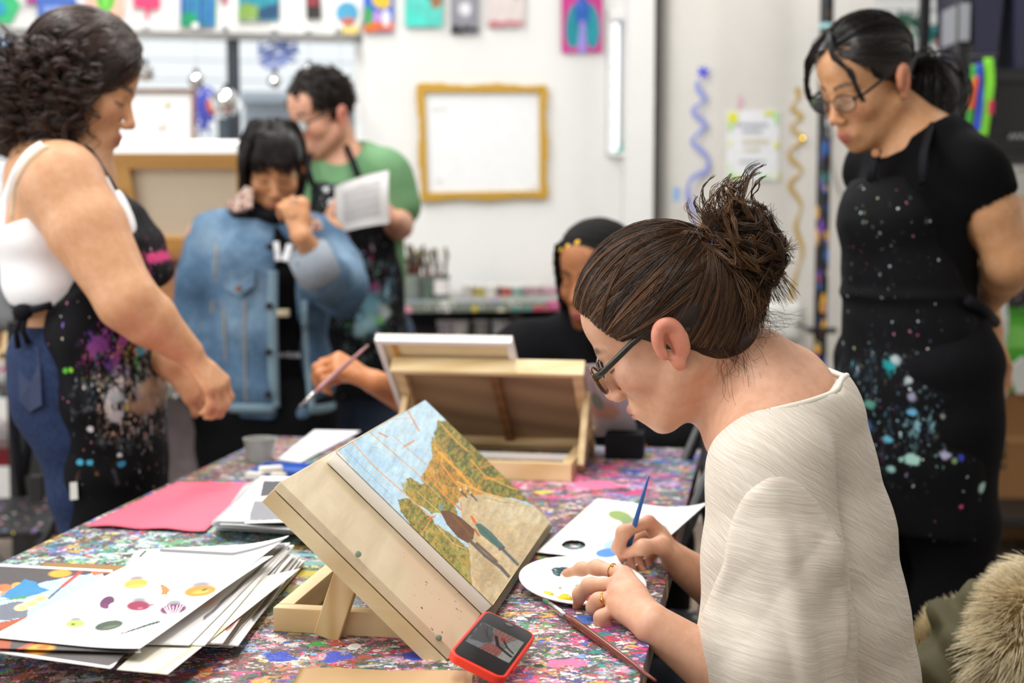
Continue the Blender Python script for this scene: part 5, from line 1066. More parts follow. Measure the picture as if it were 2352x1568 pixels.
# ------------------------------------------------------------------ people: shared modelling
def head_basis(yaw_f, pitch, roll=0.):
    """yaw_f: horizontal facing vector; pitch: chin-down angle in degrees; roll: tilt towards the right shoulder"""
    g = unit([yaw_f[0], yaw_f[1], 0]); r = np.cross(g, EZ); p = math.radians(pitch)
    f = g*math.cos(p)-EZ*math.sin(p); u = np.cross(r, f); q = math.radians(roll)
    r2 = r*math.cos(q)-u*math.sin(q); u2 = u*math.cos(q)+r*math.sin(q); return np.stack([r2, f, u2], 1)
def head_sdf(S, c, R, k=1., face=1., nose=1., lips=1., jaw=1., ears=(1, -1), fine=True):
    L = lambda x, y, z: c+R@np.array([x, y, z])*k
    def E(p, r, kk=.012, op='u', RR=None): S.ell(L(*p), np.array(r)*k, R if RR is None else RR, kk*k, op)
    def Cp(p, q, ra, rb=None, kk=.012, op='u'): S.cap(L(*p), L(*q), ra*k, (ra if rb is None else rb)*k, kk*k, op)
    E((0, -.015, .045), (.0735, .094, .08), .02); E((0, .03, -.015), (.062, .062, .08), .02); E((0, .045, .05), (.058, .045, .048), .02)
    E((0, .04, -.07), (.044, .045, .04), .02)
    for s in (1, -1):
        Cp((.054*s*jaw, -.005, -.05), (.02*s*jaw, .06, -.098), .017, .013, .028); E((.04*s, .058, -.028), (.021, .022, .02), .02)
        Cp((.012*s, .083, .019), (.04*s, .070, .02), .0095, .008, .014)
    E((0, .07, -.102), (.017, .0165, .0135), .02)
    for s in (1, -1): E((.031*s, .1, .0), (.0165, .0135, .0105), .010, 's'); E((.031*s, .0745, -.001), (.0135, .0125, .0125), .005)
    Cp((0, .084, .008), (0, .108*nose, -.03), .0072, .0098, .010); E((0, .110*nose, -.035), (.0105, .010, .009), .007)
    for s in (1, -1):
        E((.0115*s, .100, -.041), (.0078, .0095, .0072), .006)
        if fine: E((.006*s, .105, -.0465), (.0034, .0045, .003), .003, 's')
    E((0, .082, -.072), (.028, .017, .022), .014)
    for s in (1, -1):
        Cp((.021*s, .085, -.0705), (.004*s, .0985, -.0655), .0035*lips, .0058*lips, .006); Cp((.018*s, .085, -.0735), (.003*s, .0965, -.077), .0035*lips, .0064*lips, .006)
    if fine: Cp((-.019, .1, -.0718), (.019, .1, -.0718), .0012, None, .004, 's'); E((0, .1, -.0875), (.012, .006, .004), .008, 's')
    for s in ears:
        eb = L(.073*s, -.012, -.012); out = R@np.array([s*.93, -.36, 0]); ev = R@np.array([0, -.22, .975]); ew = unit(np.cross(ev, out))*s; ew = ew if ew@R[:, 1] > 0 else -ew
        RE = np.stack([out, ew, ev], 1)
        def Q(o, w, v): return eb+(out*o+ew*w+ev*v)*k
        S.ell(Q(.004, -.001, .002), np.array([.0055, .0155, .027])*k, RE, .006*k)
        S.ell(Q(.0125, .003, -.003), np.array([.012, .0092, .0135])*k, RE, .003*k, 's')
        S.ell(Q(.0125, -.002, .0165), np.array([.0075, .009, .0075])*k, RE, .003*k, 's')
        hel = []
        for a in np.linspace(-35, 232, 15): hel.append(Q(.0085+.002*math.sin(math.radians(a)), .0165*math.cos(math.radians(a))*(1 if a < 180 else .95), .003+.0265*math.sin(math.radians(a))))
        S.chain(hel, [.0032*k]*3+[.004*k]*9+[.0036*k]*3, .003*k)
        ah = [Q(.0075, -.007*math.cos(math.radians(a))-.001, .001+.016*math.sin(math.radians(a))) for a in np.linspace(-50, 60, 7)]; S.chain(ah, [.0030*k]*7, .004*k)
        S.ell(Q(.006, -.001, -.0255), np.array([.0055, .009, .0095])*k, RE, .006*k); S.ell(Q(.009, .0135, -.007), np.array([.004, .004, .006])*k, RE, .004*k)
    return L
def face_cols(V, c, R, k, skin, lip, brow, blush=None, lid=None, brow_w=1., stubble=None):
    """local colour of the skin: lips, brows, lashes, warmer cheeks, nose and ears"""
    p = ((V-c)@R)/k; x, y, z = p.T; ax = abs(x); C = np.tile(np.array(hexl(skin)), (len(V), 1))
    def over(m, col, a): 
        nonlocal C
        m = np.clip(m, 0, 1)[:, None]*a; C = C*(1-m)+np.array(hexl(col))*m
    sm = lambda d, w: np.clip(1-d/w, 0, 1)
    if blush:
        over(sm(np.sqrt(((ax-.042)/1.3)**2+((z+.03)/1.)**2+((y-.07))**2), .03), blush, .45); over(sm(np.sqrt(x**2+(y-.11)**2+(z+.036)**2), .02), blush, .5)
        over(np.clip((ax-.074)/.008, 0, 1)*(abs(y+.012) < .03)*(abs(z+.01) < .04), blush, .75)
    if stubble: over(sm(np.abs(z+.085), .045)*(y > .0)*np.clip((-.045-z)/.02, 0, 1)*(z > -.13), stubble[0], stubble[1])
    front = (y > .068)
    over(front*sm(np.abs(z+.0655+.25*ax*.0-.002*np.cos(x*200)*0)/1., .0085)*(ax < .021)*sm(ax, .026)*2.*(z > -.0725), lip, .75)
    over(front*sm(np.abs(z+.0775), .0095)*sm(ax, .024)*2.*(z <= -.0712), lip, .85)
    over(front*sm(np.abs(z+.0718), .0018)*(ax < .022), '#4a1f1c', .8)
    bz = .024+.004*np.sin(np.clip((ax-.012)/.04, 0, 1)*3.1)
    over(front*sm(np.abs(z-bz), .0065*brow_w)*1.6*(ax > .01)*(ax < .052)*np.clip((.056-ax)/.02, 0, 1), brow, .85)
    d = np.sqrt(((ax-.031)/1.)**2+(z+.0035+.09*abs(ax-.031))**2*9); over((y > .06)*sm(np.abs(z+.0065-14*(ax-.031)**2), .0028)*1.5*(abs(ax-.031) < .0155), '#1a1210', .92)
    if lid: over((y > .06)*sm(np.sqrt((ax-.031)**2+(z-.004)**2), .017), lid, .35)
    return C
def finger(S, J, r, k=.0022):
    J = [np.asarray(j, float) for j in J]; S.chain(J, r, k)
    for i in (1, 2): S.ell(J[i], (r[i]*1.06,)*3, None, k)
def hand_sdf(S, wrist, mcp, fingers, thumb, s=1., wr=.024, palm_r=.0105):
    """wrist point, four MCP points (index..little), four finger joint lists (PIP,DIP,tip), thumb list (CMC,MCP,IP,tip)"""
    wrist = np.asarray(wrist, float); mcp = [np.asarray(m, float) for m in mcp]; mid = (mcp[0]+mcp[3])/2
    ax = unit(mcp[3]-mcp[0])
    for i, m in enumerate(mcp):
        w0 = wrist+ax*(-.011+.0075*i)*s+(mid-wrist)*.12; S.cap(w0, m, .0125*s, (palm_r-.0008*(i == 3))*s, .012*s)
        if i: S.cap((mcp[i-1]+wrist)/2*.6+(mcp[i-1]+m)/2*.4, (mcp[i-1]+m)/2, .010*s, .0082*s, .008*s)
    for i, f in enumerate(fingers):
        q = (1., 1.04, .98, .86)[i]*s; finger(S, [mcp[i]]+list(f), [.0092*q, .0083*q, .0073*q, .0060*q])
    t = [np.asarray(p, float) for p in thumb]
    S.cap(wrist+(t[0]-wrist)*.35, t[1], .0135*s, .0115*s, .012*s); S.cap(t[1], (mcp[0]*.6+wrist*.4), .0095*s, .0105*s, .012*s); finger(S, t[1:2]+t[1:], [.0108*s, .0105*s, .0092*s, .0070*s])
def auto_hand(S, wrist, d, n, curl=(40, 45, 30), thumb_in=.5, s=1., side=1, spread=.06, fan=(0, 0, 0, 0)):
    """generic hand: d finger direction, n outward normal of the back of the hand; side=+1 when the thumb lies along +cross(d,n)"""
    d = unit(d); n = unit(n-np.dot(n, d)*d); t = np.cross(d, n)*side; wrist = np.asarray(wrist, float); mcp, fing = [], []
    Ls = [(.040, .024, .019), (.044, .027, .020), (.041, .025, .019), (.033, .020, .017)]; pl = [.088, .090, .085, .078]; off = [.030, .009, -.011, -.029]
    for i in range(4):
        m = wrist+(d*pl[i]+t*off[i])*s; mcp.append(m); J = []; a = 0; p = m
        for j in range(3):
            a += math.radians(curl[j]+fan[i]); v = (d+t*spread*(1.5-i))*math.cos(a)-n*math.sin(a); p = p+unit(v)*Ls[i][j]*s; J.append(p)
        fing.append(J)
    c0 = wrist+(d*.02+t*.022-n*.01)*s; v = unit(d*.75+t*(.75-.5*thumb_in)-n*(.35+.4*thumb_in)); m1 = c0+v*.042*s; v2 = unit(d*.85+t*(.4-.8*thumb_in)-n*(.4+.3*thumb_in)); i1 = m1+v2*.032*s; t1 = i1+unit(v2-t*.3*thumb_in)*.026*s
    hand_sdf(S, wrist, mcp, fing, [c0, m1, i1, t1], s); return mcp, fing
def limb(S, pts, rad, k=.02): S.chain([np.asarray(p, float) for p in pts], rad, k)
def arm_sdf(S, sh, el, wr, r=1.):
    sh, el, wr = (np.asarray(p, float) for p in (sh, el, wr)); m1 = sh+(el-sh)*.45; m2 = el+(wr-el)*.3
    limb(S, [sh, m1, el], [.05*r, .046*r, .037*r]); limb(S, [el, m2, wr], [.038*r, .042*r, .0245*r], .015)
def leg_sdf(S, hip, kn, an, toe, r=1.):
    hip, kn, an, toe = (np.asarray(p, float) for p in (hip, kn, an, toe)); limb(S, [hip, hip+(kn-hip)*.4, kn], [.085*r, .078*r, .054*r], .03); limb(S, [kn, kn+(an-kn)*.3, an], [.054*r, .056*r, .036*r], .02); limb(S, [an-EZ*.03, toe], [.038*r, .03*r], .02)
def skin_mat(name, tone=1.):
    t = NT(name); c = t.attr(); p = t.pos(); n = t.noise(p, 60, 4, .6); n2 = t.noise(p, 500, 2)
    hs = t.n('ShaderNodeHueSaturation'); t.set(hs, 'Color', c); t.set(hs, 'Value', t.mapr(n, .3, .7, .95, 1.05)); t.set(hs, 'Saturation', t.mapr(n, .3, .7, 1.05, .97))
    t.bump(n2, .06, .0006); return t.fin(hs.outputs[0], .48, spec=.4, Subsurface_Weight=.12, Subsurface_Radius=(.012, .005, .003), Subsurface_Scale=.5)
def body_mesh(S, blocks, name, m, parent, cols, h0=None):
    Vs, Fs, n = [], [], 0
    for lo, hi, h in blocks:
        V, F = S.mesh(h, lo, hi); V = relax(V, F, 1, .5); Vs.append(V); Fs.append(F+n); n += len(V)
    V = np.vstack(Vs); return put(name, V, np.vstack(Fs), m, parent, cols=cols(V))
def cloth_mesh(S, h, name, m, parent, disp=None, lo=None, hi=None, it=2, cols=None):
    V, F = S.mesh(h, lo, hi); V = relax(V, F, it, .5)
    if disp is not None: V = V+vnormals(V, F)*disp(V)[:, None]
    return put(name, V, F, m, parent, cols=None if cols is None else cols(V))
def folds(V, dirv, freq, amp, seed=0, warp=1.5, along=.25):
    """soft crease pattern varying across dirv"""
    d = unit(dirv); a = V@d; o = unit(np.cross(d, (.31, .8, .52))); b = V@o; c = V@np.cross(d, o)
    w = fbm(b*freq*along+3+seed, c*freq*along+7+a*freq*.3, seed)*warp*6.28; return amp*np.sin(a*freq*6.28+w)*(.4+.9*fbm(b*freq*.5+11, a*freq*.5+c*2, seed+5))
def lumps(V, freq, amp, seed=0): return amp*((fbm(V[:, 0]*freq+V[:, 2]*freq*.7+50, V[:, 1]*freq-V[:, 2]*freq*.6+50, seed)-.5)+(fbm(V[:, 2]*freq+20, V[:, 0]*freq+30-V[:, 1]*freq*.3, seed+3)-.5))
def hair_mat(name, rough=.38, spec=.5):
    t = NT(name); return t.fin(t.attr(), rough, spec=spec)
def hair_mesh(name, S, R, parent, m, c0, c1, seed=0, per=None):
    V, F = strands(S, R); n, mm, _ = S.shape; r = np.random.default_rng(seed)
    q = (r.random(n) if per is None else np.clip(per+r.normal(0, .12, n), 0, 1))[:, None]*np.ones((1, mm)); q = np.repeat(q[..., None], 3, 2).reshape(-1)[:, None]
    return put(name, V, F, m, parent, cols=np.array(hexl(c0))*(1-q)+np.array(hexl(c1))*q)
def catmull(K, n):
    """K (N,k,3) control polygons -> (N,n,3)"""
    K = np.asarray(K, float); m = K.shape[1]; t = np.linspace(0, m-1, n); i = np.minimum(t.astype(int), m-2); f = (t-i)[None, :, None]
    p1 = K[:, i]; p2 = K[:, i+1]; p0 = K[:, np.maximum(i-1, 0)]; p3 = K[:, np.minimum(i+2, m-1)]
    return .5*(2*p1+(p2-p0)*f+(2*p0-5*p1+4*p2-p3)*f*f+(3*p1-p0-3*p2+p3)*f**3)
def taper(n, m, r0, tip=.25): return np.broadcast_to(r0*np.concatenate([np.ones(int(m*.6)), np.linspace(1, tip, m-int(m*.6))])[None], (n, m))
def glasses(parent, L, R, k, m, rim=.0018, lw=.026, lh=.02, temple=.0016, y=.1, z=-.004, ear_z=.016, square=2.6, tm=None):
    g = bpy.data.objects.new('glasses', None)
    b = MB()
    for s in (1, -1):
        pts = []
        for a in np.linspace(0, 2*math.pi, 33):
            ca, sa = math.cos(a), math.sin(a); e = 2/square; pts.append(L((.034*s)+lw*np.sign(ca)*abs(ca)**e, y-.004*abs(ca)*(1 if ca*s > 0 else -1), z+lh*np.sign(sa)*abs(sa)**e))
        b.tube(pts, rim*k, 8)
    b.tube([L(-.010, y, z+.006), L(0, y+.004, z+.009), L(.010, y, z+.006)], rim*k*.9, 8)
    o = b.put('glasses', m, parent, smooth=True)
    for s in (1, -1):
        b = MB(); b.tube([L((.034+lw)*s, y-.004, z+.008), L(.0735*s, y-.02, z+.010), L(.0765*s, .03, ear_z*.8), L(.0775*s, .0, ear_z), L(.079*s, -.03, ear_z-.012), L(.077*s, -.045, ear_z-.028)], [rim*k*1.1, temple*k, temple*k, temple*k, temple*k*.9, temple*k*.8], 8, ratio=1.9, side=R[:, 2])
        b.put('temple', tm or m, o, smooth=True)
    for s in (1, -1):
        b = MB(); ring = []
        for a in np.linspace(0, 2*math.pi, 25)[:-1]:
            ca, sa = math.cos(a), math.sin(a); e = 2/square; ring.append(L((.034*s)+lw*.97*np.sign(ca)*abs(ca)**e, y-.0005, z+lh*.97*np.sign(sa)*abs(sa)**e))
        b.prism(ring, R[:, 1], .0008); b.put('lens', M_GLASS, o)
    return o
def apron_cloth(name, base, regs, root, seed=0, marks=()):
    """black cloth caked with paint: regs = (point, radius, colours, density); marks = (point, radius, colour)"""
    t = NT(name); p = t.pos(); org = wloc(root); ls = []; bl = []
    wv = t.vmath('SUBTRACT', t.noise(p, 16, 4, .65, out='Color'), (.5, .5, .5)); wf = t.vmath('SUBTRACT', t.noise(p, 55, 4, .7, out='Color'), (.5, .5, .5)); flat = t.vmath('MULTIPLY', p, (1, .06, 1))
    for (c, r, pal, dens) in regs:
        d = t.vmath('DISTANCE', t.vmath('ADD', flat, t.vmath('SCALE', wv, .14)), tuple((np.asarray(c)-org)*[1, .06, 1])); m = t.mapr(d, r, r*.3)
        bl.append((pal, dens, m)); ls += [(150, dens*.4, .45, pal, (1, 1, .7), m)]
    ls += [(75, .035, .4, ['#b8c0c4', '#8a4a6a', '#4a8a9a', '#c8b84a', '#5a8a4a', '#7a5aa8'], (1, 1, .6), None), (160, .05, .4, ['#d8d8d8', '#a8b8c0', '#b06a8a', '#c8c0a8'], (1, 1, .8), None)]
    n = t.noise(p, 6, 4); b0 = np.array(hexl(base)); c0 = t.mix(n, tuple(b0*.5), tuple(b0*.95))
    for i, (pal, dens, m) in enumerate(bl):
        for sc_, st_ in ((30, .45), (75, .6)):
            v = t.map(t.vmath('ADD', p, t.vmath('SCALE', wf, .01)), loc=(seed+i*2.3, i*1.7+sc_, 0), scale=(1, 1, st_)); mm = t.math('MULTIPLY', t.mapr(t.noise(v, sc_, 6, .7), .66-.16*dens, .74-.16*dens), m); k = len(pal)
            c0 = t.mix(t.math('MULTIPLY', mm, .9), c0, t.ramp(t.sep(t.vor(v, sc_*.6)[1])[i % 3], [(q/k, pal[q]) for q in range(k)], 'CONSTANT'))
    c, h = splat(t, p, c0, ls, seed)
    for (q, r, col, soft) in marks:
        d = t.vmath('DISTANCE', t.vmath('ADD', flat, t.vmath('SCALE', wf, r*1.5)), tuple((np.asarray(q)-org)*[1, .06, 1])); c = t.mix(t.math('MULTIPLY', t.mapr(d, r, r*(1-soft)), .92), c, col)
    t.bump(t.math('ADD', t.math('MULTIPLY', h, .4), t.noise(p, 900, 2)), .2, .001); return t.fin(c, .75, spec=.12)
def sdf_at(Sd, pts):
    D = np.full(len(pts), .5)
    for fn, pl, ph, k, op in Sd.p:
        d = fn(pts[:, 0], pts[:, 1], pts[:, 2])
        if op == 'u': e = np.maximum(k-abs(D-d), 0)/k; D = np.minimum(D, d)-e*e*k*.25
        else: e = np.maximum(k-abs(D+d), 0)/k; D = np.maximum(D, -d)+e*e*k*.25
    return D
def snap(Sd, pix, off=.004, y0=1.3, Y=None):
    """points of a surface seen at pixels, lifted by off towards the room"""
    rays = np.array([ray(*q[:2]) for q in pix]); rays /= np.linalg.norm(rays, axis=1)[:, None]; t = y0/rays[:, 1]*np.ones(len(pix))
    best = np.full(len(pix), 9.); bt = t.copy()
    for _ in range(140):
        d = sdf_at(Sd, _C+rays*t[:, None]); m = d < best; best = np.where(m, d, best); bt = np.where(m, t, bt); t = t+np.clip(d*.9, .0004, .2)*(d > .0006)
    return _C+rays*(bt-off)[:, None]
def spath(Sd, kn, n=24, off=.005): return snap(Sd, smooth_path([q[:2] for q in kn], n), off)
def strap(name, pts, wd, m, parent, flat=.35, cen=None):
    """a flat band through points already lying on a surface"""
    b = MB(); pts = np.asarray(pts); b.tube(pts, wd, 8, ratio=flat, side=(0, -1, 0)); return b.put(name, m, parent, smooth=True)
def decal(name, Sd, poly, m, parent, off=.006, th=.003):
    """a small flat piece (pocket, tag) following the surface under a pixel outline"""
    q = snap(Sd, poly, off); b = MB(); c = q.mean(0); n = len(q); nrm = unit(_C-c)
    V = np.vstack([q+nrm*th, [c+nrm*th], q-nrm*.002, [c-nrm*.002]]); F = [(i, (i+1) % n, n) for i in range(n)]+[((i+1) % n+n+1, i+n+1, 2*n+1) for i in range(n)]+[(i, i+n+1, (i+1) % n+n+1, (i+1) % n) for i in range(n)]
    b.add(V, F); return b.put(name, m, parent)
def person(loc, label): return thing('person', label, 'person', loc)
# ------------------------------------------------------------------ nearest painter (woman in the cream tee)
HY = 1.867
ya = math.radians(18); FB = np.array([-math.cos(ya), math.sin(ya), 0]); RB = np.array([math.sin(ya), math.cos(ya), 0])
R1 = head_basis(FB, 33, -8); k1 = 1.0
ear_px = P(1540, 793, HY-.07); c1 = ear_px-R1@np.array([-.075, -.012, -.012])
w1 = person((P(1900, 1500, 1.86)[0], 1.86, 0), 'seated woman with a messy brown bun, glasses and cream tee, painting at the table')
S = SDF(); L1 = head_sdf(S, c1, R1, k1, nose=.98)
C7 = P(1838, 872, 1.88); chest = P(1835, 1110, 1.87); waist = P(1895, 1450, 1.87); pelv = P(1960, 1730, 1.88)
shL = P(1772, 1075, 1.70); shR = P(1800, 1035, 2.04)
elL = P(1790, 1640, 1.645); wrL = P(1503, 1435, 1.665); elR = P(1770, 1440, 2.09); wrR = P(1560, 1292, 2.0)
# neck and shoulders
nk = L1(0, -.03, -.055); S.chain([L1(0, -.028, -.03), nk+(C7-nk)*.5, C7+FB*.035-EZ*.01], [.05, .052, .062], .03)
S.cap(L1(0, .0, -.06), C7+FB*.085-EZ*.065, .036, .04, .03)
S.chain([shL-EZ*.01, C7+FB*.03-EZ*.045-RB*.06, C7+FB*.02-EZ*.035, C7+FB*.03-EZ*.045+RB*.06, shR-EZ*.01], [.05, .058, .06, .058, .05], .04)
for s in (-1, 1): S.cap(C7+FB*.10-EZ*.09+RB*s*.02, C7+FB*.06-EZ*.06+RB*s*.14, .012, .014, .03)
S.chain([C7+FB*.03-EZ*.06, chest, waist, pelv], [.08, .08, .075, .075], .04, side=RB, ratio=1.4)
arm_sdf(S, shL, elL, wrL, 1.0); arm_sdf(S, shR, elR, wrR, 1.0)
# left hand resting by the plate
lm = [P(1434, 1317, 1.765), P(1416, 1341, 1.75), P(1412, 1371, 1.735), P(1411, 1400, 1.722)]
lf = [[P(1371, 1303, 1.80), P(1336, 1306, 1.825), P(1301, 1316, 1.85)], [P(1354, 1344, 1.772), P(1332, 1364, 1.786), P(1325, 1393, 1.797)],
      [P(1374, 1379, 1.742), P(1363, 1396, 1.747), P(1370, 1411, 1.755)], [P(1381, 1417, 1.722), P(1383, 1433, 1.724), P(1397, 1441, 1.722)]]
hand_sdf(S, wrL, lm, lf, [P(1480, 1390, 1.73), P(1446, 1362, 1.80), P(1410, 1352, 1.835), P(1385, 1352, 1.86)], 1.0)
# right hand pinching the blue brush
rm = [P(1490, 1198, 1.965), P(1502, 1210, 1.99), P(1514, 1229, 2.012), P(1526, 1250, 2.03)]
rf = [[P(1432, 1222, 1.935), P(1421, 1256, 1.938), P(1430, 1283, 1.95)], [P(1442, 1250, 1.985), P(1440, 1284, 1.977), P(1452, 1305, 1.968)],
      [P(1463, 1266, 2.01), P(1462, 1296, 2.0), P(1476, 1312, 1.985)], [P(1485, 1284, 2.028), P(1484, 1304, 2.02), P(1496, 1316, 2.005)]]
rt_ = [P(1535, 1288, 1.97), P(1519, 1252, 1.935), P(1477, 1256, 1.92), P(1438, 1272, 1.938)]
hand_sdf(S, wrR, rm, rf, rt_, 1.0)
# legs under the table edge, feet on the floor
hL, hR = pelv-RB*.09, pelv+RB*.09
def skin1(V):
    C = face_cols(V, c1, R1, k1, '#d5a488', '#b0625f', '#4a3226', '#cf7f6a')
    q = np.array(hexl('#cf8470'))
    for p in [f[2] for f in lf+rf]+[rt_[3]]+lm+rm: m = np.clip(1-np.linalg.norm(V-p, axis=1)/.02, 0, 1)[:, None]*.55; C = C*(1-m)+q*m
    for p, r_ in ((P(1703, 940, 1.72), .0035), (P(1662, 985, 1.76), .002), (P(1590, 1330, 1.62), .0015)):
        m = np.clip(2-np.linalg.norm(V-p, axis=1)/r_, 0, 1)[:, None]*.7; C = C*(1-m)+np.array(hexl('#b5632e'))*m
    return C
M_SKIN1 = skin_mat('fair_skin')
lo_b = np.array([.05, 1.5, .62]); hi_b = np.array([.62, 2.25, 1.35])
V, F = S.mesh(.0021, lo_b, hi_b); V = relax(V, F, 1, .4); put('body', V, F, M_SKIN1, w1, cols=skin1(V))
# fingernails
M_NAIL = mat('fingernail', '#e2b4a4', .25, 0, .03)
def nail(tip, dip, up, r=.0048, parent=None):
    d = unit(tip-dip); n = unit(up-np.dot(up, d)*d); s = np.cross(d, n); c = tip+n*.0048+d*.001; b = MB(); Vn = []
    for i in range(5):
        for j in range(5):
            a, e = (i-2)/2, (j-2)/2; Vn.append(c+d*a*.0052*(1 if a < 0 else 1-.25*e*e)+s*e*.0044-n*(.0018*e*e+.0006*a*a))
    Vn += [v-n*.0008 for v in Vn]; F = [(i*5+j, i*5+j+1, i*5+j+6, i*5+j+5) for i in range(4) for j in range(4)]; F += [tuple(q+25 for q in f[::-1]) for f in F]
    b.add(Vn, F); return b.put('fingernail', M_NAIL, parent, smooth=True)
nail(rt_[3], rt_[2], np.array([-.1, -1, .35]), parent=w1); nail(lf[0][2], lf[0][1], np.array([-.2, -.5, .8]), parent=w1); nail(lf[1][2], lf[1][1], np.array([-.8, -.3, .2]), parent=w1); nail(rf[0][2], rf[0][1], np.array([-.9, -.1, 0]), parent=w1)
# rings
M_GOLDM = mat('gold', '#d9a441', .22, 1.)
def ring(c, ax, r, t_, name='ring', m=M_GOLDM):
    ax = unit(ax); u = unit(np.cross(ax, (.2, .3, .9))); w = np.cross(ax, u); b = MB(); b.tube([c+r*(math.cos(a)*u+math.sin(a)*w) for a in np.linspace(0, 2*math.pi, 25)], t_, 8); return b.put(name, m, w1, smooth=True)
d = lf[2][0]-lm[2]; ring(lm[2]+d*.62, d, .0094, .0014); ring(lm[2]+d*.78, d, .0092, .0012); b = MB(); b.ball(lm[2]+d*.7+np.array([-.002, -.009, .002]), .003, 10, 8); b.put('ring_stone', M_GOLDM, w1, smooth=True)
d = lf[0][0]-lm[0]; ring(lm[0]+d*.42, d, .0096, .0007); b = MB(); b.ball(lm[0]+d*.42+np.array([-.001, -.006, .0085]), .0018, 10, 8); b.put('ring_stone', M_GOLDM, w1, smooth=True)
# ---- cream tee
SH = SDF()
tor = [(1832, 985, 150, 1.87), (1838, 1080, 168, 1.87), (1852, 1230, 196, 1.87), (1856, 1390, 222, 1.87), (1880, 1560, 222, 1.87), (1900, 1720, 225, 1.88)]
SH.chain([P(x, y, Y) for x, y, _, Y in tor], [h*Y/F_PX for _, _, h, Y in tor], .05, side=RB, ratio=[1.15, 1.5, 1.45, 1.35, 1.3, 1.3])
SH.chain([shL+FB*.0-EZ*.005, C7+FB*.02-EZ*.05-RB*.07, C7+FB*.01-EZ*.035, C7+FB*.02-EZ*.05+RB*.07, shR], [.066, .072, .07, .072, .064], .05)
SH.chain([shL, P(1775, 1280, 1.68), P(1790, 1480, 1.66), P(1800, 1610, 1.655)], [.07, .083, .09, .092], .035)
SH.chain([shR, P(1770, 1200, 2.07), P(1760, 1330, 2.08), P(1735, 1400, 2.075)], [.066, .075, .078, .078], .035)
# scoop neck and open hem/cuffs
nb = C7+FB*.035
SH.cap(nb-FB*.015+EZ*.02, nb+FB*.115-EZ*.075, .079, .072, .005, 's', RB, 1.42); SH.cap(nb, nb+EZ*.2+FB*.1, .086, .12, .005, 's', RB, 1.4)
SH.chain([P(1668, 948, 1.745), P(1770, 892, 1.735), P(1892, 866, 1.80)], [.036, .034, .026], .005, 's'); SH.chain([P(1660, 915, 1.82), P(1720, 885, 1.82), P(1800, 850, 1.83)], [.07, .066, .06], .005, 's'); SH.half(P(1900, 1800, 1.87), (0, 0, -1), .004)
def disp1(V):
    d = folds(V, RB*.35+FB*.94, 9, .0065, 3, 1.2)*np.clip((C7[2]-.1-V[:, 2])/.12, 0, 1); near = np.clip((1.78-V[:, 1])/.05, 0, 1)
    d += folds(V, np.array([.75, 0, .65]), 7, .0035, 12); 
    # shoulder seam groove
    p0, p1, p2 = P(1690, 1092, 1.66), P(1800, 1140, 1.63), P(1925, 1340, 1.68)
    for a_, b_ in ((P(1712, 985, 1.70), p0),):
        q = b_-a_; t_ = np.clip(((V-a_)@q)/(q@q), 0, 1); e = V-a_-t_[:, None]*q; e[:, 1] *= .35; d -= .003*np.clip(1-np.linalg.norm(e, axis=1)/.006, 0, 1)
    return d
def tee_mat(name, ang, ang2, fr):
    t = NT(name); p = t.pos(); v = t.vmath('ADD', p, t.vmath('SCALE', t.vmath('SUBTRACT', t.noise(p, 9, 2, out='Color'), (.5, .5, .5)), .02))
    q = t.map(t.map(v, rot=(0, math.radians(ang), 0)), scale=(11, 11, 760*fr)); n = t.noise(q, 1.0, 4, .6); q2 = t.map(t.map(v, rot=(0, math.radians(ang2), 0)), scale=(34, 34, 1700*fr)); n2 = t.noise(q2, 1., 3, .6)
    f = t.math('ADD', t.math('MULTIPLY', n, .55), t.math('MULTIPLY', n2, .45)); c = t.ramp(f, [(.34, '#bcae9f'), (.5, '#cfc5b7'), (.64, '#e4dccf')])
    g = t.mapr(t.noise(p, 7, 4), .6, .75); c = t.mix(t.math('MULTIPLY', g, .18), c, '#8fa0a0'); t.bump(f, .45, .0012)
    return t.fin(c, .75, spec=.2, Subsurface_Weight=.05, Subsurface_Radius=(.02, .015, .01), Sheen_Weight=.12)
M_TEE = tee_mat('cream_slub_jersey', -32, -50, 1.); M_SLV = tee_mat('cream_slub_sleeve', -6, -14, 1.1)
tee = cloth_mesh(SH, .0042, 'tee_shirt', M_TEE, w1, disp1, it=2)
# near sleeve, set in along the armhole seam
SLV = SDF(); SLV.p = [q for q in SH.p]; _e = SDF(); _e.ell(P(1798, 1520, 1.60), (158*1.62/F_PX, .24, 428*1.62/F_PX), None, .01); _ef = _e.p[0][0]
SLV._add(lambda X, Y, Z: -_ef(X, Y, Z), (-99,)*3, (99,)*3, .004, 's')
def disp_s(V):
    near = np.clip((1.80-V[:, 1])/.05, 0, 1); dn = np.clip((P(0, 1085, 1.63)[2]-V[:, 2])/.10, .15, 1)
    return disp1(V)+.0030+near*dn*(np.maximum(folds(V, np.array([1, .2, .18]), 13, .008, 8, 1.0, .10), -.0015)+np.maximum(folds(V, np.array([.8, .1, -.5]), 8, .004, 5), -.001))
slv = cloth_mesh(SLV, .0042, 'sleeve', M_SLV, tee, disp_s, it=2)
tee['label'] = 'cream slub tee shirt'
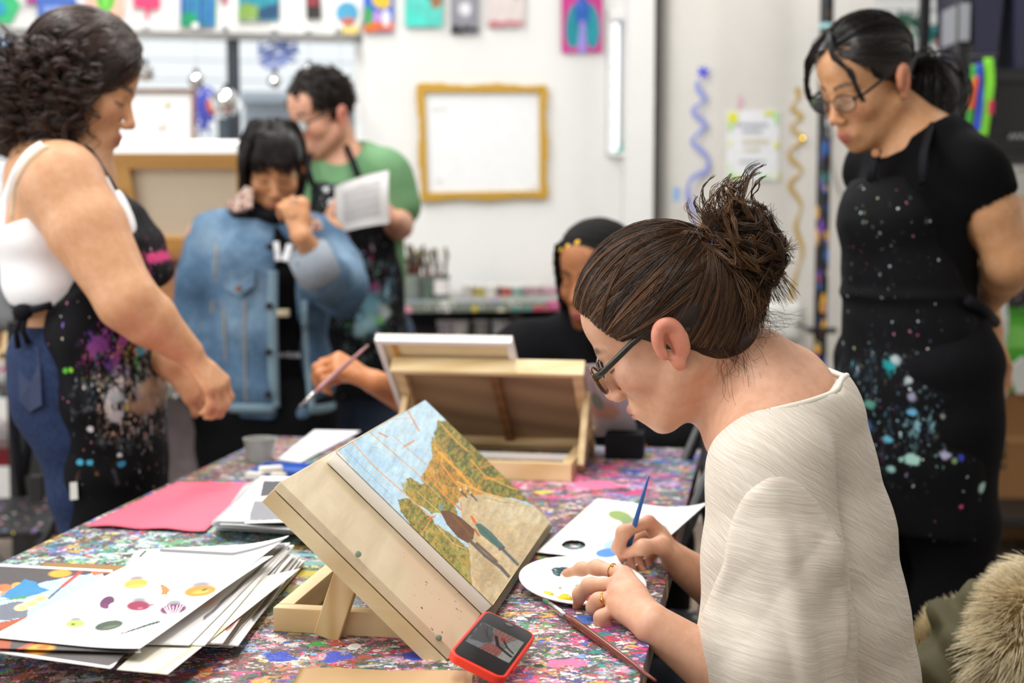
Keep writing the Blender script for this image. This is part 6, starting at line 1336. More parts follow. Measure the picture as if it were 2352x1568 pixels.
# rolled neck binding along the scoop: found where the shirt meets the carving
SU = SDF(); SU.p = [q for q in SH.p if q[4] == 'u']; SC = SDF(); SC.p = [(q[0], q[1], q[2], q[3], 'u') for q in SH.p if q[4] == 's'][:4]
nax = unit(EZ*.75+FB*.42); ub = unit(np.cross(nax, RB)); rim_pts = []
Vt = np.array([v.co[:] for v in tee.data.vertices])+wloc(tee); Vt = Vt[np.linalg.norm(Vt-nb, axis=1) < .3]; ok = (np.abs(sdf_at(SC, Vt)) < .006) & (np.abs(sdf_at(SU, Vt)) < .007); Vr = Vt[ok]
an_ = np.arctan2((Vr-nb)@ub, (Vr-nb)@RB); nbn = 56
for i in range(nbn):
    dl = np.abs((an_-(-math.pi+2*math.pi*(i+.5)/nbn)+math.pi) % (2*math.pi)-math.pi); m = dl < 2*math.pi/nbn
    if m.sum() > 2: rim_pts.append(Vr[m].mean(0))
rp = np.array(rim_pts)
for _ in range(3): rp = .5*rp+.25*(np.roll(rp, 1, 0)+np.roll(rp, -1, 0))
b = MB(); b.tube(np.vstack([rp, rp[:1]]), .0042, 8, cap=False); bo = b.put('neck_binding', mat('cream_binding', '#e9e2d4', .7, 0, .05, 200), tee, smooth=True)
# jeans
JE = SDF()
for h_ in (hL, hR):
    kn = h_+FB*.42-EZ*.02; kn[2] = .52; an = kn-FB*.05; an[2] = .1; leg_sdf(JE, h_, kn, an, an+FB*.01, 1.12)
JE.chain([waist, pelv], [.095, .115], .03, side=RB, ratio=1.4); JE.half(waist+EZ*.0, EZ)
cloth_mesh(JE, .009, 'trousers', mat('dark_denim', '#28303f', .8, 0, .15, 90), w1)
# ---- hair: pulled back strands and messy bun
ec = np.array([0, -.016, .044]); er = np.array([.0795, .1005, .0885])
def loc2w(p): return c1+(np.asarray(p)@R1.T)*k1
wb = unit(np.array([0, -.093, .025])/er)
HB = SDF(); HB.ell(loc2w(ec), er-.004, R1, .01)
HB.ell(loc2w((0, .125, -.02)), (.1, .085, .125), R1, .012, 's')
for s in (1, -1): HB.ell(loc2w((.085*s, .012, -.055)), (.035, .055, .068), R1, .010, 's')
HB.ell(loc2w((0, .075, -.1)), (.1, .1, .066), R1, .01, 's'); HB.chain([loc2w((0, -.05, .0)), loc2w((0, -.062, -.03)), loc2w((0, -.072, -.048))], [.062, .05, .034], .03, side=R1[:, 0], ratio=1.25)
MH = hair_mat('brown_hair', .4, .35)
V, F = HB.mesh(.004); V = relax(V, F, 2); hair = put('hair', V, F, MH, w1, cols=np.tile(hexl('#1d1109'), (len(V), 1)))
hg = np.random.default_rng(5)
hl = np.array([(0, .079, .102), (-.03, .077, .093), (-.055, .063, .071), (-.069, .052, .045), (-.074, .04, .026), (-.0775, .022, .022), (-.08, .0, .026), (-.08, -.018, .018), (-.077, -.028, -.006), (-.071, -.038, -.030), (-.062, -.055, -.048), (-.051, -.074, -.060), (-.03, -.092, -.062), (-.01, -.104, -.058)])
hl = np.vstack([hl, hl[::-1]*[-1, 1, 1]]); hlw = (hl-ec)/er; hlr = np.linalg.norm(hlw, axis=1); hlw /= hlr[:, None]
def scalp_strands(nl, per, seed, lift=1., edge=False):
    g = np.random.default_rng(seed); St, per_ = [], []
    for i in range(nl):
        t_ = (g.random() if g.random() < .5 else (g.uniform(.22, .52) if g.random() < .75 else g.uniform(.0, .22)))*(len(hlw)-1); i0 = int(t_); w0 = hlw[i0]*(1-t_+i0)+hlw[min(i0+1, len(hlw)-1)]*(t_-i0); r0 = max(hlr[i0]*(1-t_+i0)+hlr[min(i0+1, len(hlw)-1)]*(t_-i0), 1.); q = g.random()**1.5*.7 if g.random() < .55 else g.random()*.1
        q = q if not edge else g.random()**2*.14; w0 = unit(w0*(1-q)+wb*q); tone = g.random(); off = g.random()*.006
        we = unit(wb+g.normal(0, .13, 3)); sag = g.normal(0, .012)
        for j in range(per):
            w = unit(w0+g.normal(0, .015 if q > .12 else .008, 3)); e = unit(we+g.normal(0, .02, 3)); om = math.acos(np.clip(w@e, -1, 1)); s_ = np.linspace(0, 1, 16)[:, None]
            path = (np.sin((1-s_)*om)*w+np.sin(s_*om)*e)/max(math.sin(om), 1e-3); wob = g.normal(0, .004, 3)*np.sin(s_*math.pi)+g.normal(0, .002, 3)*np.sin(s_*2*math.pi)
            lf_ = 1+(off+g.random()*.002)/.09*np.sin(np.clip(s_*1.3+.05, 0, 1)*math.pi/2)*lift+sag*np.sin(s_*math.pi)*.6
            path = path/np.linalg.norm(path, axis=1)[:, None]*(1+(r0-1)*(1-q)*(1-s_)**1.4); St.append(ec+(path*lf_+wob)*er); per_.append(tone)
    return np.array(St), np.array(per_)
St, pr_ = scalp_strands(980, 15, 3); Sw = loc2w(St.reshape(-1, 3)).reshape(St.shape)
hair_mesh('hair_lengths', Sw, taper(len(Sw), 16, .00042, .7), hair, MH, '#1a0f08', '#6a472a', 1, pr_**1.3*.85)
St, pr_ = scalp_strands(5200, 1, 17, .6, True); Sw = loc2w(St.reshape(-1, 3)).reshape(St.shape); hair_mesh('hairline', Sw, taper(len(Sw), 16, .00034, .7), hair, MH, '#1a0f08', '#553820', 4, pr_**1.3*.8)
# bun
bb = np.array([0, -.112, .066]); bc = np.array([.0, -.149, .034]); br = np.array([.052, .052, .063])
St, pr_ = [], []
for i in range(190):
    g = hg; v = unit(g.normal(0, 1, 3)+np.array([0, -.35, .0])); v2 = unit(v+g.normal(0, .55, 3)); v3 = unit(v2+g.normal(0, .7, 3)); s0 = bb+g.normal(0, .012, 3); tone = g.random(); rr = g.uniform(.55, 1.03)
    wild = g.random() < .26; tipf = g.uniform(1.1, 1.4) if wild else g.uniform(.6, 1.03)
    K0 = np.array([s0, s0*.4+bc*.6+v*br*rr*.7, bc+v*br*rr, bc+v2*br*rr*1.02, bc+v3*br*tipf])
    for j in range(13):
        K = K0+g.normal(0, .0019, (5, 3)); K[-1] += g.normal(0, .004, 3); St.append(K); pr_.append(tone)
# wisps standing up on top and back
for i in range(26):
    g = hg; a = bc+np.array([g.normal(0, .03), g.uniform(-.04, .03), .05]); up_ = np.array([g.normal(0, .35), g.normal(-.15, .55), 1.]); l_ = g.uniform(.02, .05); tone = g.random()
    for j in range(7): K = np.array([a-[0, 0, .02], a, a+unit(up_)*l_*.5+g.normal(0, .003, 3), a+unit(up_+[0, -.25, 0])*l_, a+unit(up_+[0, -.5, -.2])*l_*1.25])+g.normal(0, .0015, (5, 3)); St.append(K); pr_.append(tone)
for i in range(46):   # locks falling from the tie over the nape
    g = hg; x = g.normal(0, .022); s0 = bb+np.array([x*.5, -.008, -.01]); tone = g.random()
    for j in range(12): K = np.array([s0, [x*.8, -.138+abs(x)*.3, .03], [x*1.1, -.142+abs(x)*.4+g.normal(0, .003), -.005], [x*1.2, -.132+abs(x)*.4+g.normal(0, .004), -.034], [x*1.1, -.112+abs(x)*.3+g.normal(0, .006), -.052+g.normal(0, .006)]])+g.normal(0, .0022, (5, 3)); St.append(K); pr_.append(tone)
B = catmull(np.array(St), 20); Bw = loc2w(B.reshape(-1, 3)).reshape(B.shape)
bun = hair_mesh('hair_bun', Bw, taper(len(Bw), 20, .00056, .35), hair, MH, '#1e120a', '#7a5636', 2, np.array(pr_)**1.2*.85)
# loose hairs at the nape
K = []
for i in range(90):
    g = hg; x = g.uniform(-.06, .0); s0 = np.array([x, -.098+abs(x)*.75+g.normal(0, .006), -.052+g.normal(0, .005)]); l_ = g.uniform(.02, .10)*(1 if g.random() < .45 else .45)
    dn = np.array([g.normal(0, .12)-.18, g.normal(.25, .25), -1.]); K.append([s0, s0+dn*l_*.33+g.normal(0, .003, 3)+[-.004, -.004, 0], s0+dn*l_*.66+g.normal(0, .006, 3)+[-.004, 0, 0], s0+dn*l_+g.normal(0, .008, 3)])
for i in range(60):
    g = hg; s0 = np.array([g.uniform(-.05, .05), -.09+g.normal(0, .01), -.02]); K.append([s0, s0+[0, -.012, -.02], s0+[g.normal(0, .012), -.025+g.normal(0, .01), -.04], s0+[g.normal(0, .02), -.035+g.normal(0, .02), -.06]])
B = catmull(np.array(K), 12); Bw = loc2w(B.reshape(-1, 3)).reshape(B.shape); hair_mesh('loose_hairs', Bw, taper(len(Bw), 12, .00022, .4), hair, MH, '#2a180e', '#5a3c26', 3)
b = MB(); u_ = np.array([1, 0, 0.]); bx_ = unit(np.array([0, -.75, -.6])); v_ = np.cross(bx_, u_); b.tube([loc2w(bb+[0, -.006, -.004]+.0335*(math.cos(a)*u_+math.sin(a)*v_)) for a in np.linspace(0, 2*math.pi, 30)], .0016, 8); b.put('hair_tie', mat('navy_elastic', '#262c56', .7), hair, smooth=True)
# glasses
t = NT('tortoiseshell'); p = t.pos(); t.fin(t.ramp(t.noise(p, 160, 3, .6), [(.38, '#17110d'), (.55, '#3a200c'), (.68, '#8a5518')]), .15); 
gl1 = glasses(w1, L1, R1, k1, t.m, rim=.0024, lw=.025, lh=.019, temple=.0022, y=.104, z=-.006, ear_z=.02, tm=mat('dark_olive_temple', '#1d211a', .2))
# blue brush in her right hand
tip = P(1424, 1323, 1.957); f0 = P(1427, 1313, 1.957); f1 = P(1434, 1288, 1.950); en_ = P(1490, 1093, 1.93)
brush('slim blue paintbrush held upright in the right hand of the nearest painter', tip, f0, f1, en_, '#2f66ae', .0034, '#35506a')
# ------------------------------------------------------------------ the other five people
def PP(Y): return lambda x, y, dy=0.: P(x, y, Y+dy)
def cap_hair(SD, L, R, k, grow=.010, face_z=-.02, face_y=.125, low=-.06):
    SD.ell(L(0, -.016, .044), np.array([.0775+grow*.5, .098+grow*.5, .086+grow*.6])*k, R, .01)
    SD.ell(L(0, face_y, face_z), np.array([.095, .085, .12])*k, R, .012, 's')
def surf_strands(n, per, seed, starts, ends, ec, er, m=14, lift=.006, jit=.03, wav=.0):
    """strands over an ellipsoid from start to end directions (functions of a generator), in head space"""
    g = np.random.default_rng(seed); out, tone = [], []
    for i in range(n):
        w0 = unit((np.array(starts(g))-ec)/er); e0 = unit((np.array(ends(g, w0))-ec)/er); t_ = g.random(); of = g.random()*lift
        for j in range(per):
            w = unit(w0+g.normal(0, jit*.6, 3)); e = unit(e0+g.normal(0, jit, 3)); om = max(math.acos(np.clip(w@e, -1, 1)), 1e-3); s = np.linspace(0, 1, m)[:, None]
            p = (np.sin((1-s)*om)*w+np.sin(s*om)*e)/math.sin(om); p = p/np.linalg.norm(p, axis=1)[:, None]; p = p*(1+of/.09+.0)+g.normal(0, wav, 3)*np.sin(s*3.1*g.uniform(1, 2)); out.append(ec+p*er); tone.append(t_)
    return np.array(out), np.array(tone)
def to_world(L, A): 
    c = L(0, 0, 0); M = np.stack([L(1, 0, 0)-c, L(0, 1, 0)-c, L(0, 0, 1)-c], 1); return c+A@M.T
def simple_shoes(w, pts, col):
    for an, toe in pts:
        s = SDF(); s.cap(np.array([an[0], an[1], .045]), np.array([toe[0], toe[1], .035]), .042, .036, .02); s.cap(np.array([an[0], an[1], .05]), np.array([an[0], an[1], .11]), .042, .04, .03); s.half((0, 0, .002), (0, 0, -1)); cloth_mesh(s, .007, 'shoe', mat('shoe_'+col[1:], col, .6), w)

# ================= woman on the left: dark curls, white tank top, paint-caked apron
def left_woman():
    Y = 2.85; p = PP(Y); w = person((p(180, 1000)[0], Y, 0), 'standing woman with dark curly hair, white tank top and paint-caked black apron at the left')
    X, Yv = np.array([1., 0, 0]), np.array([0, 1., 0]); R = head_basis((1, .08), 24, 0); c = p(193, 196); S = SDF(); k = 1.02; L = head_sdf(S, c, R, k, lips=1.25, fine=False)
    C7 = p(105, 372); chest = p(140, 500); waist = p(165, 690); pel = p(188, 850)
    S.chain([L(0, -.03, -.04), (L(0, -.03, -.06)+C7)/2, C7+X*.03], [.052, .055, .06], .03)
    shN, shF = p(140, 420, -.17), p(150, 415, .17)
    S.chain([shN, C7+X*.03-Yv*.06-EZ*.025, C7+X*.03+Yv*.06-EZ*.025, shF], [.07, .068, .068, .068], .05)
    S.chain([C7+X*.03-EZ*.05, chest, waist, p(163, 850)], [.10, .108, .092, .088], .05, side=Yv, ratio=[1.4, 1.4, 1.35, 1.2])
    elN, wrN = p(292, 690, -.235), p(432, 808, -.17); elF, wrF = p(270, 700, .17), p(392, 838, -.06)
    S.chain([shN, shN+(elN-shN)*.4, elN], [.074, .074, .054], .03); S.chain([elN, elN+(wrN-elN)*.35, wrN], [.054, .051, .029], .02)
    S.chain([shF, elF], [.07, .05], .03); S.chain([elF, wrF], [.05, .03], .02)
    auto_hand(S, wrN, (.62, .1, -.78), (.75, -.45, .5), (34, 40, 30), .7, .98, -1, .02); auto_hand(S, wrF, (.7, -.1, -.65), (.2, -.85, .45), (40, 50, 30), .6, .95, -1, .02)
    for s in (-1, 1):
        hip = p(170, 905, .065*s); kn = p(218, 1290, .08*s); an = p(205, 1800, .09*s); leg_sdf(S, hip, kn, an, an+X*.14-EZ*.06, .8)
    body_mesh(S, [(*S.bounds(), .0046)], 'body', skin_mat('olive_skin'), w, lambda V: face_cols(V, c, R, k, '#cb9872', '#a05a54', '#2a1d18', '#c47c62', '#8a5c46', 1.15))
    # jeans
    J = SDF()
    for s in (-1, 1): J.chain([p(165, 905, .07*s), p(185, 1010, .075*s), p(205, 1120, .08*s), p(218, 1290, .08*s), p(205, 1830, .09*s)], [.102, .09, .076, .064, .052], .04)
    J.chain([p(163, 742), p(158, 810), p(150, 885)], [.094, .108, .110], .04, side=Yv, ratio=1.36); J.half(p(150, 738), (-.05, 0, 1))
    t = NT('dark_blue_denim'); q = t.pos(); n = t.noise(t.map(q, scale=(40, 40, 8)), 8, 4); c_ = t.ramp(n, [(.3, '#18243f'), (.7, '#2a3a5e')]); M_J = t.fin(c_, .8, spec=.2)
    jn = cloth_mesh(J, .006, 'jeans', M_J, w, lambda V: folds(V, EZ, 7, .004, 2, .8))
    decal('rear_pocket', J, [(42, 806), (88, 798), (93, 860), (96, 930), (68, 946), (44, 920)], mat('pocket_denim', '#202d4c', .8, 0, .15), jn, .004); decal('size_tag', J, [(160, 1108), (177, 1106), (179, 1146), (161, 1148)], mat('white_tag', '#dcdcd6', .6), jn, .016)
    # tank top
    T = SDF(); T.chain([p(135, 478), p(140, 540), p(150, 625), p(165, 690)], [.118, .124, .114, .106], .05, side=Yv, ratio=1.38)
    T.ell(p(226, 515, -.08), (.07, .07, .08), None, .05); T.ell(p(226, 515, .08), (.07, .07, .08), None, .05); T.half(p(60, 520), (-.35, 0, .94), .01); T.half(p(150, 698), (.0, 0, -1), .01)
    for s in (-1,): T.cap(shN+X*.01, elN, .09, .075, .01, 's')
    M_T = mat('white_rib_cotton', '#f2f1f3', .75, 0, .03, 300, .1); tk = cloth_mesh(T, .0055, 'tank_top', M_T, w, lambda V: folds(V, EZ, 9, .0035, 4, .8))
    strap('strap', spath(S, [(6, 520), (14, 460), (40, 395), (72, 352), (100, 334)], 26, .003), .010, M_T, tk); strap('strap', [p(215, 392, -.06), p(240, 410, -.10), p(262, 450, -.12), p(270, 480, -.12)], .008, M_T, tk)
    strap('bra_strap', spath(S, [(26, 500), (36, 430), (60, 380), (92, 348), (112, 338)], 20, .002), .006, mat('beige_strap', '#d9bfa2', .7), tk)
    # apron: bib, skirt, ties
    pal = ['#d8d6d2', '#c8b49a', '#8fa8b4', '#e8e6e2', '#b8a08a', '#6a8aa0', '#d8c8b0']; mixp = ['#8a4a9a', '#b0508a', '#4aa860', '#3a8aa8', '#c8c0b8', '#d87a4a', '#d0c03a']
    M_A = apron_cloth('left_apron_cloth', '#131317', [(p(290, 930, -.2), .10, pal, .8), (p(255, 900, -.2), .09, ['#dcdcd8', '#a8b8c8', '#8fa09a'], .6), (p(225, 795, -.2), .06, ['#8a4a9a', '#a0508a', '#6a4a9a'], .8), (p(290, 830, -.2), .10, mixp, .5), (p(270, 1010, -.2), .13, ['#c8d0d8', '#e0a080', '#8a8a92'], .3), (p(330, 600, -.1), .06, ['#d0407a', '#b03a6a', '#6a4ab0'], .5)], w, 3,
        [(p(308, 910, -.2), .026, '#b39a80', .6), (p(300, 945, -.2), .030, '#a89078', .7), (p(250, 920, -.2), .018, '#a8b4bc', .7), (p(248, 965, -.2), .016, '#c4c8cc', .5), (p(222, 795, -.2), .022, '#7d4590', .6), (p(205, 803, -.2), .014, '#8a4a94', .5), (p(290, 818, -.2), .013, '#4a94a8', .5), (p(198, 990, -.2), .007, '#dcdce0', .3), (p(195, 1068, -.2), .007, '#4aa8c8', .3), (p(174, 1066, -.2), .008, '#4aa8c8', .3), (p(262, 1078, -.2), .008, '#3a88b0', .4), (p(278, 998, -.2), .006, '#d88a68', .4), (p(258, 1056, -.2), .006, '#d8dce0', .4), (p(345, 1080, -.2), .01, '#5a3a78', .5), (p(140, 855, -.2), .007, '#58b038', .4), (p(155, 853, -.2), .006, '#8ac83a', .4), (p(345, 592, -.1), .016, '#c03a72', .5), (p(305, 600, -.1), .014, '#a83a6a', .5)])
    A = SDF(); A.chain([p(238, 668), p(240, 760), p(250, 900), p(262, 1060), p(272, 1290)], [.1, .108, .106, .1, .095], .04, side=Yv, ratio=1.72); A.half(p(230, 660), (-.45, 0, .9), .01); A.half(p(128, 800), (-1, 0, .28), .006); A.half(p(270, 1285), (0, 0, -1))
    A.chain([p(200, 660, -.12), p(262, 640, -.12), p(310, 625, -.05)], [.03, .04, .05], .04)
    ap = cloth_mesh(A, .0055, 'apron', M_A, w, lambda V: folds(V, X, 6, .004, 6, 1.)+lumps(V, 6, .01, 3)); ap['label'] = 'black apron caked with paint'
    # small tan smear region sits in the splatter; the bib hangs free at the front
    B = SDF(); B.chain([p(262, 445), p(285, 490), p(322, 560), p(348, 620)], [.016, .03, .036, .03], .03, side=Yv, ratio=3.6); B.chain([p(348, 620), p(318, 640)], [.028, .028], .03, side=Yv, ratio=3.4)
    cloth_mesh(B, .0055, 'apron_bib', M_A, ap, lambda V: lumps(V, 9, .012, 5))
    b = MB(); b.tube([p(262, 440, -.10), p(235, 395, -.10), p(205, 350, -.075), p(160, 320, -.06)], .009, 8, ratio=.4, side=(0, 1, 0)); b.put('neck_strap', M_BLACK, ap, smooth=True)
    b = MB(); b.tube([p(118, 700, -.17), p(95, 706, -.17), p(60, 715, -.14), p(38, 730, -.08)], .007, 8); b.put('tie', mat('black_webbing', '#15151a', .7), ap, smooth=True)
    for l in ([(55, 715), (36, 760), (42, 800)], [(60, 718), (52, 760), (66, 790)]): b = MB(); b.tube([p(x, y, -.15) for x, y in l], .006, 6); b.put('tie_end', mat('black_webbing', '#15151a', .7), ap, smooth=True)
    b = MB(); b.ball(p(52, 716, -.15), (.02, .015, .016), 12, 8); b.put('tie_knot', mat('black_webbing', '#15151a', .7), ap, smooth=True)
    patch('tattoo', [(283, 598), (290, 594), (298, 612), (290, 616)], -.30, mat('tattoo_ink', '#6d5a54', .6), w, .002) if False else None
    # hair: cap, curls
    H = SDF(); cap_hair(H, L, R, k, .018, -.03, .115); H.ell(L(0, -.05, -.03), (.083, .075, .09), R, .03); H.chain([L(-.02, -.06, -.05), L(.0, -.075, -.13)], [.07, .062], .03); H.chain([L(.06, .018, .04), L(.076, .012, -.02), L(.08, .0, -.08), L(.07, -.015, -.135)], [.03, .034, .036, .03], .02); H.chain([L(.0, -.1, .0), L(.0, -.115, -.08), L(.0, -.115, -.13)], [.06, .06, .045], .02)
    MHr = hair_mat('near_black_hair', .42)
    V, F = H.mesh(.006); V = relax(V, F, 2); V = V+vnormals(V, F)*lumps(V, 30, .014, 4)[:, None]; hr = put('hair', V, F, MHr, w, cols=np.tile(hexl('#150e0c'), (len(V), 1)))
    ec, er = np.array([0, -.016, .042]), np.array([.086, .106, .096])
    def st(g): return (g.normal(0, .02), g.uniform(.0, .078), .138-.3*g.random()**2*.1)
    def en(g, w0):
        if g.random() < .62: return (.088*g.uniform(.7, 1.), g.uniform(-.08, .035), -.01)
        return (g.uniform(-.08, .08), -.11, -.0)
    St, tn = surf_strands(150, 8, 4, st, en, ec, er, 12, .012, .05)
    ext = []; g = np.random.default_rng(9)
    for s in St:
        e = s[-1]; d = unit(np.array([g.normal(0, .25), g.normal(-.3, .3), -1.])); n = 26; ln = g.uniform(.06, .15); f = np.linspace(0, 1, n)[1:, None]; a = f*g.uniform(9, 16)+g.uniform(0, 6); r_ = .011*np.minimum(f*3, 1); o1 = unit(np.cross(d, [.3, 1, .2])); o2 = np.cross(d, o1)
        ext.append(np.vstack([s, e+d*f*ln+r_*(np.cos(a)*o1+np.sin(a)*o2)]))
    E_ = np.array(ext); E_[:, :, 0] = np.where(E_[:, :, 0] < -.02, E_[:, :, 0], E_[:, :, 0]); hair_mesh('hair_curls', to_world(L, E_), taper(len(E_), E_.shape[1], .0011, .5), hr, MHr, '#120c0a', '#4a3026', 1, tn*.8)
    # big curl bunches at the back and by the cheek
    g = np.random.default_rng(12); K = []; tn = []
    for i in range(420):
        b0 = np.array([g.uniform(-.07, .085), g.uniform(-.15, -.05), g.uniform(-.12, .05)]) if i % 2 else np.array([g.uniform(.075, .108), g.uniform(-.09, .045), g.uniform(-.10, .07)]); d = unit(np.array([g.normal(0, .3)+.2*(b0[0] > .04), g.normal(-.35, .35), -1.])); n = 24; f = np.linspace(0, 1, n)[:, None]; ln = g.uniform(.04, .10); a = f*g.uniform(8, 15)+g.uniform(0, 6); r_ = g.uniform(.006, .014); o1 = unit(np.cross(d, [.3, 1, .2])); o2 = np.cross(d, o1); t0 = g.random()
        for j in range(4): K.append(b0+g.normal(0, .003, 3)+d*f*ln+r_*(np.cos(a)*o1+np.sin(a)*o2)); tn.append(t0)
    hair_mesh('hair_ringlets', to_world(L, np.array(K)), taper(len(K), 24, .0012, .5), hr, MHr, '#120c0a', '#503429', 2, np.array(tn)*.85)
    simple_shoes(w, [(p(205, 1800, .1*s), p(330, 1800, .1*s)) for s in (-1, 1)], '#2a2a30')
left_woman()

# ================= woman in the denim jacket, hand at her mouth
def denim_woman():
    Y = 3.9; p = PP(Y); w = person((p(610, 1000)[0], Y, 0), 'woman with black fringe in a blue denim jacket, hand raised to her mouth')
    X, Yv = np.array([1., 0, 0]), np.array([0, 1., 0]); R = head_basis((.22, -1), 25, 0); c = p(627, 386); S = SDF(); k = .97; L = head_sdf(S, c, R, k, fine=False)
    C7 = p(608, 495, .07); chest = p(610, 640); waist = p(612, 800); pel = p(612, 960)
    S.chain([L(0, -.03, -.04), C7], [.048, .055], .03); shL_, shR_ = p(745, 545, .02), p(478, 545, .02)
    S.chain([shL_, C7-EZ*.03, shR_], [.055, .06, .055], .04); S.chain([C7-EZ*.05, chest, waist, pel], [.08, .085, .08, .095], .04, side=X, ratio=1.45)
    elL_, wrL_ = p(785, 668, -.08), p(692, 545, -.25); elR_, wrR_ = p(448, 770, -.0), p(462, 905, -.06)
    S.chain([shL_, elL_], [.05, .042], .03); S.chain([elL_, elL_+(wrL_-elL_)*.4, wrL_], [.042, .04, .026], .02); S.chain([shR_, elR_], [.05, .042], .03); S.chain([elR_, wrR_], [.042, .027], .02)
    auto_hand(S, wrL_, (-.22, .25, .94), (.35, -.85, .35), (62, 70, 45), .8, 1.03, 1, .02); auto_hand(S, wrR_, (.1, -.1, -1), (-.6, -.7, 0), (25, 30, 20), .3, .9, 1, .03)
    legs = []
    for s in (-1, 1):
        hip = pel+X*.09*s; kn = hip*1.; kn[2] = .46; an = hip.copy(); an[2] = .08; leg_sdf(S, hip, kn, an, an-Yv*.15-EZ*.04); legs.append((hip, kn, an))
    body_mesh(S, [(*S.bounds(), .0052)], 'body', skin_mat('tan_skin'), w, lambda V: face_cols(V, c, R, k, '#be8860', '#8f4c48', '#15100e', '#c2785a', None, 1.2))
    # mask pulled under the chin
    MK = SDF(); MK.ell(L(0, .052, -.10), np.array([.062, .066, .036]), R, .01); MK.ell(L(0, .07, -.05), np.array([.05, .07, .032]), R, .012, 's'); MK.cap(L(.058, .0, -.09), L(.03, .02, -.17), .03, .02, .02); MK.cap(L(-.058, .0, -.09), L(-.03, .02, -.17), .03, .02, .02)
    cloth_mesh(MK, .005, 'face_mask', mat('black_mask', '#141416', .7), w)
    # black trousers and tee
    Tr = SDF()
    for hip, kn, an in legs: Tr.chain([hip, kn, an], [.115, .09, .075], .04)
    Tr.chain([pel+EZ*.06, pel-EZ*.05], [.115, .12], .03, side=X, ratio=1.4); cloth_mesh(Tr, .008, 'trousers', mat('black_trousers', '#101013', .85, 0, .2, 60), w, lambda V: folds(V, EZ, 5, .004, 7))
    T = SDF(); T.chain([C7-EZ*.03-Yv*.03, chest, waist, pel+EZ*.0], [.085, .102, .098, .105], .04, side=X, ratio=1.45); M_TB = mat('black_cotton', '#0b0b0d', .85, 0, .2, 60)
    tee = cloth_mesh(T, .006, 'black_tee', M_TB, w, lambda V: folds(V, X, 7, .003, 3))
    MW = mat('white_print', '#e6e6ea', .6)

    for l in ([(606, 545), (622, 562), (634, 582)], [(632, 556), (635, 578), (637, 600)], [(666, 562), (660, 582), (653, 600)]): strap('shirt_print', spath(T, l, 12, .006), .010, MW, tee, .4)
    scrawl('shirt_print', snap(T, [(664, 815)], .010)[0], X, .055, .016, 14, .002, MW, tee, 3)
    b = MB(); b.box(p(645, 0, 0)[0], p(672, 0, 0)[0], Y-.145, Y-.12, p(0, 718)[2], p(0, 702)[2], .003); b.put('belt_buckle', mat('pale_brass', '#c9bda0', .4, .6), tee)
    # denim jacket
    J = SDF(); J.chain([C7-EZ*.045-Yv*.02, p(612, 600, .0), p(618, 740), p(628, 880), p(632, 945)], [.095, .122, .126, .13, .13], .04, side=X, ratio=[1.35, 1.34, 1.3, 1.3, 1.3])
    J.chain([p(730, 548, .02), C7-EZ*.038, p(492, 548, .02)], [.064, .07, .064], .04); J.chain([p(490, 548, .02), p(458, 660), p(445, 770, -.0), p(455, 885, -.05)], [.066, .066, .064, .056], .03)
    J.chain([p(738, 550, .02), p(772, 610, -.03), p(786, 664, -.09)], [.066, .068, .066], .03); J.chain([p(784, 664, -.09), p(742, 634, -.19), p(716, 598, -.225)], [.066, .062, .054], .03)
    J.half(p(620, 948), (0, 0, -1), .006); JU = SDF(); JU.p = list(J.p)
    # the open front
    xo0, xo1 = p(643, 600)[0], p(690, 600)[0]; J.box(((xo0+xo1)/2, Y-.18, 1.0), ((xo1-xo0)/2, .13, .40), None, .004, .012, 's'); J.cap(p(638, 470, -.1), p(658, 606, -.16), .075, .034, .015, 's')
    J.box((p(675, 700)[0]+.012, Y-.2, p(0, 830)[2]), (.035, .13, .10), None, .01, .03, 's')
    J.cap(p(716, 598, -.225), p(694, 560, -.25), .046, .046, .01, 's')
    t = NT('washed_blue_denim'); q = t.pos(); n = t.noise(q, 5, 5, .65); n2 = t.noise(t.map(q, scale=(60, 60, 6)), 12, 3); v = t.math('ADD', t.math('MULTIPLY', n, .75), t.math('MULTIPLY', n2, .25))
    M_D = t.fin(t.ramp(v, [(.32, '#2c3f55'), (.5, '#4a6580'), (.68, '#8099ad')]), .8, spec=.2)
    jk = cloth_mesh(J, .0058, 'denim_jacket', M_D, w, lambda V: folds(V, EZ*.7+X*.5, 7, .0055, 5, 1.2)+lumps(V, 7, .010, 8)); jk['label'] = 'faded blue denim jacket worn open'
    M_DL = mat('pale_denim', '#6f8794', .8, 0, .12, 60); M_DG = mat('grey_denim_cuff', '#868e98', .8, 0, .15, 50)
    cfa = p(718, 600, -.228); d = unit(p(692, 545, -.25)-p(742, 634, -.19)); b = MB(); b.tube([cfa-d*.05, cfa-d*.045, cfa+d*.03, cfa+d*.031, cfa-d*.03], [.058, .062, .056, .048, .048], 20, cap=False); b.put('cuff', M_DG, jk, smooth=True)
    for q_ in ((620, 566), (618, 702), (617, 808), (616, 905)): b = MB(); b.lathe([(.010, 0), (.010, .003), (.006, .006)], snap(JU, [q_], .016)[0], (0, -1, 0), 12); b.put('button', mat('dark_bronze', '#2c2826', .4, .7), jk)
    def strip(nm, path, wd, m, off=.008, sd=J): strap(nm, spath(sd, path, 30, off), wd, m, jk, .35)
    strip('placket', [(626, 622), (626, 660), (626, 760), (628, 860), (630, 936)], .015, M_DL, .007); strip('placket', [(700, 690), (701, 760), (708, 850), (716, 938)], .010, M_DL, .007)
    strip('hem_band', [(492, 932), (520, 936), (560, 938), (630, 939)], .013, M_DL); strip('hem_band', [(712, 941), (740, 939), (768, 934)], .013, M_DL)
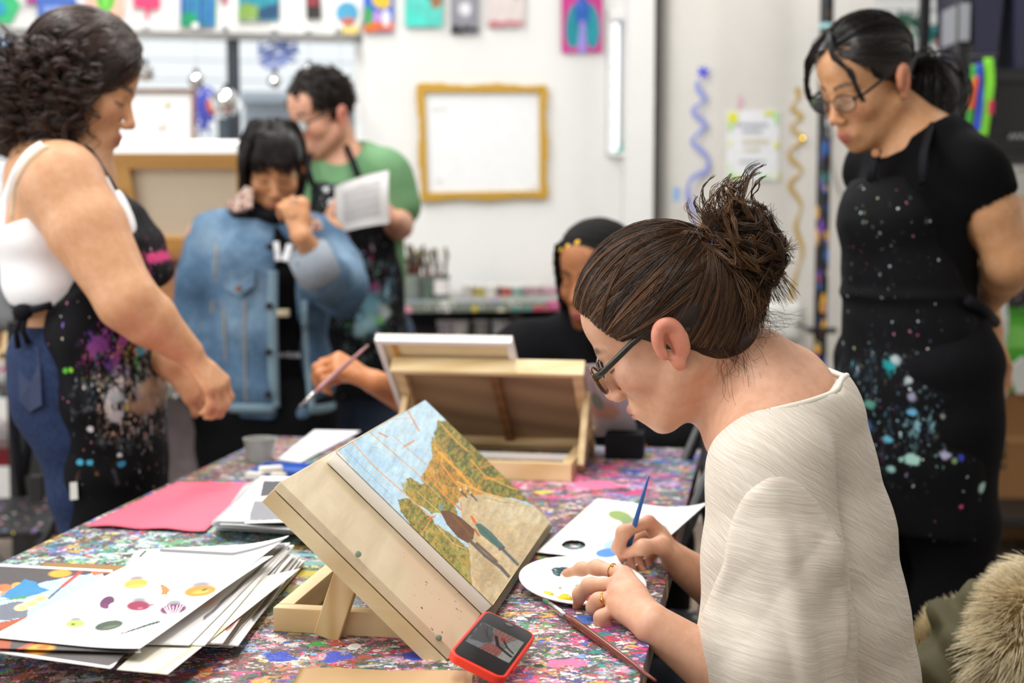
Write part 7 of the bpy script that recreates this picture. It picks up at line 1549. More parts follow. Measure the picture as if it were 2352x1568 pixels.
    decal('pocket_flap', JU, [(510, 622), (548, 622), (584, 622), (582, 656), (548, 680), (511, 660)], M_D, jk, .014, .004)
    b = MB(); b.lathe([(.008, 0), (.008, .003)], snap(JU, [(547, 662)], .022)[0], (0, -1, 0), 10); b.put('pocket_button', mat('copper_stud', '#9a6a44', .4, .6), jk)
    MS_ = mat('denim_stitch', '#9a866a', .8); strip('seam', [(512, 690), (516, 780), (520, 880), (524, 926)], .0022, MS_, .006); strip('seam', [(562, 690), (562, 800), (564, 926)], .0022, MS_, .006); strip('seam', [(497, 560), (494, 640), (486, 720)], .0022, MS_, .006)
    # embroidered collar leaves
    M_C = NT('rose_embroidery'); q = M_C.pos(); M_C = M_C.fin(M_C.ramp(M_C.noise(q, 70, 3, .6), [(.38, '#8a5a50'), (.5, '#d4b2a4'), (.62, '#e6d6cc')]), .85)
    for sx, l in ((1, [(566, 432), (540, 462), (516, 474), (540, 490), (580, 480), (584, 440)]), (-1, [(700, 470), (716, 500), (738, 512), (742, 530), (716, 534), (694, 500)])):
        b = MB(); b.prism([p(x, y, -.075 if sx > 0 else -.085) for x, y in l], (0, -1, .5), .014); b.put('collar', M_C, jk)
    # hair: parted fringe and straight lengths
    H = SDF(); cap_hair(H, L, R, k, .012, -.04, .13); H.chain([L(0, -.07, 0), L(0, -.06, -.12)], [.075, .05], .03); 
    for s in (1,): H.chain([L(.072*s, -.005, .03), L(.078*s, .008, -.05), L(.066*s, .015, -.14)], [.022, .017, .012], .02)
    MHr = hair_mat('black_hair', .3); V, F = H.mesh(.006); V = relax(V, F, 2); hr = put('hair', V, F, MHr, w, cols=np.tile(hexl('#0c0a0b'), (len(V), 1)))
    ec, er = np.array([0, -.016, .042]), np.array([.082, .104, .095])
    g = np.random.default_rng(3); K = []; tn = []
    for i in range(120):
        x = g.uniform(-1, 1); t0 = g.random(); x1 = x*.062; zz = .043+g.normal(0, .009)-.02*abs(x)**3+.02*(abs(x-.12) < .12)*g.random()
        for j in range(6): K.append([np.array([x*.02, .01, .14]), np.array([x1*.7, .065, .118]), np.array([x1*1.02, .092, .07]), np.array([x1*1.1, .101-.25*abs(x1)*abs(x), .058]), np.array([x1*1.08, .098-.3*abs(x1)*abs(x), zz])]+g.normal(0, .003, (5, 3))); tn.append(t0)
    for s in (1, -1):
        for i in range(110):
            t0 = g.random(); y = g.uniform(-.09, .05 if s > 0 else -.01); ln = g.uniform(-.17, -.10)
            for j in range(5): K.append([np.array([.006*s, y*.6+.01, .142-abs(y)*.2]), np.array([.058*s, y*.9, .105]), np.array([.084*s, y+.01, .045]), np.array([.084*s, y+.018, -.05]), np.array([.066*s, y+.025, ln])]+g.normal(0, .004, (5, 3))); tn.append(t0)
    B = catmull(np.array(K), 16); hair_mesh('hair_lengths', to_world(L, B), taper(len(B), 16, .0010, .5), hr, MHr, '#0a0809', '#2c2626', 5, np.array(tn)*.8)
    simple_shoes(w, [(l[2], l[2]-Yv*.12) for l in legs], '#202024')
denim_woman()

# ================= man in the green shirt with a sheet of paper
def green_man():
    Y = 4.45; p = PP(Y); w = person((p(800, 1000)[0], Y, 0), 'man with short dark curly hair, glasses and green shirt reading a sheet of paper')
    X, Yv = np.array([1., 0, 0]), np.array([0, 1., 0]); R = head_basis((-.72, -.68), 18, 0); c = p(737, 266); S = SDF(); k = 1.05; L = head_sdf(S, c, R, k, nose=1.06, jaw=1.08, fine=False)
    C7 = p(785, 372, .06); chest = p(800, 500); waist = p(805, 640); pel = p(812, 780)
    S.chain([L(0, -.03, -.04), C7], [.058, .064], .03); sR_, sL_ = p(690, 400, .04), p(888, 405, .0)
    S.chain([sR_, C7-EZ*.03, sL_], [.06, .065, .06], .04); S.chain([C7-EZ*.05, chest, waist, pel], [.09, .1, .095, .105], .04, side=X, ratio=1.45)
    elL_, wrL_ = p(918, 520, -.02), p(908, 505, -.24); elR_, wrR_ = p(672, 560, -.05), p(745, 520, -.26)
    arm_sdf(S, sL_, elL_, wrL_, 1.05); arm_sdf(S, sR_, elR_, wrR_, 1.05)
    auto_hand(S, wrL_, (-.55, -.5, .5), (.75, -.6, .25), (55, 55, 35), .8, 1.05, 1, .02); auto_hand(S, wrR_, (.4, -.5, .5), (-.8, -.3, .2), (50, 50, 30), .7, 1.05, -1, .02)
    legs = []
    for s in (-1, 1):
        hip = pel+X*.09*s; kn = hip+X*.0; kn = np.array([hip[0], Y, .48]); an = np.array([hip[0], Y, .08]); leg_sdf(S, hip, kn, an, an-Yv*.16-EZ*.04); legs.append((hip, kn, an))
    body_mesh(S, [(*S.bounds(), .0056)], 'body', skin_mat('ruddy_skin'), w, lambda V: face_cols(V, c, R, k, '#cf9a80', '#a8625c', '#2c1f19', '#c87868', None, 1.3, ('#a98272', .35)))
    T = SDF(); T.chain([C7-EZ*.03, chest, waist, p(808, 700)], [.098, .118, .115, .115], .05, side=X, ratio=1.45); T.chain([sR_, C7-EZ*.035, sL_], [.078, .078, .078], .05); T.chain([sL_, sL_+(elL_-sL_)*.62], [.078, .076], .03); T.chain([sR_, sR_+(elR_-sR_)*.62], [.078, .076], .03)
    T.ell(C7+EZ*.05-Yv*.05, (.075, .08, .07), None, .015, 's'); M_G = mat('sage_green_cotton', '#5f8a5f', .8, 0, .08, 40)
    cloth_mesh(T, .006, 'green_shirt', M_G, w, lambda V: folds(V, X*.6+EZ*.5, 6, .005, 4)+lumps(V, 8, .008, 2))
    M_A = apron_cloth('green_mans_apron_cloth', '#151518', [(p(745, 440, -.17), .06, ['#e8ecee', '#c0ccd0', '#6ab08a'], .6), (p(840, 720, -.17), .09, ['#8ac8e0', '#a8d4e4', '#6ad060', '#d8e8e8', '#5aa8d0'], 1.), (p(855, 650, -.17), .1, ['#8ac8e0', '#d8e0e4', '#b06a9a'], .6), (p(790, 620, -.17), .18, ['#8a5aa8', '#c8ccd2', '#a84a7a', '#5a8a7a'], .4), (p(840, 760, -.17), .14, ['#b8d8e0', '#8a8f94', '#6a8a7a'], .5)], w, 9,
        [(p(850, 700, -.17), .05, '#7fb4c8', .8), (p(845, 740, -.17), .045, '#9cc4cc', .8), (p(868, 738, -.17), .014, '#6ac84a', .5), (p(825, 760, -.17), .03, '#8fb0b4', .8), (p(800, 565, -.17), .02, '#6a4a98', .6), (p(745, 435, -.17), .012, '#d8e0e4', .4), (p(755, 462, -.17), .01, '#c8d4d8', .4), (p(860, 660, -.17), .02, '#8a4a78', .6), (p(880, 720, -.17), .03, '#b8c4c4', .8)])
    A = SDF(); A.chain([p(788, 440, -.045), p(800, 520, -.045), p(808, 640, -.04), p(812, 760, -.04), p(815, 900, -.04)], [.085, .108, .118, .122, .12], .05, side=X, ratio=[1.1, 1.25, 1.4, 1.45, 1.45]); A.half(p(790, 422, -.1), (0, 0, 1), .006); A.half(p(790, 905), (0, 0, -1)); A.box((C7[0], Y+.16, .9), (.5, .13, .8), None, .01, .01, 's')
    ap = cloth_mesh(A, .0065, 'apron', M_A, w, lambda V: folds(V, X, 6, .006, 9)+lumps(V, 7, .014, 6)); ap['label'] = 'black apron with pale blue paint'
    for l in ([(718, 425, -.13), (706, 385, -.12), (712, 355, -.06)], [(826, 415, -.12), (812, 375, -.10), (795, 335, -.02)]): b = MB(); b.tube([p(*q) for q in l], .010, 8, ratio=.5, side=(0, -1, 0)); b.put('neck_strap', mat('black_webbing', '#15151a', .7), ap, smooth=True)
    J = SDF()
    for hip, kn, an in legs: J.chain([hip, kn, an], [.105, .085, .07], .04)
    J.chain([pel+EZ*.05, pel-EZ*.05], [.11, .115], .03, side=X, ratio=1.4); cloth_mesh(J, .008, 'jeans', mat('mid_blue_denim', '#2f4058', .8, 0, .2, 50), w, lambda V: folds(V, EZ, 5, .004, 7))
    H = SDF(); H.ell(L(0, -.018, .05), np.array([.082, .100, .090])*k, R, .01); H.ell(L(0, .125, -.035), np.array([.11, .085, .125])*k, R, .012, 's'); H.ell(L(0, .0, -.10), np.array([.1, .2, .095])*k, R, .012, 's')
    for s in (1, -1): H.ell(L(.085*s, .01, -.03), np.array([.03, .035, .045])*k, R, .01, 's')
    V, F = H.mesh(.005); V = relax(V, F, 1); V = V+vnormals(V, F)*(lumps(V, 40, .018, 4)+.002)[:, None]; MHr = hair_mat('dark_brown_hair', .65, .2); hr = put('hair', V, F, MHr, w, cols=np.tile(hexl('#120d0a'), (len(V), 1)))
    g = np.random.default_rng(8); K, tn = [], []
    idx = g.choice(len(V), 420); N = vnormals(V, F)
    for i in idx:
        a = g.uniform(0, 6.28); o1 = unit(np.cross(N[i], [.2, .5, .8])); o2 = np.cross(N[i], o1); f = np.linspace(0, 1, 12)[:, None]; th = a+f*g.uniform(4, 7); t0 = g.random()
        for j in range(3): K.append(V[i]-N[i]*.004+g.normal(0, .002, 3)+N[i]*.012*f+.008*f**.5*(np.cos(th)*o1+np.sin(th)*o2)); tn.append(t0)
    hair_mesh('hair_curls', np.array(K), taper(len(K), 12, .0011, .5), hr, MHr, '#0f0a08', '#33231b', 3, np.array(tn))
    glasses(w, L, R, k, mat('dark_spectacle_frame', '#2a2220', .3), rim=.0016, lw=.025, lh=.017)
    # the sheet he holds
    q = [p(768, 428, -.33), p(893, 391, -.34), p(894, 511, -.37), p(775, 536, -.36)]
    def prn(u, v):
        r = Raster(u, v, '#dcdad9'); r.poly([(.15, .18), (.85, .16), (.85, .85), (.15, .85)], '#c4c2c2', .02, 8); 
        for i in range(14): r.line([(.17, .2+.046*i), (.83-.2*(i % 3 == 2), .2+.046*i)], .008, '#9c9a9c', .7, 1)
        return r.mottle(.06, 6).get()
    o = sheet('paper_sheet', q, M_ART, .001, 60, 60, cols=prn, nrm=(0, -1, .2), bend=lambda u, v: .02*np.sin(u*3)+.012*np.sin(v*4)*u); tag(o, 'printed sheet of paper held up by the man in the green shirt', 'paper')
    simple_shoes(w, [(l[2], l[2]-Yv*.13) for l in legs], '#3a3430')
green_man()

# ================= seated man with beaded twists, painting at the far end
def seated_man():
    Y = 3.36; p = PP(Y); w = person((p(1400, 1000)[0], Y, 0), 'seated man with beaded hair twists in a black sweatshirt painting behind the far easel')
    X, Yv = np.array([1., 0, 0]), np.array([0, 1., 0]); R = head_basis((-.55, -.83), 12, 0); c = p(1368, 632); S = SDF(); k = .99; L = head_sdf(S, c, R, k, lips=1.45, nose=1.0, fine=False)
    C7 = p(1385, 760, .06); chest = p(1390, 900, .03); waist = p(1390, 1090, .06); pel = p(1390, 1230, .08)
    S.chain([L(0, -.03, -.04), C7], [.056, .062], .03); sR_, sL_ = p(1222, 815, .03), p(1560, 820, .05)
    S.chain([sR_, C7-EZ*.03, sL_], [.06, .065, .06], .04); S.chain([C7-EZ*.05, chest, waist, pel], [.09, .1, .095, .1], .04, side=X, ratio=1.45)
    elR_, wrR_ = p(1030, 960, -.10), p(862, 878, -.44); elL_, wrL_ = p(1600, 1000, -.05), p(1480, 1030, -.22)
    arm_sdf(S, sR_, elR_, wrR_, 1.05); arm_sdf(S, sL_, elL_, wrL_, 1.05)
    auto_hand(S, wrR_, (-.82, -.15, .42), (.25, -.45, .85), (58, 62, 40), .9, 1.02, 1, .02, (0, -6, -4, 0)); auto_hand(S, wrL_, (-.8, -.5, .0), (0, 0, 1), (25, 30, 20), .4, 1., 1, .03)
    legs = []
    for s in (-1, 1):
        hip = np.array([pel[0]+.09*s, pel[1], .53]); kn = hip-Yv*.38+EZ*.0; an = kn+Yv*.05; an = np.array([kn[0], kn[1]+.04, .08]); leg_sdf(S, hip, kn, an, an-Yv*.14-EZ*.04); legs.append((hip, kn, an))
    S.chain([pel, np.array([pel[0], pel[1], .53])], [.1, .1], .03, side=X, ratio=1.4)
    body_mesh(S, [(*S.bounds(), .005)], 'body', skin_mat('brown_skin'), w, lambda V: face_cols(V, c, R, k, '#a56c46', '#b5605c', '#17100d', '#a8654a', None, 1.2, ('#5a3a2a', .4))*(1+.55*np.clip((1.05-V[:, 0]*0-np.linalg.norm(V-wrR_, axis=1)*0-1.05+.0), 0, 1))[:, None]*np.where(np.linalg.norm(V-wrR_, axis=1)[:, None] < .3, 1.45, 1))
    T = SDF(); T.chain([C7-EZ*.02, chest, waist, pel+EZ*.02], [.095, .115, .118, .125], .05, side=X, ratio=1.4); T.chain([sR_, C7-EZ*.03, sL_], [.085, .08, .085], .05); T.chain([sR_, elR_, elR_+(wrR_-elR_)*.35], [.085, .075, .06], .03); T.chain([sL_, elL_, elL_+(wrL_-elL_)*.8], [.085, .075, .06], .03); T.chain([C7+Yv*.01+EZ*.0, C7-Yv*.09-EZ*.0], [.07, .062], .02); T.ell(L(0, -.01, -.13), (.06, .07, .035), R, .01, 's')
    M_S = mat('black_fleece', '#0e0e11', .9, 0, .2, 40); cloth_mesh(T, .0065, 'sweatshirt', M_S, w, lambda V: folds(V, X*.5+EZ*.7, 5, .008, 4)+lumps(V, 7, .012, 2))
    J = SDF()
    for hip, kn, an in legs: J.chain([hip, kn, an], [.10, .08, .065], .04)
    J.chain([np.array([pel[0], pel[1], .6]), np.array([pel[0], pel[1], .53])], [.115, .11], .03, side=X, ratio=1.4); cloth_mesh(J, .009, 'trousers', mat('black_trousers', '#101013', .85), w)
    H = SDF(); cap_hair(H, L, R, k, -.008, -.03, .116); H.ell(L(0, .0, -.10), np.array([.1, .2, .075])*k, R, .012, 's'); MHr = hair_mat('matte_black_hair', .7, .15); V, F = H.mesh(.004); V = relax(V, F, 2); lx = ((V-c)@R)[:, 0]/k; V = V+vnormals(V, F)*(.007*np.abs(np.sin(lx*150))-.003)[:, None]; hr = put('hair', V, F, MHr, w, cols=np.tile(hexl('#120e0d'), (len(V), 1)))
    ec, er = np.array([0, -.016, .044]), np.array([.078, .097, .084]); g = np.random.default_rng(2); nb_ = 0; MY = mat('yellow_bead', '#e0b21e', .25)
    for i in range(15):   # twists from the brow back over the head, some hanging by the temple
        x = -.075+.15*i/14; path = []
        for t_ in np.linspace(0, 1, 30):
            a = t_*2.6+.25; q = np.array([x/.084*.8*(1-.15*t_), math.cos(a), math.sin(a)]); q = q/np.linalg.norm(q[1:])*math.sqrt(max(1-q[0]**2, .05)); path.append(L(*(ec+np.array([q[0] if False else x/.084*.85, q[1], q[2]])*er)))
        b = MB(); b.tube(path, .0068*(1+.22*np.sin(np.arange(30)*2.2)), 8); b.put('hair_twist', MHr, hr, smooth=True).data.color_attributes.new('Col', 'FLOAT_COLOR', 'POINT').data.foreach_set('color', np.tile([.006, .005, .005, 1.], 240).astype(np.float32))
        if i % 3 == 1: b = MB(); b.ball(path[1+i % 4], .009, 12, 8); b.put('bead', MY, hr, smooth=True)
    for i, (x, y) in enumerate(((.068, .045), (.074, .02), (-.068, .045), (-.074, .02), (.075, .0))):
        pts = [L(x*.8, y+.025, .09), L(x, y+.018, .05), L(x*1.06, y+.012, .0), L(x*1.07, y+.008, -.045), L(x*1.03, y+.006, -.08-.015*(i % 2))]; b = MB(); P_ = catmull(np.array([pts]), 24)[0]; b.tube(P_, .0062*(1+.18*np.sin(np.arange(24)*2.2)), 8); b.put('hair_twist', MHr, hr, smooth=True).data.color_attributes.new('Col', 'FLOAT_COLOR', 'POINT').data.foreach_set('color', np.tile([.006, .005, .005, 1.], 192).astype(np.float32))
    # his stool and brush
    st = thing('stool', 'black metal stool under the seated man', 'stool', (pel[0], pel[1], 0))
    b = MB(); b.lathe([(.16, .405), (.17, .41), (.17, .425), (.16, .43)], (pel[0], pel[1], 0), n=28); b.put('seat', M_BLACK, st, smooth='auto')
    for a in range(4):
        d = np.array([math.cos(a*1.571+.78), math.sin(a*1.571+.78), 0]); b = MB(); b.tube([np.array([pel[0], pel[1], .41])+d*.1, np.array([pel[0], pel[1], 0])+d*.2], .011, 8); b.put('leg', M_BLACK, st)
    tp, f0, f1, en_ = p(684, 941, -.55), p(697, 926, -.55), p(722, 902, -.54), p(846, 792, -.46)
    brush('dusty pink handled paintbrush in the hand of the seated man', tp, f0, f1, en_, '#a8787a', .0046, '#6a6a78')
    simple_shoes(w, [(l[2], l[2]-Yv*.12) for l in legs], '#202024')
seated_man()

# ================= woman on the right: black tee, apron, ponytail, arms behind her back
def right_woman():
    Y = 2.85; p = PP(Y); w = person((p(2130, 1000)[0], Y, 0), 'standing woman with black ponytail and glasses, arms behind her back, at the right')
    X, Yv = np.array([1., 0, 0]), np.array([0, 1., 0]); fd = unit(np.array([-.9, -.43, 0])); sd = np.array([-fd[1], fd[0], 0]); sd = sd if sd[1] < 0 else -sd   # sd: her left, towards the camera
    R = head_basis((-.85, -.5), 25, 0); c = p(1990, 190); S = SDF(); k = 1.0; L = head_sdf(S, c, R, k, nose=.97, lips=1.1, fine=False)
    C7 = p(2125, 308, .02); chest = p(2098, 480); waist = p(2100, 650); pel = p(2108, 830)
    S.chain([L(0, -.03, -.04), (L(0, -.03, -.06)+C7)/2, C7-X*.02], [.046, .049, .058], .03); S.cap(L(0, .0, -.06), C7+fd*.06-EZ*.04, .034, .036, .03)
    sN, sF = C7+sd*.137-EZ*.075, C7-sd*.15-EZ*.065
    S.chain([sN, C7-EZ*.03, sF], [.055, .058, .055], .045); S.chain([C7-EZ*.05, chest, waist, pel], [.08, .09, .08, .095], .04, side=sd, ratio=1.3)
    elN, wrN = p(2318, 600, -.10), p(2262, 700, .08); elF, wrF = p(2230, 590, .26), p(2275, 760, .16)
    S.chain([sN, sN+(elN-sN)*.45, elN], [.056, .054, .046], .03); S.chain([elN, elN+(wrN-elN)*.3, wrN], [.046, .045, .028], .02); S.chain([sF, elF], [.052, .042], .03); S.chain([elF, wrF], [.042, .027], .02)
    auto_hand(S, wrN, (-.4, .6, -.6), (.8, .3, .2), (30, 30, 20), .5, .95, 1, .03); auto_hand(S, wrF, (.25, -.2, -.95), (.9, .2, .1), (25, 30, 20), .5, .95, 1, .03)
    legs = []
    for s in (-1, 1):
        hip = pel+sd*.085*s-EZ*.02; kn = np.array([p(2125, 1300)[0]+sd[0]*.08*s, Y+sd[1]*.09*s, .5]); an = np.array([p(2140, 1300)[0]+sd[0]*.1*s, Y+sd[1]*.1*s, .08]); leg_sdf(S, hip, kn, an, an+fd*.15-EZ*.05); legs.append((hip, kn, an))
    body_mesh(S, [(*S.bounds(), .0046)], 'body', skin_mat('light_tan_skin'), w, lambda V: face_cols(V, c, R, k, '#c8956c', '#ab5552', '#1c1512', '#cf8468', '#a2705a', 1.))
    M_B = mat('black_jersey', '#0a0a0c', .85, 0, .2, 60)
    T = SDF(); T.chain([C7-EZ*.03, chest, waist, pel], [.088, .106, .096, .116], .045, side=sd, ratio=1.36); T.ell(p(2050, 510, -.05), (.07, .075, .075), None, .05); T.chain([sN, C7-EZ*.036, sF], [.058, .064, .062], .04); T.chain([sN, sN+(elN-sN)*.30], [.059, .061], .03); T.chain([sF, sF+(elF-sF)*.5], [.062, .066], .03); T.ell(C7+fd*.05+EZ*.045, (.085, .08, .06), None, .012, 's'); T.cap(sN+(elN-sN)*.24, sN+(elN-sN)*.6, .054, .066, .006, 's')
    tee = cloth_mesh(T, .0055, 'black_tee', M_B, w, lambda V: folds(V, EZ*.6+X*.5, 6, .005, 4)+lumps(V, 7, .008, 3))
    Tr = SDF()
    for hip, kn, an in legs: Tr.chain([hip, kn, an], [.11, .08, .07], .04)
    Tr.chain([pel+EZ*.05, pel-EZ*.06], [.125, .13], .03, side=sd, ratio=1.3); cloth_mesh(Tr, .008, 'trousers', mat('black_trousers', '#101013', .85, 0, .2, 60), w, lambda V: folds(V, EZ, 7, .006, 7))
    cl = ['#8ab8c4', '#b8d4d0', '#5a9ab8', '#9ad0c8', '#c8c8d4', '#4a78b8', '#d8dcd8']
    M_A = apron_cloth('right_apron_cloth', '#111114', [(p(2085, 850, -.2), .05, ['#b8c8cc', '#1f8f94', '#a8b4b8'], .5), (p(2080, 950, -.2), .13, ['#4a6a78', '#5a7a80', '#6a6a80', '#3a5a78', '#8ab8c4']+['#6a3a56', '#7a7048'], .5), (p(2110, 1070, -.2), .10, ['#6a8a84', '#70708a', '#507a74'], .25), (p(2150, 920, -.2), .2, ['#3a5058', '#50606a', '#44526a'], .25), (p(2060, 560, -.2), .16, ['#8a9098', '#6a8a74'], .1)], w, 5,
        [(p(2083, 838, -.2), .013, '#b4c4c8', .4), (p(2068, 850, -.2), .014, '#1f9096', .4), (p(2105, 880, -.2), .010, '#b0bcc0', .5), (p(2178, 820, -.2), .008, '#a8ccd8', .4), (p(2150, 860, -.2), .006, '#a8a84a', .4), (p(2125, 775, -.2), .004, '#b04a78', .3), (p(2110, 920, -.2), .011, '#9a98b0', .6), (p(2030, 950, -.2), .013, '#5a9a8a', .4), (p(2110, 955, -.2), .010, '#6ab0d8', .4), (p(2065, 1025, -.2), .010, '#6ab4cc', .4), (p(2030, 1000, -.2), .014, '#3a5a88', .6), (p(2110, 1065, -.2), .015, '#a8d4c8', .4), (p(2090, 1068, -.2), .007, '#a0ccc4', .4), (p(2180, 1050, -.2), .012, '#b4b0d0', .5), (p(2215, 1055, -.2), .009, '#3a46a8', .4), (p(2200, 1063, -.2), .006, '#7a9a6a', .4), (p(2072, 1095, -.2), .010, '#a4d4d0', .4), (p(2270, 1130, -.2), .013, '#b0d4cc', .5), (p(2215, 1168, -.2), .005, '#c84a88', .3), (p(2175, 962, -.2), .006, '#8a8a80', .3), (p(2200, 958, -.2), .006, '#8a8a80', .3), (p(2053, 690, -.2), .006, '#b8bcc0', .4), (p(2022, 582, -.2), .005, '#8a9098', .4), (p(2050, 575, -.2), .005, '#8a9098', .4), (p(2012, 490, -.2), .007, '#5a6a5a', .5)])
    A = SDF(); A.chain([p(2086, 660, -.01), p(2094, 760, -.01), p(2098, 880, -.01), p(2102, 1050, -.01), p(2108, 1205, -.01)], [.102, .116, .126, .127, .126], .05, side=sd, ratio=1.36); A.half(p(2140, 1198), (0, 0, -1), .005); A.half(p(2300, 900, -.1), (1, .1, 0), .01)
    A.chain([p(2044, 420, -.03), p(2050, 500, -.035), p(2066, 600, -.02), p(2084, 680, -.01)], [.068, .096, .098, .102], .04, side=sd, ratio=1.22); A.half(p(2030, 408), (-.12, 0, 1), .008)
    A.cap(sN+EZ*.02, elN+X*.06, .12, .12, .02, 's'); A.ell(p(2290, 480), (.13, .3, .22), None, .02, 's')
    ap = cloth_mesh(A, .0055, 'apron', M_A, w, lambda V: folds(V, X*.7+Yv*.5, 4, .004, 9)+lumps(V, 6, .012, 6)+.006*np.exp(-((V[:, 2]-p(0, 672)[2])/.012)**2)); ap['label'] = 'black apron with pale aqua paint splashes'
    for l in ([(2118, 420, -.16), (2122, 350, -.14), (2135, 300, -.08), (2130, 278, .0)], [(2000, 415, -.085), (2006, 378, -.085), (2014, 348, -.07)]): b = MB(); b.tube([p(*q) for q in l], .013, 8, ratio=.4, side=fd); b.put('neck_strap', mat('black_webbing', '#15151a', .7), ap, smooth=True)
    b = MB(); b.tube([p(2225, 690, -.16), p(2262, 715, -.1), p(2285, 740, .0)], .012, 8); b.put('tie', mat('black_webbing', '#15151a', .7), ap, smooth=True)
    b = MB(); b.lathe([(.008, 0), (.008, .004)], p(2011, 352, -.098), (-.3, -1, .2), 12); b.put('stud', mat('copper_stud', '#c08a68', .35, .7), ap)
    # hair: smooth, side locks, low ponytail
    H = SDF(); H.ell(L(0, -.018, .046), np.array([.079, .099, .088]), R, .01); H.ell(L(0, .12, -.04), np.array([.1, .08, .125]), R, .012, 's')
    for s in (1, -1): H.ell(L(.085*s, .005, -.05), np.array([.035, .05, .06]), R, .01, 's')
    H.ell(L(0, .0, -.11), np.array([.1, .2, .06]), R, .01, 's'); MHr = hair_mat('black_hair', .3); V, F = H.mesh(.005); V = relax(V, F, 2); hr = put('hair', V, F, MHr, w, cols=np.tile(hexl('#0c0a0b'), (len(V), 1)))
    ec, er = np.array([0, -.016, .044]), np.array([.0815, .1025, .0905]); pt_ = np.array([0, -.125, -.012])
    hl2 = np.array([(.0, .075, .105), (.03, .078, .09), (.055, .066, .07), (.072, .048, .045), (.077, .03, .03), (.08, .0, .028), (.08, -.025, .015), (.075, -.045, -.015), (.05, -.075, -.035), (0, -.09, -.04)]); hl2 = np.vstack([hl2, hl2*[-1, 1, 1]])
    def st(g): 
        i = g.integers(len(hl2)); j = i+1 if (i+1) % 10 else i; t_ = g.random(); h_ = hl2[i]*(1-t_)+hl2[min(j, len(hl2)-1)]*t_; q = g.random()*.75*(g.random() < .55); return h_*(1-q)+np.array([0, -.04, .15])*q if h_[2] > .04 else h_
    St, tn = surf_strands(330, 9, 4, st, lambda g, w0: pt_+g.normal(0, .01, 3), ec, er, 14, .005, .03); hair_mesh('hair_lengths', to_world(L, St), taper(len(St), 14, .0008, .7), hr, MHr, '#0a0809', '#332b29', 1, tn*.8)
    g = np.random.default_rng(6); K, tn = [], []
    for i in range(70):
        t0 = g.random(); o = g.normal(0, 1, 3); 
        for j in range(8): K.append(np.array([[0, -.105, -.005], [0, -.135, -.005], [o[0]*.022, -.165, -.03+o[1]*.014], [o[0]*.034, -.155+o[2]*.012, -.08+o[1]*.012], [o[0]*.034, -.135+o[2]*.02, -.125+o[1]*.018], [o[0]*.02, -.125+o[2]*.02, -.155+o[1]*.02]])+g.normal(0, .0025, (6, 3))); tn.append(t0)
    B = catmull(np.array(K), 18); hair_mesh('ponytail', to_world(L, B), taper(len(B), 18, .001, .4), hr, MHr, '#0a0809', '#2c2524', 3, np.array(tn)*.8)
    for s, n_ in ((1, 26), (-1, 7)):
        K, tn = [], []
        for i in range(n_):
            t0 = g.random(); x = g.uniform(.6, 1.)
            for j in range(5): K.append(np.array([[.0, .05, .13], [.02*s, .075, .112], [.045*s*x, .088, .085], [.062*s, .088, .05], [.068*s, .086+.006*x, .02], [.07*s, .085, -.01*x]])+g.normal(0, .0025, (6, 3))); tn.append(t0)
        B = catmull(np.array(K), 18); hair_mesh('fringe_lock', to_world(L, B), taper(len(B), 18, .001, .4), hr, MHr, '#0a0809', '#2c2524', 3, np.array(tn)*.8)
    glasses(w, L, R, k, mat('thin_dark_frame', '#26262a', .25, .4), rim=.0012, lw=.025, lh=.017)
    simple_shoes(w, [(l[2], l[2]+fd*.13) for l in legs], '#202024')
right_woman()
# ------------------------------------------------------------------ chairs, shelves and odds and ends
def folding_chair(label, base, yaw, seat_z=.45, w=.4, back=.8, m=None, group=None):
    """black folding chair: yaw = the direction the sitter faces (degrees from +x)"""
    m = m or M_BLACK; th = thing('folding_chair', label, 'chair', (base[0], base[1], 0), group); a = math.radians(yaw); f = np.array([math.cos(a), math.sin(a), 0]); s = np.array([-f[1], f[0], 0]); o = np.array([base[0], base[1], 0])
    b = MB(); b.obox(o-f*.2-s*w/2+EZ*(seat_z-.02), f*.4, s*w, EZ*.02, .008); b.put('seat', grimy('chair_paint_'+str(yaw), '#1d1d20', None, .06), th)
    for q in (-1, 1):
        e = o+s*q*(w/2+.012); b = MB(); b.tube([e+f*.22, e-f*.05+EZ*.45, e-f*.21+EZ*back], .0125, 8); b.put('leg', m, th, smooth=True); b = MB(); b.tube([e-f*.24, e+f*.12+EZ*(seat_z-.02)], .0125, 8); b.put('leg', m, th, smooth=True)
    b = MB(); c = o-f*.2; b.obox(c-s*w/2+EZ*(back-.2), s*w, -f*.015, EZ*.2, .006); b.put('backrest', m, th)
    b = MB(); b.tube([o+f*.17-s*w/2+EZ*.12, o+f*.17+s*w/2+EZ*.12], .008, 8); b.put('stretcher', m, th); return th, f, s
c = PZ(95, 1185, .45); ch1, f1_, s1_ = folding_chair('black paint-speckled folding chair behind the woman in the white tank top', (c[0]-.02, c[1]+.05), 192, w=.44, back=.84)
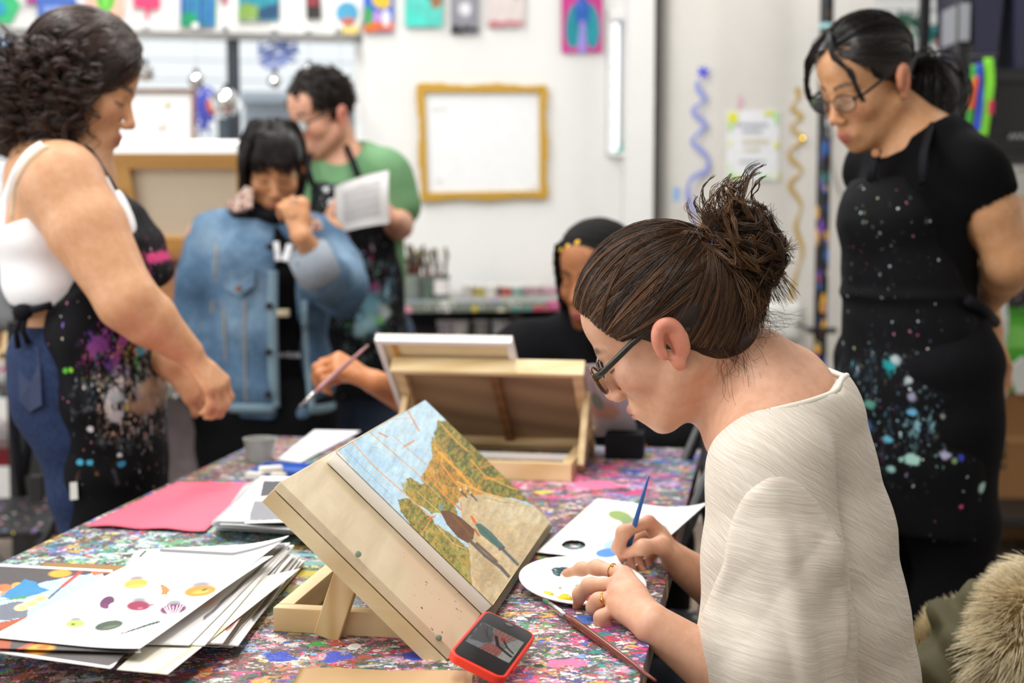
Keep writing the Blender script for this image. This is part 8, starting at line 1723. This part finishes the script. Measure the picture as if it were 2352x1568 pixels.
# grey and green backpack hanging over it
q = thing('backpack', 'grey and green backpack with black straps at the left edge', 'bag', P(30, 640, 3.75))
S = SDF(); S.box(P(0, 645, 3.75), (.10, .09, .13), None, .05, .02); cloth_mesh(S, .006, 'bag_body', mat('grey_nylon', '#77797c', .7), q, lambda V: lumps(V, 10, .02, 3))
b = MB(); b.tube([P(*k) for k in ((4, 560, 3.66), (22, 600, 3.64), (40, 660, 3.64), (58, 720, 3.66))], .012, 8); b.put('piping', mat('lime_piping', '#52b84a', .6), q, smooth=True)
b = MB(); b.tube([P(*k) for k in ((-10, 560, 3.64), (8, 610, 3.62), (28, 680, 3.62), (44, 730, 3.64))], .010, 8); b.put('trim', M_BLACK, q, smooth=True)
for l in (((28, 740, 3.5), (26, 900, 3.5), (40, 1060, 3.5), (52, 1140, 3.5)), ((62, 900, 3.5), (66, 1010, 3.5), (56, 1090, 3.5))):
    b = MB(); b.tube([P(*k) for k in l], .012, 8, ratio=.4, side=(0, -1, 0)); b.put('shoulder_strap', mat('black_webbing', '#15151a', .7), q, smooth=True)
b = MB(); b.box(*[P(36, 0, 3.5)[0]-.004, P(64, 0, 3.5)[0]], 3.49, 3.505, P(0, 1150, 3.5)[2], P(0, 1090, 3.5)[2], .004); b.put('buckle', M_BLACK, q)
# light wooden easel behind it, low bench with a pink cloth
q = thing('wooden_easel', 'pale wooden easel half hidden at the left edge', 'easel', P(10, 830, 4.1))
for l in (((-12, 700), (38, 742)), ((30, 738), (14, 830)), ((-14, 800), (16, 812))):
    b = MB(); d_ = P(*l[1], 4.1)-P(*l[0], 4.1); b.obox(P(*l[0], 4.1), d_, (0, .03, 0), unit(np.cross((0, 1, 0), d_))*.022, .002); b.put('strut', M_PINE, q)
b = MB(); b.prism([P(-20, 710, 4.13), P(30, 745, 4.13), P(10, 812, 4.13), P(-20, 805, 4.13)], (0, 1, 0), .006); b.put('panel', M_BOARD, q)
c = P(30, 1010, 4.6); q = thing('low_bench', 'low red painted bench with a splattered top at the left edge', 'bench', (c[0]-.1, 4.7, 0))
z_ = P(30, 1008, 4.5)[2]; xr = P(84, 1020, 4.5)[0]
b = MB(); b.box(xr-.6, xr, 4.5, 4.95, z_-.03, z_, .005); b.put('bench_top', grimy('bench_top_paint', '#d8bcc0'), q); b = MB(); b.box(xr-.58, xr-.005, 4.505, 4.94, z_-.09, z_-.031, .003); b.put('apron', grimy('bench_side_paint', '#b83a48', None, .35), q)
for x in (xr-.57, xr-.06):
    for y in (4.52, 4.88): b = MB(); b.box(x, x+.05, y, y+.05, 0, z_-.09); b.put('leg', M_BLACK, q)
c = P(20, 850, 4.2); q = thing('side_table', 'paint-splattered pink topped stand behind the jeans at the left edge', 'table', (P(0, 0, 4.3)[0], 4.3, 0))
z_ = P(0, 826, 4.15)[2]; xr = P(46, 850, 4.15)[0]
b = MB(); b.box(xr-.5, xr, 4.15, 4.45, z_-.035, z_, .004); b.put('tabletop', grimy('stand_top_paint', '#c87a80'), q)
for x in (xr-.48, xr-.06): b = MB(); b.box(x, x+.05, 4.2, 4.4, 0, z_-.035); b.put('leg', M_BLACK, q)
# between the left-hand women: red bag on the floor side, grey crumpled sack
c = PZ(395, 990, .0); 
wx = PW(388, 940, .09); z0_ = PW(388, 988, .09)[2]; z1_ = PW(388, 912, .09)[2]; q = thing('fire_extinguisher', 'small red fire extinguisher hung low on the wall behind the clasped hands', 'extinguisher', [wx[0], wx[1], z0_])
b = MB(); b.lathe([(.045, 0), (.05, .02), (.05, z1_-z0_-.05), (.04, z1_-z0_-.02), (.018, z1_-z0_), (.016, z1_-z0_+.02)], (wx[0], wx[1], z0_), n=24); b.put('cylinder', mat('signal_red', '#c81e2c', .3), q, smooth='auto')
b = MB(); b.lathe([(.012, 0), (.016, .02), (.014, .035)], (wx[0], wx[1], z1_+.02), n=12); b.obox((wx[0]-.01, wx[1]-.03, z1_+.045), (.08, 0, 0), (0, .02, 0), (0, 0, .012)); b.put('valve', M_BLACK, q)
b = MB(); b.obox(wx+EZ*(z0_+.05-wx[2])-W1*.05-WN*.09, W1*.1, WN*.05, EZ*.03); b.put('bracket', M_BLACK, q)
b = MB(); b.obox(np.array([wx[0], wx[1], z0_+.03])-W1*.018+WN*.0485, W1*.036, WN*.004, EZ*.06); b.put('label', mat('white_label', '#e4e2de', .5), q)
S = SDF(); S.ell(P(432, 945, 4.75), (.10, .08, .1), None, .02); S.ell(P(440, 1010, 4.75), (.11, .09, .12), None, .04); S.cap(P(436, 1040, 4.75), P(436, 1040, 4.75)*[1, 1, 0]+[0, 0, .09], .1, .11, .05)
o = cloth_mesh(S, .008, 'rubbish_sack', mat('grey_pink_sack', '#a89a9c', .5), None, lambda V: lumps(V, 14, .03, 3)); tag(o, 'grey crumpled sack on the floor between the women on the left', 'sack')
# black folding chair at the table's right side
c = (.17, 2.68); folding_chair('black folding chair tucked under the right side of the table beyond the painter', c, 176, .44, .38, .84)
# nearest painter's stool
st = thing('stool', 'dark stool under the nearest painter', 'stool', (pelv[0], pelv[1], 0)); b = MB(); b.lathe([(.17, .395), (.18, .40), (.18, .425), (.165, .435)], (pelv[0], pelv[1], 0), n=28); b.put('seat', mat('dark_vinyl', '#1b1b1e', .5), st, smooth='auto')
for a in range(4): d = np.array([math.cos(a*1.571+.78), math.sin(a*1.571+.78), 0]); b = MB(); b.tube([np.array([pelv[0], pelv[1], .40])+d*.11, np.array([pelv[0], pelv[1], 0])+d*.21], .012, 8); b.put('leg', M_BLACK, st)
# fur-trimmed parka over a chair in the bottom right corner
px_ = P(2290, 1500, 2.12); ch2, f2_, s2_ = folding_chair('black folding chair in the near right corner under the fur-trimmed parka', (px_[0]+.06, 2.10), 185, .44, .42, .80)
pk = thing('parka', 'olive parka with thick blond fur trim draped over the chair in the near right corner', 'coat', P(2280, 1560, 2.1))
S = SDF(); S.chain([P(2175, 1545, 2.12), P(2225, 1440, 2.15), P(2300, 1370, 2.18)], [.05, .055, .04], .02); S.chain([P(2140, 1560, 2.1), P(2200, 1520, 2.08), P(2280, 1480, 2.06)], [.04, .045, .04], .02); S.chain([P(2190, 1650, 2.08), P(2300, 1680, 2.08), P(2400, 1680, 2.1)], [.085, .10, .10], .03); S.half((0, 0, .452), (0, 0, -1)); S.chain([P(2260, 1440, 2.12), P(2330, 1480, 2.1), P(2360, 1600, 2.08)], [.05, .06, .08], .03)
M_OL = mat('olive_cotton', '#4a4527', .8, 0, .15, 20, .1); cloth_mesh(S, .005, 'coat_body', M_OL, pk, lambda V: folds(V, np.array([.5, 0, .85]), 14, .008, 4, 1.2)+lumps(V, 10, .012, 2))
MF = hair_mat('blond_fur', .55, .3)
def fur(name, pts, rad, n, ln, seed, flow):
    S = SDF(); S.chain([P(*q) for q in pts], rad, .02); V, F = S.mesh(.006); V = relax(V, F, 2); V = V+vnormals(V, F)*lumps(V, 14, .02, seed)[:, None]; N = vnormals(V, F); o = put(name, V, F, MF, pk, cols=np.tile(hexl('#a08550'), (len(V), 1)))
    g = np.random.default_rng(seed); i = g.choice(len(V), n); lay = unit(flow); t0 = fbm(V[i][:, 0]*30+9, V[i][:, 2]*30+5, seed); St = []; sw = np.stack([fbm(V[i][:, 0]*12+k*7, V[i][:, 2]*12+V[i][:, 1]*9, seed+k)-.5 for k in range(3)], 1)*1.6
    f = np.linspace(0, 1, 8)[None, :, None]; D = N[i]*.75+lay*.55+sw+g.normal(0, .16, (n, 3)); D /= np.linalg.norm(D, axis=1)[:, None]; L_ = ln*g.uniform(.6, 1.15, n)[:, None, None]
    A = V[i][:, None]+D[:, None]*f*L_+(lay*.5+sw*.6)[:, None]*f**2*L_*.6-np.array([0, 0, 1])*f**2*L_*.25
    hair_mesh('fur_strands', A, taper(n, 8, .0006, .15), o, MF, '#b08e56', '#fbeecb', seed, np.clip((t0-.5)*2.2+.74, 0, 1))
fur('fur_trim', [(2375, 1340, 2.12), (2345, 1410, 2.06), (2335, 1490, 2.03), (2345, 1600, 2.02)], [.026, .036, .042, .046], 9000, .038, 3, (-.6, -.4, -.2))
fur('fur_trim', [(2118, 1510, 2.22), (2160, 1455, 2.23), (2215, 1420, 2.25)], [.018, .02, .018], 3500, .030, 5, (-.3, -.2, .5))
for s in (-1, 1):
    an = pelv+RB*.09*s+FB*.37; simple_shoes(w1, [(an, an+FB*.14)], '#2c2a2e')
# ---- right-hand storage: black shelving with crates, straps, boxes
Ys = 4.95; s0x = P(2196, 300, Ys)[0]; s1x = 2.6
sh = thing('shelving_unit', 'tall black shelving unit at the right edge', 'shelf', (s0x+.4, Ys+.25, 0))
zs = [P(0, 158, Ys)[2], P(0, 352, Ys)[2], .16]
for x in (s0x, s1x-.04):
    for y in (Ys, Ys+.46): b = MB(); b.box(x, x+.035, y, y+.035, 0, 2.6); b.put('post', M_BLACK, sh)
for z in zs: b = MB(); b.box(s0x, s1x, Ys, Ys+.5, z-.03, z, .003); b.put('shelf_board', M_BLACK, sh)
def crate(x0, x1, y0, y1, z0, z1, col, label, lid=True, cat='crate', nm='storage_crate'):
    th = thing(nm, label, cat, ((x0+x1)/2, (y0+y1)/2, z0)); b = MB(); t_ = .02; b.hexa([(x0+t_, y0+t_, z0), (x1-t_, y0+t_, z0), (x1-t_, y1-t_, z0), (x0+t_, y1-t_, z0), (x0, y0, z1), (x1, y0, z1), (x1, y1, z1), (x0, y1, z1)]); b.put('tub', mat('crate_'+col[1:], col, .5), th)
    b = MB(); b.box(x0-.008, x1+.008, y0-.008, y1+.008, z1, z1+.025, .006); b.put('lid', mat('crate_'+col[1:], col, .5), th); b = MB(); b.box((x0+x1)/2-.06, (x0+x1)/2+.06, y0-.02, y0-.0, z1-.04, z1-.02, .003); b.put('grip', mat('crate_'+col[1:], col, .5), th); return th
xm = P(2312, 80, Ys)[0]
crate(P(2226, 80, Ys)[0], xm-.012, Ys-.02, Ys+.42, zs[0]+.002, zs[0]+.36, '#23233c', 'navy storage crate on top of the shelving, left one'); crate(xm+.012, xm+.5, Ys-.02, Ys+.42, zs[0]+.002, zs[0]+.36, '#262842', 'navy storage crate on top of the shelving, cut by the right edge')
cb = crate(P(2248, 250, Ys)[0], s1x-.06, Ys+.0, Ys+.42, zs[1]+.002, P(0, 190, Ys)[2], '#131316', 'black storage crate with a blurred pale print on the upper shelf')
scrawl('print', P(2362, 313, Ys-.014), XD, .13, .022, 14, .005, mat('pale_print', '#8a8a8e', .6), cb, 4)
b = MB(); b.box(P(2205, 0, Ys)[0], P(2225, 0, Ys)[0], Ys-.02, Ys+.2, P(0, 95, Ys)[2], P(0, 8, Ys)[2]); tag(b.put('document_box', mat('pale_grey_card', '#8f929a', .7)), 'thin pale grey upright box beside the navy crates', 'box')
for i, (l, cl, lb) in enumerate([([(2270, 130), (2274, 190), (2266, 250), (2258, 312)], '#8ae83a', 'broad neon green strap hanging from the shelf'), ([(2238, 150), (2234, 220), (2226, 285)], '#4ab040', 'mid green strap hanging left of the neon one'), ([(2250, 145), (2252, 230), (2244, 300)], '#2a4ac8', 'blue strap hanging beside the neon green one'), ([(2244, 176), (2236, 215), (2230, 250)], '#d8582a', 'orange strap end hanging among the straps'), ([(2278, 230), (2276, 262)], '#b82a4a', 'crimson strap tag right of the neon strap')]):
    b = MB(); b.tube(smooth_path([P(x, y, Ys-.05-.012*i) for x, y in l], 16), .011+.006*(i == 0), 8, ratio=.3, side=(0, -1, 0)); o = b.put('hanging_strap', mat('strap_'+cl[1:], cl, .5), smooth=True); tag(o, lb, 'strap')
b = MB(); b.tube([P(2224, 131, Ys-.1), P(2292, 128, Ys-.12)], .006, 8); tag(b.put('hook_rail', M_BLACK), 'thin black hook rail the straps hang from', 'rail')
# below: paper bag, speckled bin, green tub, white cloth, cardboard box
Yb_ = 5.35
q = thing('paper_bag', 'tan paper carrier bag with white handle at the right edge', 'bag', P(2350, 560, Yb_-.1)); x0 = P(2312, 0, Yb_-.3)[0]; zb_ = P(0, 640, Yb_-.3)[2]
b = MB(); b.hexa([(x0+.02, Yb_-.3, zb_), (x0+.3, Yb_-.3, zb_), (x0+.3, Yb_-.12, zb_), (x0+.02, Yb_-.12, zb_), (x0, Yb_-.31, P(0, 448, Yb_-.3)[2]), (x0+.32, Yb_-.31, P(0, 448, Yb_-.3)[2]), (x0+.32, Yb_-.11, P(0, 448, Yb_-.3)[2]), (x0, Yb_-.11, P(0, 448, Yb_-.3)[2])]); b.put('bag', mat('tan_paper', '#c9a488', .8), q)
b = MB(); b.tube(smooth_path([P(2326, 450, Yb_-.31), P(2332, 405, Yb_-.31), P(2350, 390, Yb_-.31), P(2372, 450, Yb_-.31)], 16), .005, 8); b.put('handle', mat('white_cord', '#e0dcd4', .7), q, smooth=True)
def lowbox(nm, label, cat, px0, px1, py0, py1, Y, dep, col, m=None):
    a = P(px0, py1, Y); c_ = P(px1, py0, Y); b = MB(); b.box(a[0], c_[0], Y, Y+dep, a[2], c_[2], .006); o = b.put(nm, m or mat('c_'+col[1:], col, .7, 0, .1, 8)); return tag(o, label, cat)
bx_ = P(2292, 1210, 5.3); zt_ = P(0, 902, 5.3)[2]
cbx = thing('cardboard_box', 'large brown cardboard box on the floor at the right edge', 'box', (bx_[0]+.3, 5.5, 0))
b = MB(); b.box(bx_[0], bx_[0]+.6, 5.3, 5.75, .002, zt_, .004); b.put('carton', mat('brown_cardboard', '#8a6238', .8, 0, .08, 6), cbx); b = MB(); b.box(bx_[0], bx_[0]+.6, 5.298, 5.2995, P(0, 1000, 5.3)[2]-.03, P(0, 1000, 5.3)[2]); b.put('tape', mat('packing_tape', '#9a744a', .4), cbx)
MP_ = mat('dark_print', '#1c1815', .7); q_ = P(2304, 1032, 5.296)
for dx, dz, w_, h_ in ((0, 0, .010, .06), (0, .028, .018, .014), (0, -.028, .022, .014), (0, -.065, .020, .014)): b = MB(); b.box(q_[0]+dx-w_/2, q_[0]+dx+w_/2, 5.296, 5.2995, q_[2]+dz-h_/2, q_[2]+dz+h_/2); b.put('print', MP_, cbx)
gt = thing('green_tub', 'bright green plastic tub on top of the cardboard box', 'tub', (bx_[0]+.3, 5.5, zt_)); b = MB(); x0 = P(2312, 0, 5.32)[0]; z1_ = P(0, 715, 5.32)[2]
b.hexa([(x0+.015, 5.32, zt_+.002), (x0+.36, 5.32, zt_+.002), (x0+.36, 5.6, zt_+.002), (x0+.015, 5.6, zt_+.002), (x0, 5.31, z1_), (x0+.38, 5.31, z1_), (x0+.38, 5.61, z1_), (x0, 5.61, z1_)]); b.put('tub', mat('bright_green_plastic', '#4fb32a', .4), gt)
b = MB(); b.box(x0-.01, x0+.39, 5.3, 5.62, z1_-.012, z1_+.012, .004); b.put('rim', mat('bright_green_rim', '#3f9a22', .4), gt); b = MB(); b.box(x0+.04, x0+.3, 5.306, 5.309, P(0, 800, 5.3)[2], P(0, 748, 5.3)[2]); b.put('label', mat('pale_green_label', '#7ac85a', .6), gt)
b = MB(); b.prism([P(2318, 850, 5.25), P(2352, 820, 5.25), P(2380, 830, 5.25), P(2380, 900, 5.25), P(2340, 905, 5.25)], (0, 1, 0), .03); tag(b.put('white_rag', mat('white_rag', '#dcdedc', .8)), 'white rag hanging over the front of the green tub', 'cloth')
lowbox('speckled_bin', 'dark speckled bin above the green tub at the right edge', 'bin', 2312, 2400, 625, 708, 5.34, .25, '#2a2c34', grimy('speckled_bin', '#26282e', None, .25))
S = SDF(); S.ell(P(2278, 700, 5.1), (.05, .05, .10), None, .02); S.ell(P(2284, 760, 5.1), (.045, .05, .08), None, .03); S.cap(P(2284, 800, 5.1), P(2286, 900, 5.1), .04, .045, .02)
o = cloth_mesh(S, .007, 'plastic_sack', mat('white_plastic_sack', '#c9ccca', .4), None, lambda V: lumps(V, 16, .02, 3)); tag(o, 'pale plastic sack behind the elbow of the woman on the right', 'sack')
